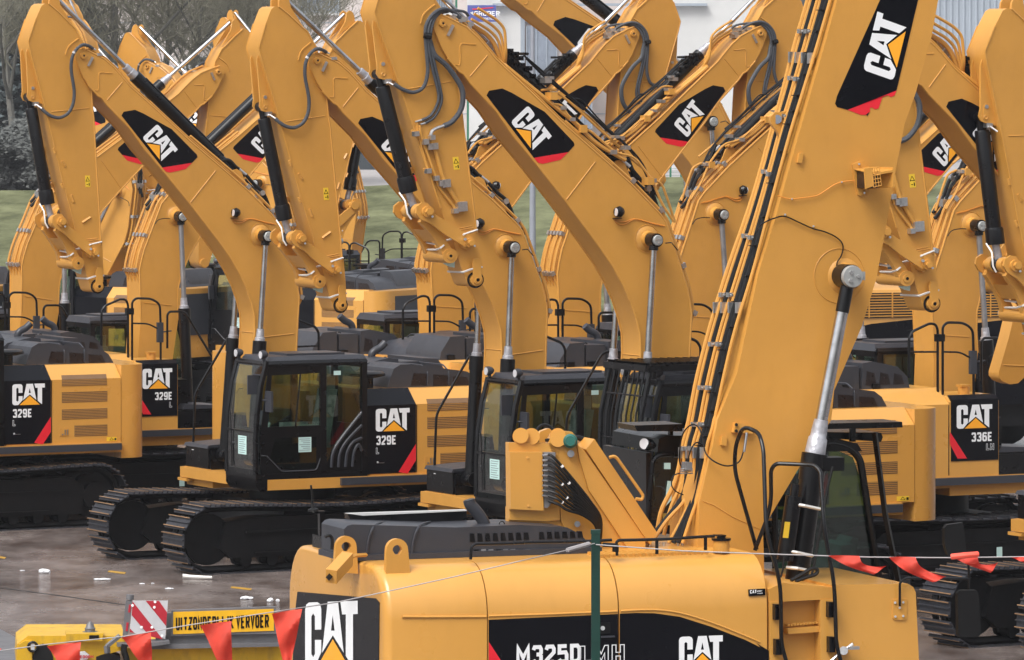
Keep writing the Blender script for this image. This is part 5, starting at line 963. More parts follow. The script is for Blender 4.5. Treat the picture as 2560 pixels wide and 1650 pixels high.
# the word runs upwards: base line on the right-hand side
tb0, tb1, tap = TQ(1050, 466), TQ(1112, 215), TQ(990, 308)
ex = (tb1 - tb0) * (408 / 256); base0 = tb0 - (tb1 - tb0) * (90 / 256); mid = (tb0 + tb1) / 2; ey = (tap - mid) * (288 / 125)
logo(dF, None, base0, ex, ey)
P('small_tab', None, lambda b: [b.prism(q2(c, pts, BWN), BWN - .03, BWN, .006, 1) for c, pts in (('T4', [(372, 1055), (402, 1050), (388, 1120), (360, 1118)]), ('B3', [(1545, 100), (1578, 105), (1572, 165), (1540, 160)]))], 'yellow', bF)
lg = q('T4', 225, 815, 0)
def lugf(b):
    pts = q2('T4', [(310, 752), (262, 770), (205, 772), (180, 800), (178, 840), (195, 870), (225, 905), (245, 960), (300, 870)], -.1); b.prism(pts, -.12, -.07, .008)
P('lifting_lug', None, lugf, 'yellow', bF); P('lug_hole', None, lambda b: b.cyl(q('T4', 228, 820, -.125), q('T4', 228, 820, -.119), .085, n=16), 'window_dark', bF)
# guarded lamp on the boom
def lampbox(b):
    b.prism(q2('T4', [(738, 1130), (790, 1108), (822, 1105), (856, 1145), (858, 1320), (800, 1345), (778, 1340)], BWN), BWN - .02, BWN, .004, 1)
    x = [q('T4', px, py, BWN) for px, py in ((750, 1165), (858, 1145), (858, 1300), (780, 1310))]
    b.hexa([(p[0], BWN, p[2]) for p in (x[0], x[1])] + [(x[1][0], BWN - .02, x[1][2]), (x[0][0], BWN - .02, x[0][2])], [(p[0] + .06, BWN - .35, p[2] - .02) for p in (x[0], x[1])] + [(x[1][0] + .06, BWN - .35, x[1][2] - .04), (x[0][0] + .06, BWN - .35, x[0][2] - .04)])
    b.hexa([(x[1][0], BWN, x[1][2]), (x[1][0], BWN, x[2][2]), (x[1][0] - .02, BWN, x[2][2]), (x[1][0] - .02, BWN, x[1][2])], [(x[1][0] + .08, BWN - .35, x[1][2]), (x[1][0] + .08, BWN - .35, x[2][2] + .02), (x[1][0] + .06, BWN - .35, x[2][2] + .02), (x[1][0] + .06, BWN - .35, x[1][2])])
    e = [q('T4', px, py, BWN - .35) for px, py in ((826, 1160), (930, 1150), (945, 1275), (835, 1300))]
    b.hexa([Vector(p) for p in (e[0], ((e[0][0] * .45 + e[1][0] * .55), e[0][1], e[1][2]), ((e[3][0] * .45 + e[2][0] * .55), e[0][1], e[2][2]), e[3])], [Vector(p) + Vector((0, .012, 0)) for p in (e[0], ((e[0][0] * .45 + e[1][0] * .55), e[0][1], e[1][2]), ((e[3][0] * .45 + e[2][0] * .55), e[0][1], e[2][2]), e[3])])
    for i in range(4): t = i / 3; b.tube([Vector(e[0]).lerp(Vector(e[1]), .5 + .5 * t), Vector(e[3]).lerp(Vector(e[2]), .5 + .5 * t)], .008, 4)
    for i in range(6): t = i / 5; b.tube([Vector(e[0]).lerp(Vector(e[3]), t).lerp(Vector(e[1]).lerp(Vector(e[2]), t), .5), Vector(e[1]).lerp(Vector(e[2]), t)], .008, 4)
lb_ = P('lamp_guard', None, lampbox, 'yellow', bF); P('guard_bolt', None, lambda b: [b.cyl(q('T4', x, y, BWN - .02), q('T4', x, y, BWN - .04), .02, n=7) for x, y in ((792, 1128), (828, 1326))], 'zinc', lb_)
P('work_light', None, lambda b: b.box(q('T4', 770, 1, BWN)[0], q('T4', 850, 1, BWN)[0], BWN - .2, BWN - .02, q('T4', 800, 1290, BWN)[2], q('T4', 800, 1180, BWN)[2], .03), 'mesh_dark', bF)
P('wire', None, lambda b: b.tube(smooth(qs('T4', [(230, 1345), (290, 1362), (330, 1368), (420, 1358), (500, 1345), (560, 1310), (620, 1270), (680, 1250), (760, 1240)], BWN - .02), 4), .011, 6), 'orange_wire', bF)
P('wire', None, lambda b: (b.tube(smooth(qs('M4', [(60, 300), (90, 200), (140, 155), (210, 125), (280, 112), (370, 150), (470, 195), (560, 220), (640, 260), (680, 310), (670, 380), (640, 430), (640, 470)], BWN - .02), 4), .013, 6),), 'black', bF)
P('wire_clip', None, lambda b: [b.cyl(q('M4', x, y, BWN), q('M4', x, y, BWN - .03), .02, n=7) for x, y in ((283, 100), (478, 180))] + [b.cyl(q('T4', x, y, BWN), q('T4', x, y, BWN - .03), .016, n=7) for x, y in ((330, 1368), (672, 1252))], 'zinc', bF)
# bundle of pipes and cables on the back of the boom; left-hand edge from top to bottom, as (px,py) of the photograph
EL = [cp('T4', 455, -120), cp('T4', 428, 0), cp('T4', 330, 330), cp('T4', 255, 640), cp('T4', 190, 860), cp('T4', 60, 1340), cp('M3', 1680, 500), cp('M3', 1560, 900), cp('M3', 1470, 1250), cp('M3', 1420, 1540), cp('B3', 1285, 160), cp('B3', 1275, 260)]
ER = [cp('T4', 640, -120), cp('T4', 605, 0), cp('T4', 510, 330), cp('T4', 400, 680), cp('T4', 330, 900), cp('T4', 185, 1430), cp('M3', 1890, 500), cp('M3', 1760, 900), cp('M3', 1680, 1250), cp('M3', 1620, 1540), cp('B3', 1468, 160), cp('B3', 1460, 260)]
NP = 8
for i in range(NP):
    t = (i + .5) / NP; w = .17 - .56 * t
    pts = [FF.lp(a[0] + (b_[0] - a[0]) * t, a[1] + (b_[1] - a[1]) * t, w) for a, b_ in zip(EL, ER)]
    low = {0: [('B3', 1255, 400), ('B3', 1160, 580), ('B3', 1140, 700)], 1: [('B3', 1300, 400), ('B3', 1220, 560), ('B3', 1180, 740)], 2: [('B3', 1320, 480), ('B3', 1150, 690), ('B3', 1095, 760)], 3: [('B3', 1340, 500), ('B3', 1200, 640), ('B3', 1120, 760)]}.get(i, [('B3', 1395 + (i - 6) * 12, 480), ('B3', 1330 + (i - 6) * 18, 640), ('B3', 1270 + (i - 6) * 30, 790)])
    pts += [q(c_, x, y, w) for c_, x, y in low]
    blk = i in (2, 5, 6)
    P('cable' if blk else 'pipe', None, lambda b: b.tube(fillet(pts, .3, 3), (.046, .036, .048, .036, .034, .05, .05, .034)[i], 8), 'rubber' if blk else 'yellow', bF, 'black cable' if blk else None)
def along(f): k = f * (len(EL) - 1); j = min(int(k), len(EL) - 2); t = k - j; L_ = lambda E: (E[j][0] + (E[j + 1][0] - E[j][0]) * t, E[j][1] + (E[j + 1][1] - E[j][1]) * t); return L_(EL), L_(ER)
for f in (.06, .15, .24, .33, .42, .50, .58, .66, .74, .82, .93):
    a, b_ = along(f)
    for j in ((1, 3) if int(f * 100) % 2 else (2, 4)):
        t = (j + .5) / NP; w = .17 - .56 * t; p = Vector(FF.lp(a[0] + (b_[0] - a[0]) * t, a[1] + (b_[1] - a[1]) * t, w - .04))
        P('pipe_clamp', None, lambda b: (b.box(p.x - .028, p.x + .028, p.y - .02, p.y + .04, p.z - .018, p.z + .018, .005), b.cyl(p + Vector((.0, -.02, 0)), p + Vector((0, -.04, 0)), .02, n=7)), 'zinc', bF)
for f in (.60, .2, .955):
    a, b_ = along(f)
    for j in range(0, NP, 2):
        t = (j + .9) / NP; p = Vector(FF.lp(a[0] + (b_[0] - a[0]) * t, a[1] + (b_[1] - a[1]) * t, .17 - .56 * t - .03)); P('clamp_plate', None, lambda b: b.box(p.x - .028, p.x + .022, p.y - .0, p.y + .03, p.z - .045, p.z + .045, .004), 'zinc', bF)
for k in range(24):
    a, b_ = along(.03 + k * .04); t = .8 if k % 2 else .62; p = FF.lp(a[0] + (b_[0] - a[0]) * t, a[1] + (b_[1] - a[1]) * t, -.29); P('cable_tie', None, lambda b: (b.box(p[0] - .03, p[0] + .035, p[1] - .03, p[1] + .0, p[2] - .004, p[2] + .004),), 'black', bF)
P('hose', None, lambda b: (b.tube(smooth([q('B3', x, y, w) for x, y, w in ((1705, 90, -.5), (1690, 200, -.5), (1660, 270, -.52), (1590, 295, -.52), (1510, 270, -.5), (1450, 215, -.45), (1430, 130, -.42), (1410, 60, -.4), (1370, 28, -.3), (1320, 60, -.2), (1290, 130, -.1), (1280, 260, 0), (1310, 330, 0))], 4), .014, 6), b.tube(smooth([q('B3', x, y, -.3) for x, y in ((1470, 330), (1440, 230), (1430, 170), (1400, 145), (1370, 160), (1340, 230), (1330, 310))], 4), .013, 6), b.tube(smooth([q('B3', x, y, -.2) for x, y in ((1285, 340), (1240, 360), (1230, 420), (1260, 460), (1305, 480))], 4), .012, 6)), 'rubber', bF)
P('valve_block', None, lambda b: (b.box(*sorted((q('B3', 1305, 1, -.3)[0], q('B3', 1345, 1, -.3)[0])), -.36, -.26, q('B3', 1, 355, -.3)[2], q('B3', 1, 305, -.3)[2], .008), *[b.cyl(q('B3', 1285, y, -.32), q('B3', 1365, y, -.32), .014, n=7) for y in (315, 328, 342)], b.tube([q('B3', 1712, 80, -.5), q('B3', 1695, 205, -.5)], .025)), 'dull_rod', bF)
P('hose_bracket', None, lambda b: (b.prism(q2('B3', [(1625, 15), (1665, 20), (1740, 40), (1735, 85), (1612, 78)], BWN), BWN - .05, BWN, .006)), 'yellow', bF)
P('bracket_bolt', None, lambda b: [b.cyl(q('B3', 1645, y, BWN - .04), q('B3', 1645, y, BWN - .07), .03, n=10) for y in (30, 70)], 'black', bF)
# boom cylinder
cwc = BWN - .2; ct = Vector(q('M4', 745, 527, cwc - .07)); ct.y = cwc; gl = Vector(q('B4', 455, 215, cwc)); cb = Vector(q('B4', 330, 1080, cwc)); dd = (gl - ct).normalized()
bcF = P('boom_cylinder', None, lambda b: (b.lathe(gl, cb, [(0, .24), (.1, .24), (.2, .235), (.2, .215), (1, .215)], 26), b.box(gl.x + .03, gl.x + .22, cwc - .1, cwc + .06, gl.z - .14, gl.z - .03, .02)), 'black', tf, 'black boom cylinder with white straps')
P('rod', None, lambda b: b.cyl(ct + dd * .25, gl, .115, n=24), 'chrome', bcF)
P('rod_eye', None, lambda b: (b.cyl(ct + Vector((0, .13, 0)), ct - Vector((0, .05, 0)), .22, n=28), b.cyl(ct, ct + dd * .3, .125, n=24)), 'black', bcF)
P('pin_cap', None, lambda b: (b.lathe(ct - Vector((0, .05, 0)), ct - Vector((0, .09, 0)), [(0, .205), (.6, .205), (1, .19)], 30), b.box(ct.x + .08, ct.x + .115, ct.y - .07, ct.y - .06, ct.z - .03, ct.z + .04)), 'disc_grey', bcF)
P('cap_bolt', None, lambda b: [b.cyl(ct + Vector((math.cos(a) * .042, -.09, math.sin(a) * .042)), ct + Vector((math.cos(a) * .042, -.11, math.sin(a) * .042)), .035, n=6) for a in (.1, 2.1, 4.0)], 'zinc', bcF)
P('wrapping', None, lambda b: b.lathe(gl - dd * .28, gl, [(0, .13), (.3, .145), (.5, .15), (.55, .175), (1, .19)], 22), 'wrap', bcF)
c2a = Vector(q('B4', 320, 490, cwc - .12)); c2b = Vector(q('B4', 262, 900, cwc - .12))
P('accumulator', None, lambda b: (b.cyl(c2a, c2b, .15, n=20), b.cyl(c2a, c2a + (c2a - c2b).normalized() * .1, .08)), 'black', bcF)
for y0, y1, xa, xb in ((535, 572, 285, 490), (835, 872, 238, 440), (945, 965, 272, 410)):
    m = Vector(q('B4', (xa + xb) / 2, (y0 + y1) / 2, cwc)); P('metal_strap', None, lambda b: b.tube([Vector(q('B4', xa, y0, cwc - .13)), Vector(q('B4', (xa + xb) / 2, (y0 + y1) / 2 - 3, cwc - .20)), Vector(q('B4', xb, y1, cwc - .1))], .03, 4), 'strap', bcF)
P('label_sticker', None, lambda b: b.hexa([Vector(q('B4', x, y, cwc - .195)) for x, y in ((262, 652), (297, 655), (284, 758), (248, 755))], [Vector(q('B4', x, y, cwc - .19)) for x, y in ((262, 652), (297, 655), (284, 758), (248, 755))]), 'sticker', bcF)
P('hose', None, lambda b: (b.tube(qs('B4', [(570, 300), (540, 420), (450, 930), (430, 1010)], cwc - .2), .025), b.tube(smooth(qs('B4', [(300, 1030), (380, 985), (430, 955), (470, 960), (460, 990), (400, 1010), (330, 1035)], cwc - .35), 4), .035), b.tube(qs('B4', [(258, 880), (250, 960), (235, 1010)], cwc - .4), .018)), 'rubber', bcF)
# front deck box with steps
bx = q2('B4', [(565, 1075), (560, 1058), (1050, 1050), (1085, 1070), (1102, 1105), (1135, 1800), (590, 1800)], SW)
fb = P('front_box', None, lambda b: b.prism(bx, SW, .2, .05, 4), 'yellow_gloss', tf)
P('step_recess', None, lambda b: (b.prism(q2('B4', [(165, 1165), (165, 1800), (590, 1800), (575, 1155)], SW + .15), SW + .12, .2), b.prism(q2('B4', [(160, 1085), (250, 1045), (565, 1075), (570, 1150), (160, 1170)], SW), SW, .2, .02)), 'yellow', tf)
P('step', None, lambda b: b.prism(q2('B4', [(270, 1335), (510, 1318), (510, 1355), (275, 1372)], SW + .05), SW + .02, SW + .2, .005), 'yellow', tf)
P('step_teeth', None, lambda b: [b.box(*sorted((q('B4', 275 + i * 20, 1, SW + .05)[0], q('B4', 287 + i * 20, 1, SW + .05)[0])), SW + .03, SW + .1, q('B4', 1, 1332 - i, SW + .05)[2], q('B4', 1, 1320 - i, SW + .05)[2]) for i in range(12)] + [b.box(*sorted((q('B4', 255 + i * 17, 1, SW + .05)[0], q('B4', 265 + i * 17, 1, SW + .05)[0])), SW + .03, SW + .1, q('B4', 1, 1076 + i, SW + .05)[2], q('B4', 1, 1066 + i, SW + .05)[2]) for i in range(13)], 'yellow', tf, kind='stuff')
P('step_frame', None, lambda b: (b.prism(q2('B4', [(162, 1168), (225, 1165), (225, 1800), (162, 1800)], SW), SW - .01, SW + .14, .01), b.prism(q2('B4', [(488, 1155), (572, 1150), (585, 1800), (490, 1800)], SW), SW - .01, SW + .14, .01)), 'yellow_gloss', tf)
for x, y0, y1 in ((198, 1178, 1278), (202, 1402, 1502), (541, 1163, 1262), (545, 1386, 1486)):
    P('rail_mount', None, lambda b: b.prism(q2('B4', [(x - 19, y0), (x + 19, y0), (x + 19, y1), (x - 19, y1)], SW), SW - .07, SW, .02, 3), 'black', tf)
def rl2(pts): P('handrail', None, lambda b: b.tube(fillet([q(cc, x, y, w) for cc, x, y, w in pts], .14, 5), .038, 9), 'black', tf)
rl2([('B3', 1775, 830, -.7), ('B3', 1632, 320, -.75), ('B3', 1640, 160, -.8), ('B3', 1680, 60, -.9), ('B4', 20, 48, -1.0), ('B4', 95, 80, -1.1), ('B4', 125, 180, -1.2), ('B4', 142, 720, SW - .1), ('B4', 235, 1045, SW - .1), ('B4', 240, 1440, SW - .1), ('B4', 275, 1560, SW - .1), ('B4', 300, 1700, SW - .05)])
rl2([('B4', 70, 835, -.8), ('B4', 175, 560, -.9), ('B4', 172, 320, -1.0), ('B4', 205, 278, -1.05), ('B4', 450, 288, -1.2), ('B4', 492, 330, -1.25), ('B4', 512, 690, SW - .1), ('B4', 580, 1050, SW - .1), ('B4', 592, 1440, SW - .1), ('B4', 625, 1560, SW - .1), ('B4', 640, 1700, SW - .05)])
mp = P('mounting_plate', None, lambda b: b.prism(q2('B4', [(950, 1152), (1042, 1145), (1040, 1270), (1030, 1282), (965, 1282), (952, 1270)], SW), SW - .012, SW, .004, 1), 'yellow', fb)
P('plate_bolt', None, lambda b: [b.cyl(q('B4', x, y, SW - .01), q('B4', x, y, SW - .025), .022, n=8) for x, y in ((970, 1172), (1022, 1170), (972, 1262), (1022, 1258), (1000, 1205))], 'zinc', mp)
P('mirror_arm', None, lambda b: b.tube(fillet([q('B4', x, y, w) for x, y, w in ((1000, 1195, SW - .04), (1000, 1040, SW - .04), (1035, 1015, SW - .04), (1445, 1018, SW - .05))] , .08) , .024, 8), 'black', tf)
P('mirror_arm', None, lambda b: b.tube([q('B4', 1345, 790, SW - .05), q('B4', 1440, 920, SW - .05), q('B4', 1445, 1018, SW - .05), q('B4', 1440, 1245, SW - .05)], .024, 8), 'black', tf)
for pts, c in (([(1268, 690), (1285, 668), (1385, 655), (1395, 700), (1408, 850), (1370, 870), (1290, 862), (1270, 800)], 0), ([(1352, 1110), (1370, 1088), (1470, 1088), (1486, 1110), (1502, 1370), (1480, 1390), (1370, 1390), (1356, 1370)], 0)):
    P('mirror', None, lambda b: b.prism(q2('B4', pts, SW - .05), SW - .11, SW - .06, .02, 3), 'rubber', tf)
P('door_latch', None, lambda b: (b.tube([q('B4', 700, 1435, SW - .1), q('B4', 640, 1480, SW - .06), q('B4', 600, 1510, SW - .04), q('B4', 545, 1560, SW - .04)], .03, 8), b.cyl(q('B4', 640, 1480, SW), q('B4', 640, 1480, SW - .12), .08, n=9), b.box(*sorted((q('B4', 640, 1, SW)[0], q('B4', 700, 1, SW)[0])), SW - .13, SW - .08, q('B4', 1, 1490, SW)[2], q('B4', 1, 1470, SW)[2], .01)), 'zinc', fb)
P('front_deck', None, lambda b: b.prism(q2('B4', [(180, 1060), (1000, 1062), (1000, 1200), (180, 1200)], SW + .3), SW + .3, 1.2, .02), 'mesh_dark', tf)
# wheeled base under the frame
RS = 1.0
P('undercarriage', None, lambda b: (b.box(-3, 2.6, -1.0, 1.0, .55, 1.15, .04), b.cyl((0, 0, 1.1), (0, 0, 1.4), .75, n=28)), 'frame_dark', tf)
for x in (-1.9, 1.9):
    for s in (1, -1): P('wheel', 'fwheel', lambda b: b.lathe((0, -.25, 0), (0, .25, 0), [(0, .3), (0, .5), (.12, .56), (.88, .56), (1, .5), (1, .3)], 28), 'rubber', tf, mtx=Matrix.Translation((x, s * 1.15, .56)))
RS = 0.45
# cab of the handler with barred front
cw0, cw1 = .45, 1.45
zc0 = q('B4', 600, 1000, cw0)[2]
ca = P('cab', None, lambda b: (b.box(q('B3', 1070, 1, cw0)[0], q('B4', 930, 1, cw0)[0], cw0, cw1, zc0 - .3, zc0, .03), b.box(q('B3', 1066, 1, cw0)[0], q('B3', 1100, 1, cw0)[0], cw0, cw1, zc0, q('B3', 1100, 210, cw0)[2], .03)), 'black', tf)
for pts, r_, c_ in (([(870, 1040), (800, 600), (745, 250), (690, 185), (600, 150), (300, 160)], .075, 'B4'), ([(1075, 640), (1110, 230), (1240, 215)], .05, 'B3'), ([(1240, 215), (1797, 160)], .08, 'B3'), ([(195, 160), (200, 1040)], .06, 'B4')):
    P('cab_frame', None, lambda b: b.tube(fillet(qs(c_, pts, cw0), .2), r_, 8), 'black', ca)
P('cab_frame', None, lambda b: b.tube(fillet(qs('B4', [(870, 1040), (800, 600), (745, 250), (690, 185), (600, 150), (300, 160)], cw1), .2), .075, 8), 'black', ca)
P('side_window', None, lambda b: b.prism(q2('B4', [(200, 1010), (205, 210), (600, 195), (700, 240), (760, 420), (860, 1010)], cw0 + .02), cw0 + .02, cw0 + .03), 'glass_green', ca)
P('windscreen', None, lambda b: b.hexa([q('B4', 870, 1020, cw0 + .05), q('B4', 800, 600, cw0 + .05), q('B4', 750, 260, cw0 + .05)], [q('B4', 870, 1020, cw1 - .05), q('B4', 800, 600, cw1 - .05), q('B4', 750, 260, cw1 - .05)]), 'glass_green', ca)
P('rear_window', None, lambda b: b.prism(q2('B3', [(1085, 640), (1115, 240), (1262, 235), (1300, 640)], cw0 + .02), cw0 + .01, cw0 + .02), 'glass_clear', ca)
P('roof', None, lambda b: b.prism(q2('B3', [(1130, 205), (1140, 120), (1190, 98), (1500, 100)], cw0) + q2('B4', [(600, 120), (720, 150), (750, 200)], cw0), cw0 - .03, cw1 + .03, .05, 3), 'black', ca)
for c_, pts, w0, w1 in (('B3', [(990, 35), (1010, 72), (1300, 72), (1300, 25)], -.1, .3), ('B4', [(400, 25), (1015, 12), (1018, 48), (400, 62)], -.1, .3), ('B4', [(540, 78), (880, 82), (892, 110), (880, 140), (540, 118)], .1, .9)):
    P('roof_guard', None, lambda b: b.prism(q2(c_, pts, cw0 + w0), cw0 + w0, cw0 + w1, .01), 'black', ca)
for c_, x0, x1, y0, y1 in (('B3', 1220, 1240, 60, 110), ('B4', 690, 718, 50, 140)):
    P('guard_post', None, lambda b: b.box(q(c_, x0, 1, cw0)[0], q(c_, x1, 1, cw0)[0], cw0, cw0 + .05, q(c_, x0, y1, cw0)[2], q(c_, x0, y0, cw0)[2]), 'black', ca)
def bars(b):
    for k, w in ((0, cw0 - .05), (1, cw1 + .05)): b.tube(qs('B4', [(838, 80), (905, 600), (995, 1050)], w), .06, 4)
    for i in range(7): w = cw0 + .05 + i * .15; b.tube(qs('B4', [(838, 120), (905, 600), (985, 1050)], w), .014, 4)
    for p in ((880, 400), (925, 700), (960, 900)): b.tube([q('B4', *p, cw0 - .05), q('B4', *p, cw1 + .05)], .018, 4)
P('guard_grille', None, bars, 'black', ca)
wl = P('work_light', None, lambda b: b.lathe(q('B3', 1055, 153, cw0 - .05), q('B3', 1125, 165, cw0), [(0, .12), (.4, .12), (.8, .07), (1, .03)], 16), 'black', ca); P('lamp_lens', None, lambda b: b.cyl(q('B3', 1052, 152, cw0 - .055), q('B3', 1056, 152, cw0 - .05), .10, n=16), 'lens', wl)
P('seat', None, lambda b: (b.prism(q2('B4', [(560, 1000), (600, 800), (680, 790), (720, 1000)], .8), .7, 1.2, .05, 3), b.prism(q2('B4', [(660, 820), (700, 750), (735, 760), (700, 880)], .8), .8, 1.1, .03)), 'seat', ca)
P('notice', None, lambda b: [b.prism(q2(c, pts, cw0), cw0 - .003, cw0 + .005) for c, pts in (('B3', [(1182, 275), (1222, 275), (1222, 315), (1182, 315)]), ('B3', [(1205, 390), (1245, 395), (1240, 500), (1185, 560)]))], 'paper', ca)
# cab lifting linkage with its hydraulic hoses
rw = -.25
rs = P('cab_riser', None, lambda b: (b.prism(q2('B3', [(185, 145), (508, 150), (512, 640), (430, 650), (190, 640)], rw), rw, rw + .08, .015), b.prism(q2('B3', [(440, 150), (470, 90), (520, 70), (590, 75), (620, 110), (660, 300), (700, 450), (950, 830), (600, 830), (520, 640), (500, 300)], rw), rw, rw + .08, .01),
    b.prism(q2('B3', [(440, 150), (470, 90), (520, 70), (590, 75), (620, 110), (660, 300), (700, 450), (950, 830), (600, 830), (520, 640), (500, 300)], rw), rw + .3, rw + .36, .01), b.prism(q2('B3', [(190, 560), (700, 640), (720, 830), (190, 830)], rw), rw + .03, rw + .1, .01)), 'yellow_gloss', tf, 'yellow cab lifting linkage')
P('lift_arm', None, lambda b: b.prism(q2('B3', [(625, 160), (665, 190), (1062, 762), (1060, 840), (960, 840), (700, 450), (640, 250)], rw - .03), rw - .03, rw + .3, .012), 'yellow_gloss', rs)
P('lift_arm', None, lambda b: b.prism(q2('B3', [(680, 188), (735, 122), (760, 160), (1135, 720), (1095, 800), (1070, 770)], rw - .05), rw - .05, rw + .3, .012), 'yellow', rs)
P('cover', None, lambda b: (b.prism(q2('B3', [(185, 205), (393, 205), (400, 580), (190, 570)], rw - .03), rw - .06, rw, .01), b.cyl(q('B3', 305, 242, rw - .05), q('B3', 305, 242, rw - .07), .02, n=8), b.cyl(q('B3', 310, 550, rw - .05), q('B3', 310, 550, rw - .07), .02, n=8)), 'yellow_gloss', rs)
P('pivot_ring', None, lambda b: [b.lathe(q('B3', x, 105, rw + .0), q('B3', x, 105, rw + .14), [(0, .15), (.1, .15), (.12, .11), (.88, .11), (.9, .15), (1, .15)], 22) for x in (262, 330, 500)] + [b.cyl(q('B3', 262, 100, rw + .05), q('B3', 262, 100, rw - .02), .14, n=22), b.cyl(q('B3', 500, 120, rw + .05), q('B3', 500, 120, rw - .02), .15, n=22)], 'yellow', rs)
P('pivot_cap', None, lambda b: (b.lathe(q('B3', 580, 135, rw), q('B3', 580, 135, rw - .12), [(0, .13), (.5, .13), (.6, .1), (1, .09)], 22),), 'teal', rs)
P('pivot_bolt', None, lambda b: (b.cyl(q('B3', 583, 216, rw), q('B3', 583, 216, rw - .05), .065, n=16), b.cyl(q('B3', 625, 668, rw), q('B3', 625, 668, rw - .04), .055, n=14)), 'dull_rod', rs)
P('hose_loop', None, lambda b: [b.tube(smooth([q('B3', x, y, w) for x, y in ((370, 140), (362, 90), (375, 50), (410, 32), (450, 45), (480, 80), (470, 120), (420, 130))], 4), .03, 7) for w in (rw + .03, rw + .12)] + [b.tube(smooth([q('B3', x, y, rw + .2) for x, y in ((600, 110), (650, 120), (690, 150))]), .05, 8)], 'rubber', rs)
P('junction_block', None, lambda b: (b.prism(q2('B3', [(396, 205), (470, 205), (470, 500), (420, 560), (400, 560)], rw - .01), rw - .06, rw + .02, .01), *[b.cyl(q('B3', 400, 228 + i * 32, rw - .08), q('B3', 452, 224 + i * 34, rw - .08), .022, n=8) for i in range(9)]), 'dull_rod', rs)
for i in range(10):
    y0 = 222 + i * 33; n_ = [q('B3', 440, y0, rw - .1), q('B3', 480 + i * 3, y0 + 25, rw - .14 - .01 * (i % 3)), q('B3', 560 + (9 - i) * 4, 380 + i * 22, rw - .16), q('B3', 660 + (9 - i) * 6, 530 + i * 9, rw - .15), q('B3', 740 + (9 - i) * 4, 640 + i * 4, rw - .12), q('B3', 770, 800, rw - .02)]
    hh = P('hose', None, lambda b: b.tube(smooth(n_, 5), .026, 7), 'rubber', rs)
    k = smooth(n_, 5)[7 + i % 4]; k2 = smooth(n_, 5)[8 + i % 4]
    if i % 2 == 0: P('hose_marker', None, lambda b: b.cyl(k, k.lerp(k2, .4), .031, n=8), 'white', hh)
P('riser_rail', None, lambda b: b.tube(fillet(qs('B3', [(830, 240), (860, 232), (880, 245), (1048, 485), (1040, 512), (1000, 505)], rw - .1), .05), .03, 8), 'yellow', rs)
P('pipe_end', None, lambda b: [b.cyl(q('B3', x, 785, -.2), q('B3', x, 840, -.2), .028, n=8) for x in (1090, 1150, 1180, 1270, 1300, 1340)], 'zinc', tf)
RS = 1.0
# ------------------------------------------------------------------ pennant line and fence post in front
POST_Y = 41.0
tp_ = W(*cp('B3', 742, 704), POST_Y); tpb = Vector((tp_.x, POST_Y, 0))
po = P('fence_post', None, lambda b: b.box(tp_.x - .034, tp_.x + .034, POST_Y - .034, POST_Y + .034, 0, tp_.z - .01, .012, 3), 'post_green', None)
po['label'] = 'dark green square steel post standing in front of the M325D panel'; po['category'] = 'post'
P('post_cap', None, lambda b: b.box(tp_.x - .037, tp_.x + .037, POST_Y - .037, POST_Y + .037, tp_.z - .03, tp_.z, .01, 3), 'post_green', po)
def rope(name, pts, lab, r=.0045):
    o = P(name, None, lambda b: b.tube([W(x, y, yy) for x, y, yy in pts], r, 5), 'rope', None); o['label'] = lab; o['category'] = 'rope'; return o
lp1 = [(-60, 1632, 39.6), (0, 1627, 39.6), *[(cp('B1', x, y) + (39.7,)) for x, y in ((300, 1440), (800, 1388), (1200, 1318), (1797, 1225))], *[(cp('B2', x, y) + (40.2,)) for x, y in ((620, 1170), (1000, 1088), (1400, 1000), (1797, 905))], cp('B3', 560, 835) + (40.7,), cp('B3', 735, 792) + (POST_Y - .045,)]
ro1 = rope('pennant_rope', lp1, 'grey rope rising from lower left to the green post, carrying red pennants')
P('turnbuckle', None, lambda b: b.tube([W(*cp('B3', 560, 835), 40.7), W(*cp('B3', 700, 795), 40.9)], .018, 6), 'rope', ro1)
lp2 = [cp('B3', 745, 800) + (POST_Y - .045,), cp('B3', 1300, 840) + (40.5,), cp('B3', 1790, 858) + (40.2,), *[(cp('B4', x, y) + (39.8,)) for x, y in ((400, 868), (800, 880), (1300, 884), (1797, 878))], (2640, 1393, 39.5)]
rope('pennant_rope', lp2, 'thin line of pennants running right from the green post', .005)
random.seed(3)
def pennant(crop, out, lab, Y=39.7, cut=None):
    c = Vector((0, 0, 0)); pts = [W(*cp(crop, x, y), Y) for x, y in out]
    def f(b):
        bb = bmesh.new(); n = 9; m = 12      # cloth grid between the two long edges of the outline
        L, R = pts[0], pts[1]; tipL = pts[2]; tipR = pts[3]
        ln = pts[4:] 
        g = []
        for j in range(m + 1):
            t = j / m; row = []
            a = L.lerp(tipL, t); e = R.lerp(tipR, t)
            if ln: sag = (ln[0] - L.lerp(tipL, .5)) * (4 * t * (1 - t)); a = a + sag; e = e + (ln[1] - R.lerp(tipR, .5)) * (4 * t * (1 - t))
            for i in range(n + 1):
                s = i / n; p = a.lerp(e, s); p = p + Vector((0,   .03 * math.sin(5 * s + 4 * t + c.x) * (0.3 + t) + .03 * math.sin(9 * t + 3 * s), 0)); row.append(bb.verts.new(p))
            g.append(row)
        for j in range(m):
            for i in range(n): bb.faces.new((g[j][i], g[j][i + 1], g[j + 1][i + 1], g[j + 1][i]))
        r = bmesh.ops.solidify(bb, geom=bb.faces[:], thickness=.002); b.absorb(bb)
    o = P('pennant', None, f, 'pennant', None); o['label'] = lab; o['category'] = 'pennant'; o['group'] = 'red pennants on the rope'; return o
pennant('B1', [(-60, 1472), (12, 1466), (-30, 1500), (-10, 1490)], 'scrap of a red pennant at the very left frame edge')
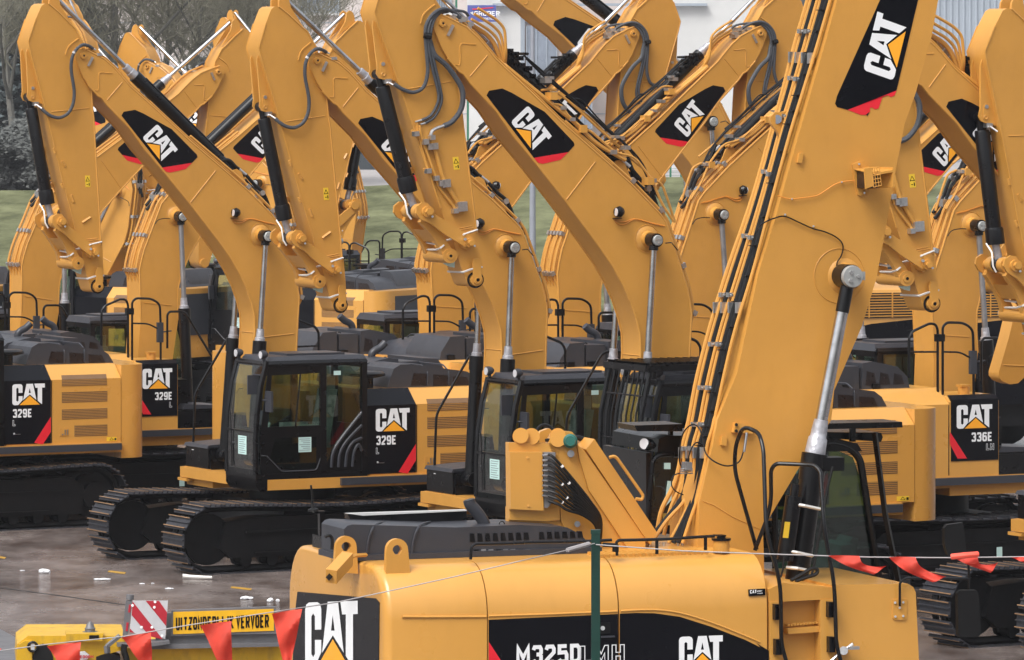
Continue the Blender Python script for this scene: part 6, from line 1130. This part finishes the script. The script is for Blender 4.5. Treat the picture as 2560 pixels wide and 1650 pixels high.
pennant('B1', [(300, 1452), (520, 1425), (470, 1700), (500, 1700)], 'red pennant over the left end of the yellow trailer')
pennant('B1', [(775, 1388), (970, 1362), (945, 1620), (975, 1590)], 'red pennant below the red and white striped board')
pennant('B1', [(1285, 1318), (1485, 1290), (1470, 1700), (1490, 1690)], 'red pennant hanging over the letters of the yellow sign')
pennant('B2', [(205, 1243), (400, 1212), (285, 1600), (330, 1540)], 'red pennant beside the sign end and the CAT rear panel')
pennant('B4', [(540, 870), (740, 872), (830, 990), (915, 936), (670, 940), (790, 935)], 'wind-blown red pennant nearest the black boom cylinder')
pennant('B4', [(930, 880), (1100, 880), (1210, 1040), (1300, 1005), (1040, 970), (1160, 960)], 'long wind-blown red pennant above the yellow deck box')
pennant('B4', [(1345, 884), (1500, 882), (1580, 980), (1632, 915), (1440, 930), (1530, 930)], 'red pennant rolled at its top beside the mirror')
rp = P('rolled_pennant', None, lambda b: b.tube([W(*cp('B4', 1330, 878), 39.65), W(*cp('B4', 1420, 868), 39.62), W(*cp('B4', 1502, 862), 39.65)], .022, 8), 'pennant', None); rp['label'] = 'tightly rolled red pennant wound on the line beside the mirror'; rp['category'] = 'pennant'; rp['group'] = 'red pennants on the rope'
pennant('B4', [(1715, 882), (1850, 880), (1830, 930), (1900, 915)], 'red pennant cut by the right frame edge')
# ------------------------------------------------------------------ yellow low loader with warning boards
FT = Fr(6, W(350, 1600, 52).x, 52.0); tq = FT.q2
tt = thing('low_loader_trailer', 'yellow low loader trailer end at lower left with black wheel arches', 'trailer', FT)
P('frame', None, lambda b: (b.prism(tq('B1', [(103, 1560), (110, 1440), (180, 1385), (800, 1385), (810, 1470), (700, 1500), (640, 1540), (600, 1700), (130, 1700)], 0), 0, 1.1, .02, 2), b.prism(tq('B1', [(800, 1468), (1340, 1455), (1797, 1452), (1860, 1470), (1860, 1800), (780, 1800)], .05), .1, 1.2, .02, 2), b.prism(tq('B1', [(100, 1800), (103, 1560), (120, 1440), (160, 1418), (205, 1420), (205, 1800)], -.05), -.06, .1, .01)), 'trailer_yellow', tt)
P('mudguard', None, lambda b: [b.prism(tq('B1', [(x0 - w, 1700), (x0 - w, 1520), (x0 - w * .6, 1450 + d), (x0, 1436 + d), (x0 + w * .6, 1450 + d), (x0 + w, 1520), (x0 + w, 1700)], -.02), -.04, .3) for x0, w, d in ((275, 66, 0), (695, 78, 58))], 'rubber', tt)
P('wheel', None, lambda b: [b.lathe(FT.q('B1', x, 1640 + d, -.05), FT.q('B1', x, 1640 + d, .4), [(0, .1), (0, .13), (.15, .14), (.85, .14), (1, .13)], 24) for x, d in ((275, 0), (695, 60))], 'frame_dark', tt)
P('toolbox', None, lambda b: (b.prism(tq('B1', [(424, 1372), (665, 1368), (658, 1395), (655, 1418), (424, 1420)], -.06), -.08, .3, .01), b.prism(tq('B1', [(535, 1366), (630, 1366), (630, 1373), (535, 1373)], 0), -.04, .2)), 'trailer_yellow', tt)
P('box_opening', None, lambda b: b.prism(tq('B1', [(572, 1382), (635, 1380), (635, 1402), (572, 1405)], -.09), -.095, -.05), 'black', tt)
bc_ = FT.q('B1', 578, 1366, .1); P('beacon', None, lambda b: b.lathe((bc_[0], .1, bc_[2]), (bc_[0], .1, bc_[2] + .11), [(0, .075), (.12, .075), (.14, .05), (.35, .05), (.4, .055), (.5, .042), (.75, .036), (1, .01)], 16), 'grey_metal', tt)
P('ring_plate', None, lambda b: b.prism(tq('B1', [(198, 1436), (222, 1436), (222, 1475), (198, 1475)], -.07), -.075, -.06), 'sign_white', tt)
P('ring_mark', None, lambda b: b.ring(FT.q('B1', 210, 1455, -.078), (0, 1, 0), .045, .012, 14, 4), 'black', tt)
P('checker_plate', None, lambda b: b.prism(tq('B1', [(960, 1466), (1300, 1460), (1290, 1475), (965, 1482)], .0), .05, .12), 'trailer_yellow', tt)
# maker lettering plate
pl = P('maker_plate', None, lambda b: (b.prism(tq('B1', [(500, 1492), (545, 1488), (575, 1512), (560, 1535), (500, 1540)], -.1), -.11, -.02)), 'sign_white', tt)
P('plate_lettering', None, lambda b: (text_on(b, 'TEBOOM', FT.q('B1', 496, 1530, -.115), (1, 0, 0), (0, 0, 1), .03, .5, .12, .24, (0, -1, 0)),), 'sign_red', pl, smooth_=False)
P('strap_arm', None, lambda b: (b.tube([FT.q('B1', 685, 1470, -.15), FT.q('B1', 690, 1450, -.15), FT.q('B1', 770, 1385, -.12)], .025, 5), b.tube([FT.q('B1', 685, 1450, -.15), FT.q('B1', 690, 1495, -.15)], .03, 4)), 'grey_metal', tt)
P('spiral_cable', None, lambda b: b.tube(smooth([FT.q('B1', x, y, -.2) for x, y in ((800, 1440), (795, 1480), (808, 1520), (820, 1570))]), .03, 6), 'rubber', tt)
sg = thing('warning_sign', 'yellow UITZONDERLIJK VERVOER sign on a grey frame above the trailer', 'sign', FT)
P('sign_frame', None, lambda b: (b.prism(tq('B1', [(1100, 1222), (1770, 1198), (1772, 1362), (1098, 1388)], .0), .0, .06, .01), b.prism(tq('B1', [(1000, 1385), (1797, 1372), (1797, 1440), (1000, 1455)], .05), .05, .14, .01), b.prism(tq('B1', [(1068, 1240), (1098, 1238), (1098, 1410), (1068, 1410)], .04), .03, .1, .01), b.prism(tq('B1', [(950, 1440), (1797, 1430), (1797, 1450), (950, 1468)], .0), -.05, .3, .01)), 'grey_metal', sg)
pn = P('sign_panel', None, lambda b: b.prism(tq('B1', [(1112, 1232), (1756, 1212), (1758, 1352), (1110, 1374)], .0), -.008, .01), 'sign_yellow', sg)
a = Vector(FT.q('B1', 1128, 1350, -.012)); e = Vector(FT.q('B1', 1735, 1332, -.012)); tpz = FT.q('B1', 1128, 1266, -.012)[2] - a.z
exv = (e - a).normalized()
def tx(b):
    n = len('UITZONDERLIJK VERVOER'); L = (e - a).length
    tmp = MB(); wd_ = text_on(tmp, 'UITZONDERLIJK VERVOER', (0, 0, 0), (1, 0, 0), (0, 0, 1), tpz, .28, .07, .17, (0, -1, 0)); tmp.bm.free()
    text_on(b, 'UITZONDERLIJK VERVOER', a, exv * (L / wd_), (0, 0, 1), tpz, .28, .07, .17, (0, -1, 0))
P('sign_lettering', None, tx, 'black', pn, smooth_=False)
bd = thing('striped_board', 'red and white diagonally striped board beside a grey post', 'sign', FT)
SQ = [(850, 1160), (1078, 1160), (1060, 1405), (832, 1362)]
P('board', None, lambda b: b.prism(tq('B1', SQ, -.1), -.1, -.08, .003, 1), 'sign_white', bd)
for pts in ([(935, 1160), (1020, 1160), (1072, 1235), (1066, 1322)], [(850, 1163), (1045, 1408), (960, 1388), (845, 1252)], [(834, 1338), (862, 1366), (832, 1362)]):
    P('stripe', None, lambda b: b.prism(tq('B1', pts, -.1), -.104, -.098), 'sign_red', bd, smooth_=False)
P('rivet', None, lambda b: [b.cyl(FT.q('B1', x, y, -.104), FT.q('B1', x, y, -.108), .014, n=7) for x, y in ((995, 1167), (990, 1202), (908, 1330), (975, 1330), (1040, 1385), (850, 1190))], 'white', bd)
P('board_post', None, lambda b: (b.prism(tq('B1', [(808, 1158), (848, 1155), (838, 1250), (815, 1400), (785, 1405), (795, 1280)], -.05), -.09, -.03, .01), b.cyl(FT.q('B1', 833, 1152, -.06), FT.q('B1', 835, 1120, -.06), .04, n=10)), 'grey_metal', bd)
P('post_reflector', None, lambda b: [b.prism(tq('B1', p, -.1), -.098, -.09) for p in ([(828, 1185), (842, 1185), (836, 1235), (822, 1235)], [(812, 1300), (826, 1300), (820, 1355), (806, 1355)])], 'sign_red', bd)
P('board_base', None, lambda b: (b.prism(tq('B1', [(750, 1432), (960, 1422), (1085, 1412), (1088, 1430), (960, 1448), (750, 1448)], -.1), -.2, .1, .005),), 'grey_metal', bd)
# brick paving behind the trailer and second beacon
P('block_paving', None, lambda b: b.poly([WG(-60, 1540, .008), WG(*cp('B1', 120, 1405), .008), WG(*cp('B1', 120, 1700), .008), WG(-60, 1700, .008)]), 'grey_metal', None, smooth_=False, kind='structure')
# ------------------------------------------------------------------ bits of snow, twigs and paint marks on the yard
random.seed(11)
def lump(name, c, x, y, wpx, hpx, lab):
    px, py = cp(c, x, y); p = WG(px, py); s = F / p.y; rx = wpx / CR[c][2] / s / 2; rz = hpx / CR[c][2] / s
    def f(b):
        for i in range(7):
            bb = bmesh.new(); bmesh.ops.create_icosphere(bb, subdivisions=2, radius=1)
            ox = random.uniform(-.7, .7); k = random.uniform(.3, .55) * (1 - abs(ox) * .5)
            for v in bb.verts: n = 1 + random.uniform(-.12, .12); v.co = Vector((p.x + ox * rx + v.co.x * rx * k * n, p.y + v.co.y * rx * k * n + random.uniform(-.01, .01), max(0, rz * k * .9) + v.co.z * rz * k * n))
            b.absorb(bb)
    o = P(name, None, f, 'snow', None); o['label'] = lab; o['category'] = 'snow'; o['group'] = 'lumps of snow on the yard'
for a in (('B1', 285, 985, 90, 40, 'largest lump of old snow on the yard at far left'), ('B1', 148, 968, 40, 8, 'thin snow patch left of the largest snow lump'), ('B1', 655, 1025, 120, 12, 'flat snow streak in front of the far track'), ('B1', 1085, 1085, 60, 10, 'small snow patch between the track and the yellow sign'),
          ('B1', 1585, 1152, 90, 26, 'snow lump left of the pair behind the sign'), ('B1', 1755, 1168, 90, 34, 'double snow lump next to the counterweight of the foreground machine'), ('B1', 915, 1052, 40, 7, 'small flat snow patch right of the flat streak'), ('B1', 980, 1050, 28, 6, 'tiniest snow patch on the yard below the near track')): lump('snow_lump', *a)
p0 = WG(*cp('B1', 1172, 1020)); p1 = WG(*cp('B1', 1362, 1024))
st = P('stick', None, lambda b: b.tube([p0 + Vector((0, 0, .04)), p0.lerp(p1, .3) + Vector((0, .03, .03)), p1 + Vector((0, 0, .03))], .035, 6, r2=.02), 'strap', None); st['label'] = 'pale stick lying on the wet ground in front of the near track'; st['category'] = 'stick'
for i, (x0, y0, x1, y1) in enumerate(((690, 975, 800, 988), (1480, 1078, 1610, 1092), (-10, 884, 30, 890), (1000 , 1240, 1040, 1243))):
    if i == 3: continue
    a = WG(*cp('B1', x0, y0), .004); b2 = WG(*cp('B1', x1, y1), .004); P('paint_mark', None, lambda b: b.poly([a, b2, b2 + Vector((.0, .25, 0)), a + Vector((0, .25, 0))]), 'mark_yellow', None, smooth_=False, kind='structure')
a = WG(*cp('B1', -10, 1077), .004); m_ = WG(*cp('B1', 400, 1130), .004); e2 = WG(*cp('B1', 820, 1190), .004); P('ground_joint', None, lambda b: [b.poly([u, v, v + Vector((0, .07, 0)), u + Vector((0, .07, 0))]) for u, v in ((a, m_), (m_, e2))], 'crack', None, smooth_=False, kind='structure')
# aerial on a bracket behind the foreground counterweight
q = FF.q; q2 = FF.q2
ant = P('aerial', None, lambda b: (b.tube([q('B2', 455, 418, .6), q('B2', 462, 470, .6), q('B2', 466, 560, .6)], .009, 6), b.lathe(q('B2', 470, 585, .6), q('B2', 466, 540, .6), [(0, .045), (.3, .042), (.5, .015), (1, .01)], 14)), 'rubber', tf, 'aerial behind the lifting lug')
P('aerial_bracket', None, lambda b: (b.prism(q2('B2', [(470, 583), (542, 583), (540, 590), (530, 830), (510, 835), (505, 600), (470, 595)], .6), .57, .63, .005), b.prism(q2('B2', [(500, 740), (560, 800), (590, 840), (500, 850)], .6), .4, .75, .01)), 'black', tf)
# ------------------------------------------------------------------ ground, bank, background
P('ground', None, lambda b: b.poly([(-500, 5, 0), (500, 5, 0), (500, 150, 0), (-500, 150, 0)]), 'ground', None, smooth_=False, kind='structure')
def bank(b):
    bb = bmesh.new(); NX, NY = 90, 24; g = []
    for j in range(NY + 1):
        row = []
        for i in range(NX + 1):
            x = -90 + 180 * i / NX; t = j / NY; y = 148 + 72 * t
            top = 2.75 - .55 * (1 / (1 + math.exp((x + 4) / 2.5)))
            z = -.05 + top * (t ** 1.15) + .10 * math.sin(x * .35 + j) * t * (1 - t) + random.uniform(-.03, .03) * (0 < t < 1)
            row.append(bb.verts.new((x, y, z)))
        g.append(row)
    for j in range(NY):
        for i in range(NX): bb.faces.new((g[j][i], g[j][i + 1], g[j + 1][i + 1], g[j + 1][i]))
    b.absorb(bb)
P('grass_bank', None, bank, 'grass', None, kind='structure')
P('plateau', None, lambda b: b.poly([(-500, 218, 1.95), (500, 218, 1.95), (500, 1200, 1.95), (-500, 1200, 1.95)]), 'road_grey', None, smooth_=False, kind='structure')
P('outer_ground', None, lambda b: [b.poly(q_) for q_ in ([(-500, 150, -.02), (-90, 150, -.02), (-90, 220, -.02), (-500, 220, -.02)], [(90, 150, -.02), (500, 150, -.02), (500, 220, -.02), (90, 220, -.02)])], 'grass', None, smooth_=False, kind='structure')
# main pale building
BY = 330.0
def wr(x0, x1, y0, y1, yy=BY): a = W(x0 * 1.07113, y0 * 1.07113, yy); b = W(x1 * 1.07113, y1 * 1.07113, yy); return a.x, b.x, b.z, a.z
bl = thing('warehouse', 'long pale warehouse with louvred windows and white bays behind the booms', 'building', None, None, (0, BY, 0))
bl.location = (0, 0, 0)
X0, X1, _, _ = wr(60, 1640, 0, 0)
P('wall', None, lambda b: (b.box(X0, X1, BY, BY + 40, 1.9, 24)), 'wall_pale', bl, smooth_=False)
for i, zz in enumerate((4.4, 7.2, 10.0, 12.8)): P('wall_joint', None, lambda b: b.box(X0, X1, BY - .02, BY, zz, zz + .06), 'wall_grey', bl, smooth_=False)
for (x0, x1, y0, y1) in ((700, 788, -40, 26), (905, 952, -40, 26), (905, 952, 122, 182), (848, 872, 130, 150), (1000, 1050, -40, 26), (600, 650, -40, 26), (1010, 1060, 122, 182)):
    a, b_, z0, z1 = wr(x0, x1, y0, y1); wi = P('window', None, lambda b: b.box(a, b_, BY - .05, BY + .3, z0, z1), 'window_dark', bl, smooth_=False)
    P('window_frame', None, lambda b: [b.box(a - .12, b_ + .12, BY - .15, BY - .05, z0 - .12, z0), b.box(a - .12, b_ + .12, BY - .15, BY - .05, z1, z1 + .12), b.box(a - .12, a, BY - .15, BY - .05, z0, z1), b.box(b_, b_ + .12, BY - .15, BY - .05, z0, z1)] + [b.box(a + (b_ - a) * k / 9, a + (b_ - a) * k / 9 + .05, BY - .12, BY - .05, z0, z1) for k in range(1, 9)], 'wall_grey', wi, smooth_=False)
    P('window_sill', None, lambda b: b.box(a - .2, b_ + .2, BY - .3, BY, z0 - .25, z0 - .12), 'wall_white', wi, smooth_=False)
# white bays at the centre, standing in front of the wall
for (x0, x1, y0, y1, m) in ((1090, 1215, -60, 420, 'wall_white'), (1490, 1560, -60, 420, 'wall_white'), (1560, 1800, -60, 420, 'wall_white'), (1215, 1225, -60, 420, 'wall_grey'), (1300, 1310, -60, 420, 'wall_pale')):
    a, b_, z0, z1 = wr(x0, x1, y0, y1, BY - 8); P('bay', None, lambda b: b.box(a, b_, BY - 8, BY - .03, 1.9, z1), m, bl, smooth_=False)
for (x0, x1, y0, y1) in ((1228, 1298, 60, 220), (1150, 1200, 240, 330), (1160, 1195, 345, 420), (1480, 1492, -20, 100), (1320, 1380, 60, 300), (1590, 1612, 130, 300)):
    a, b_, z0, z1 = wr(x0, x1, y0, y1, BY - 8); d_ = P('bay_window', None, lambda b: b.box(a, b_, BY - 8.2, BY - 7.9, z0, z1), 'window_dark', bl, smooth_=False)
    P('mullion', None, lambda b: [b.box(a + (b_ - a) * k / 3, a + (b_ - a) * k / 3 + .06, BY - 8.26, BY - 8.2, z0, z1) for k in range(4)], 'wall_grey', d_, smooth_=False)
a, b_, z0, z1 = wr(1150, 1650, 8, 14, BY - 8); P('bay_cornice', None, lambda b: b.box(a, b_, BY - 8.5, BY - 8, z0, z1), 'wall_grey', bl, smooth_=False)
sy = BY - 9
a, b_, z0, z1 = wr(1091, 1158, 12, 51, sy); sn = P('company_sign', None, lambda b: b.box(a, b_, sy, sy + .15, z0, z1), 'sign_blue', bl, 'blue GRUBER LOGISTICS sign')
hh = z1 - z0
P('sign_lettering', None, lambda b: (text_on(b, 'GRUBER', (a + (b_ - a) * .24, sy - .02, z0 + hh * .36), (1, 0, 0), (0, 0, 1), hh * .28, .62, .1, .2, (0, -1, 0), .004), text_on(b, 'LOGISTICS', (a + (b_ - a) * .50, sy - .02, z0 + hh * .12), (1, 0, 0), (0, 0, 1), hh * .13, .42, .1, .18, (0, -1, 0), .004)), 'white', sn, smooth_=False)
P('sign_line', None, lambda b: b.prism([(a + (b_ - a) * .15, z0 + hh * .78), (a + (b_ - a) * .9, z0 + hh * .88), (a + (b_ - a) * .9, z0 + hh * .83), (a + (b_ - a) * .2, z0 + hh * .72)], sy - .03, sy), 'red', sn, smooth_=False)
P('sign_mark', None, lambda b: b.prism([(a + (b_ - a) * .08, z0 + hh * .55), (a + (b_ - a) * .2, z0 + hh * .62), (a + (b_ - a) * .2, z0 + hh * .4)], sy - .03, sy), 'wall_white', sn, smooth_=False)
# grey corrugated shed at the right
sh = thing('corrugated_shed', 'blue grey corrugated shed beyond the booms at upper right', 'building', None, None, (0, 0, 0))
a, b_, z0, z1 = wr(2100, 2500, -60, 300, 300); P('wall', None, lambda b: b.box(a, b_, 300, 330, 1.9, 18), 'wall_grey', sh, smooth_=False)
P('roof', None, lambda b: b.box(a - .5, b_ + .5, 299.5, 331, 18, 18.5), 'wall_grey', sh, smooth_=False)
P('corrugation', None, lambda b: [b.prism([(a + i * .35, 299.99), (a + i * .35 + .1, 299.93), (a + i * .35 + .2, 299.99)], 1.9, 18, axis='z') for i in range(int((b_ - a) / .35))], 'wall_grey', sh, kind='stuff', smooth_=False)
# green mesh fence along the bank
fe = thing('mesh_fence', 'green mesh fence along the top of the grass bank', 'fence', None, None, (0, 0, 0))
for x0, x1 in ((1540, 1640),):
    for k in range(5):
        a = W((x0 + (x1 - x0) * k / 4) * 1.07113, 405 * 1.07113, 222); P('fence_post', None, lambda b: b.box(a.x - .04, a.x + .04, 222, 222.08, 2.0, a.z + 1.3), 'green_fence', fe)
    a = W(x0 * 1.07113, 430, 222); c = W(x1 * 1.07113, 430, 222); P('fence_wire', None, lambda b: [b.box(a.x, c.x, 222.03, 222.05, z, z + .012) for z in [2.7 + .15 * i for i in range(10)]], 'green_fence', fe, kind='stuff')
for x, y0, y1 in ((1065, -10, 40), (1092, 180, 330)):
    a = W(x * 1.07113, y1 * 1.07113, 240); c = W(x * 1.07113, y0 * 1.07113, 240); P('fence_post', None, lambda b: b.box(a.x - .05, a.x + .05, 240, 240.1, 1.9, c.z), 'green_fence', fe)
# lamp column
lc = thing('lamp_column', 'slim grey lamp column standing on the grass in the middle', 'lamp post', None, None, (0, 0, 0))
a = W(1243 * 1.07113, 640 * 1.07113, 165); c = W(1243 * 1.07113, 300 * 1.07113, 165)
P('column', None, lambda b: b.lathe((a.x, 165, .2), (a.x, 165, 9.0), [(0, .11), (.3, .095), (1, .06)], 14), 'lamp_grey', lc)
P('lamp_head', None, lambda b: b.prism([(a.x - .1, 9), (a.x + .9, 9.12), (a.x + .9, 9.2), (a.x - .1, 9.15)], 164.85, 165.15, .02), 'lamp_grey', lc)
# parked cars
def car(x, y, Y, m, lab, L=4.2, face=1):
    p = W(x * 1.07113, y * 1.07113, Y); t = thing('parked_car', lab, 'car', None, 'cars parked behind the grass bank', (p.x, Y, p.z))
    f = lambda pts: [(a * face, z) for a, z in pts]
    P('body', 'car' + m + str(face), lambda b: b.prism(f([(-2.1, .3), (-2.1, .75), (-1.9, .88), (-1.2, .93), (1.0, .95), (1.9, .82), (2.1, .6), (2.1, .3)]), -.85, .85, .08, 3), m, t)
    P('cabin', 'carc' + m + str(face), lambda b: b.prism(f([(-1.75, .9), (-1.35, 1.38), (.2, 1.42), (1.05, .94)]), -.72, .72, .06, 3), 'car_glass', t)
    P('roof', 'carr' + m + str(face), lambda b: b.prism(f([(-1.35, 1.38), (-1.2, 1.44), (.1, 1.46), (.25, 1.42)]), -.7, .7, .02), m, t)
    for i, u in enumerate((-1.3, 1.3)): P('wheel', 'carw', lambda b: b.lathe((0, -.88, .32), (0, -.68, .32), [(0, .2), (0, .32), (1, .32)], 18), 'rubber', t, mtx=Matrix.Translation((u, 0, 0)))
    for i, u in enumerate((-1.3, 1.3)): P('wheel', 'carw2', lambda b: b.lathe((0, .68, .32), (0, .88, .32), [(0, .32), (1, .32)], 18), 'rubber', t, mtx=Matrix.Translation((u, 0, 0)))
    return t
car(872, 195, 300, 'car_red', 'red car seen above the arms at upper left of centre')
car(905, 188, 305, 'car_white', 'white car directly behind the red car')
car(1590, 412, 226, 'car_white', 'white car behind the green mesh fence', face=-1)
car(832, 412, 224, 'car_dark', 'dark vehicle on top of the bank behind the hanging arms')
car(1210, 412, 228, 'car_white', 'pale car at the lamp column behind the bank')
car(1130, 408, 232, 'car_dark', 'dark car behind the middle hanging arm')
car(1460, 410, 230, 'car_dark', 'dark car left of the green mesh fence')
car(470, 190, 310, 'car_white', 'pale car glimpsed through the bare trees', face=-1)
# ------------------------------------------------------------------ bare trees and dark evergreens at left
def tree_mesh(seed, h, spread, n0):
    rnd = random.Random(seed); V = []; Fc = []; tw = []
    def seg(p, q_, r0, r1, n, store):
        d = (q_ - p).normalized(); a = d.orthogonal().normalized(); c = d.cross(a); i0 = len(store[0])
        for (o, r) in ((p, r0), (q_, r1)):
            for k in range(n): t = 2 * math.pi * k / n; store[0].append(o + (a * math.cos(t) + c * math.sin(t)) * r)
        for k in range(n): store[1].append((i0 + k, i0 + (k + 1) % n, i0 + n + (k + 1) % n, i0 + n + k))
    tr = ([], []); twg = ([], [])
    def grow(p, d, L, r, lev):
        n = 4 if lev < 3 else 3; q_ = p; segs = []
        for i in range(n):
            d = (d + Vector((rnd.uniform(-1, 1), rnd.uniform(-1, 1), rnd.uniform(-.5, .9))) * (.10 + .07 * lev)).normalized(); e = q_ + d * L / n; r1 = r * (1 - .5 * (i + 1) / n)
            seg(q_, e, r * (1 - .5 * i / n), r1, 6 if lev < 2 else 3, tr if lev < 2 else twg); segs.append((q_, e, r1)); q_ = e
        if lev >= 5: return
        cnt = (n0, 7, 6, 5, 4)[lev]
        for i in range(cnt):
            k = segs[min(n - 1, int(n * (.25 + .75 * rnd.random())))]; o = k[0].lerp(k[1], rnd.random()); a = rnd.uniform(0, 2 * math.pi)
            side = Vector((math.cos(a), math.sin(a), rnd.uniform(-.1, .9))).normalized(); nd = (d * .55 + side * spread).normalized()
            grow(o, nd, L * rnd.uniform(.45, .68), max(.008, k[2] * .62), lev + 1)
    grow(Vector((0, 0, 0)), Vector((0, 0, 1)), h, h * .022, 0)
    return tr, twg
def mk(name, st_, m):
    me = bpy.data.meshes.new(name); me.from_pydata([tuple(v) for v in st_[0]], [], st_[1]); me.materials.append(MT[m]); return me
TM = []
for sd, h, sp, n0 in ((1, 9, .8, 9), (5, 8, .9, 10), (9, 10, .7, 9)):
    a, b_ = tree_mesh(sd, h, sp, n0); TM.append((mk('trunk', a, 'bark'), mk('crown', b_, 'twig')))
tn = ('bare tree with mossy branches', )
spots = [(40, 470, 232, 0, 1.0, 'bare mossy tree at the left frame edge behind the first arm'), (150, 470, 240, 1, 1.1, 'bare tree directly behind the leftmost boom end'), (262, 470, 236, 2, 1.05, 'bare tree right of the leftmost arm and above its silver rod'), (355, 470, 245, 0, 1.15, 'tall bare tree behind the small distant arm top'),
         (430, 465, 236, 1, 1.0, 'bare tree between the distant arm top and the second arm'), (520, 460, 244, 2, 1.05, 'bare tree left of the second large hanging arm'), (590, 460, 250, 1, .9, 'rightmost bare tree, in front of the warehouse end'), (-60, 470, 238, 2, 1.1, 'bare tree mostly outside the left frame edge')]
for i, (x, y, Y, k, s, lab) in enumerate(spots):
    p = W(x * 1.07113, y * 1.07113, Y); t = thing('bare_tree', lab, 'tree', None, 'bare trees behind the left machines', (p.x, Y, 1.9)); t.rotation_euler = (0, 0, i * 1.3); t.scale = (s,) * 3
    for nm, me in (('trunk', TM[k][0]), ('crown', TM[k][1])):
        o = bpy.data.objects.new(nm, me); COL.objects.link(o); o.parent = t
def foliage(rx, rz, n, seed, size, cone=False):
    rnd = random.Random(seed); V = []; Fc = []
    cl = [(Vector((rnd.gauss(0, .5), rnd.gauss(0, .5), rnd.random())), rnd.uniform(.12, .3)) for _ in range(60)]
    for _ in range(n):
        c, r = rnd.choice(cl); k = (1 - c.z * .85) if cone else math.sqrt(max(.05, 1 - (c.z * 2 - 1) ** 2))
        p = Vector((c.x * k * rx + rnd.gauss(0, r) * rx * .5, c.y * k * rx + rnd.gauss(0, r) * rx * .5, (c.z + rnd.gauss(0, r * .3)) * rz))
        if p.z < 0: p.z = abs(p.z)
        a = Vector((rnd.gauss(0, 1), rnd.gauss(0, 1), rnd.gauss(0, .6))).normalized() * size * rnd.uniform(.5, 1.3); b_ = a.orthogonal().normalized() * size * rnd.uniform(.3, .8); i0 = len(V)
        V += [p - a, p + b_, p + a, p - b_]; Fc.append((i0, i0 + 1, i0 + 2, i0 + 3))
    return V, Fc
FM = [mk('crown', foliage(2.6, 9, 16000, 2, .16, True), 'conifer'), mk('crown', foliage(2.2, 3.6, 12000, 4, .13), 'shrub'), mk('crown', foliage(3.0, 8, 16000, 6, .16), 'conifer')]
for i, (x, Y, k, s, lab) in enumerate(((-20, 262, 0, 1.3, 'dark conifer filling the upper left corner'), (60, 268, 2, 1.2, 'dark ivy-clad tree behind the first arm'), (235, 262, 2, .7, 'low dark evergreen between the first arm and its boom'), (130, 270, 0, 1.4, 'tall dark conifer behind the leftmost arm'))):
    p = W(x * 1.07113, 400, Y); t = thing('evergreen_tree', lab, 'tree', None, 'dark evergreens at upper left', (p.x, Y, 1.9)); t.scale = (s * 1.3, s * 1.3, s)
    o = bpy.data.objects.new('crown', FM[k]); COL.objects.link(o); o.parent = t
    P('trunk', 'etr', lambda b: b.cyl((0, 0, 0), (0, 0, 6), .22, .06, 8), 'bark', t)
for i, (x, Y, s, lab) in enumerate(((-20, 226, .9, 'leftmost dark shrub on the grass edge'), (60, 228, 1.0, 'dark shrub behind the leftmost black cylinder'), (240, 227, .85, 'dark shrub between the first arm and boom'), (330, 229, .9, 'dark shrub below the bare trees'), (470, 228, .8, 'dark shrub beside the second arm'), (550, 230, .85, 'dark shrub left of the second boom'), (150, 228, .9, 'dark shrub hidden by the leftmost arm'), (410, 229, .8, 'dark shrub under the black boom cylinders'))):
    p = W(x * 1.07113, 400, Y); t = thing('shrub', lab, 'shrub', None, 'dark shrubs along the bank', (p.x, Y, 1.8)); t.scale = (s * 1.1, s, s * .8)
    o = bpy.data.objects.new('crown', FM[1]); COL.objects.link(o); o.parent = t; o.rotation_euler = (0, 0, i)
# ------------------------------------------------------------------ damp air
m = bpy.data.materials.new('damp_air'); m.use_nodes = True; nt = m.node_tree; nt.nodes.remove(nt.nodes['Principled BSDF'])
v = nt.nodes.new('ShaderNodeVolumePrincipled'); v.inputs['Color'].default_value = (.95, .96, 1, 1); v.inputs['Density'].default_value = HAZE; v.inputs['Anisotropy'].default_value = .2
nt.links.new(v.outputs[0], nt.nodes['Material Output'].inputs['Volume']); MT['haze'] = m
hz = P('haze', None, lambda b: b.box(-150, 150, -5, 420, -1.5, 27), 'haze', None, smooth_=False, kind='stuff')
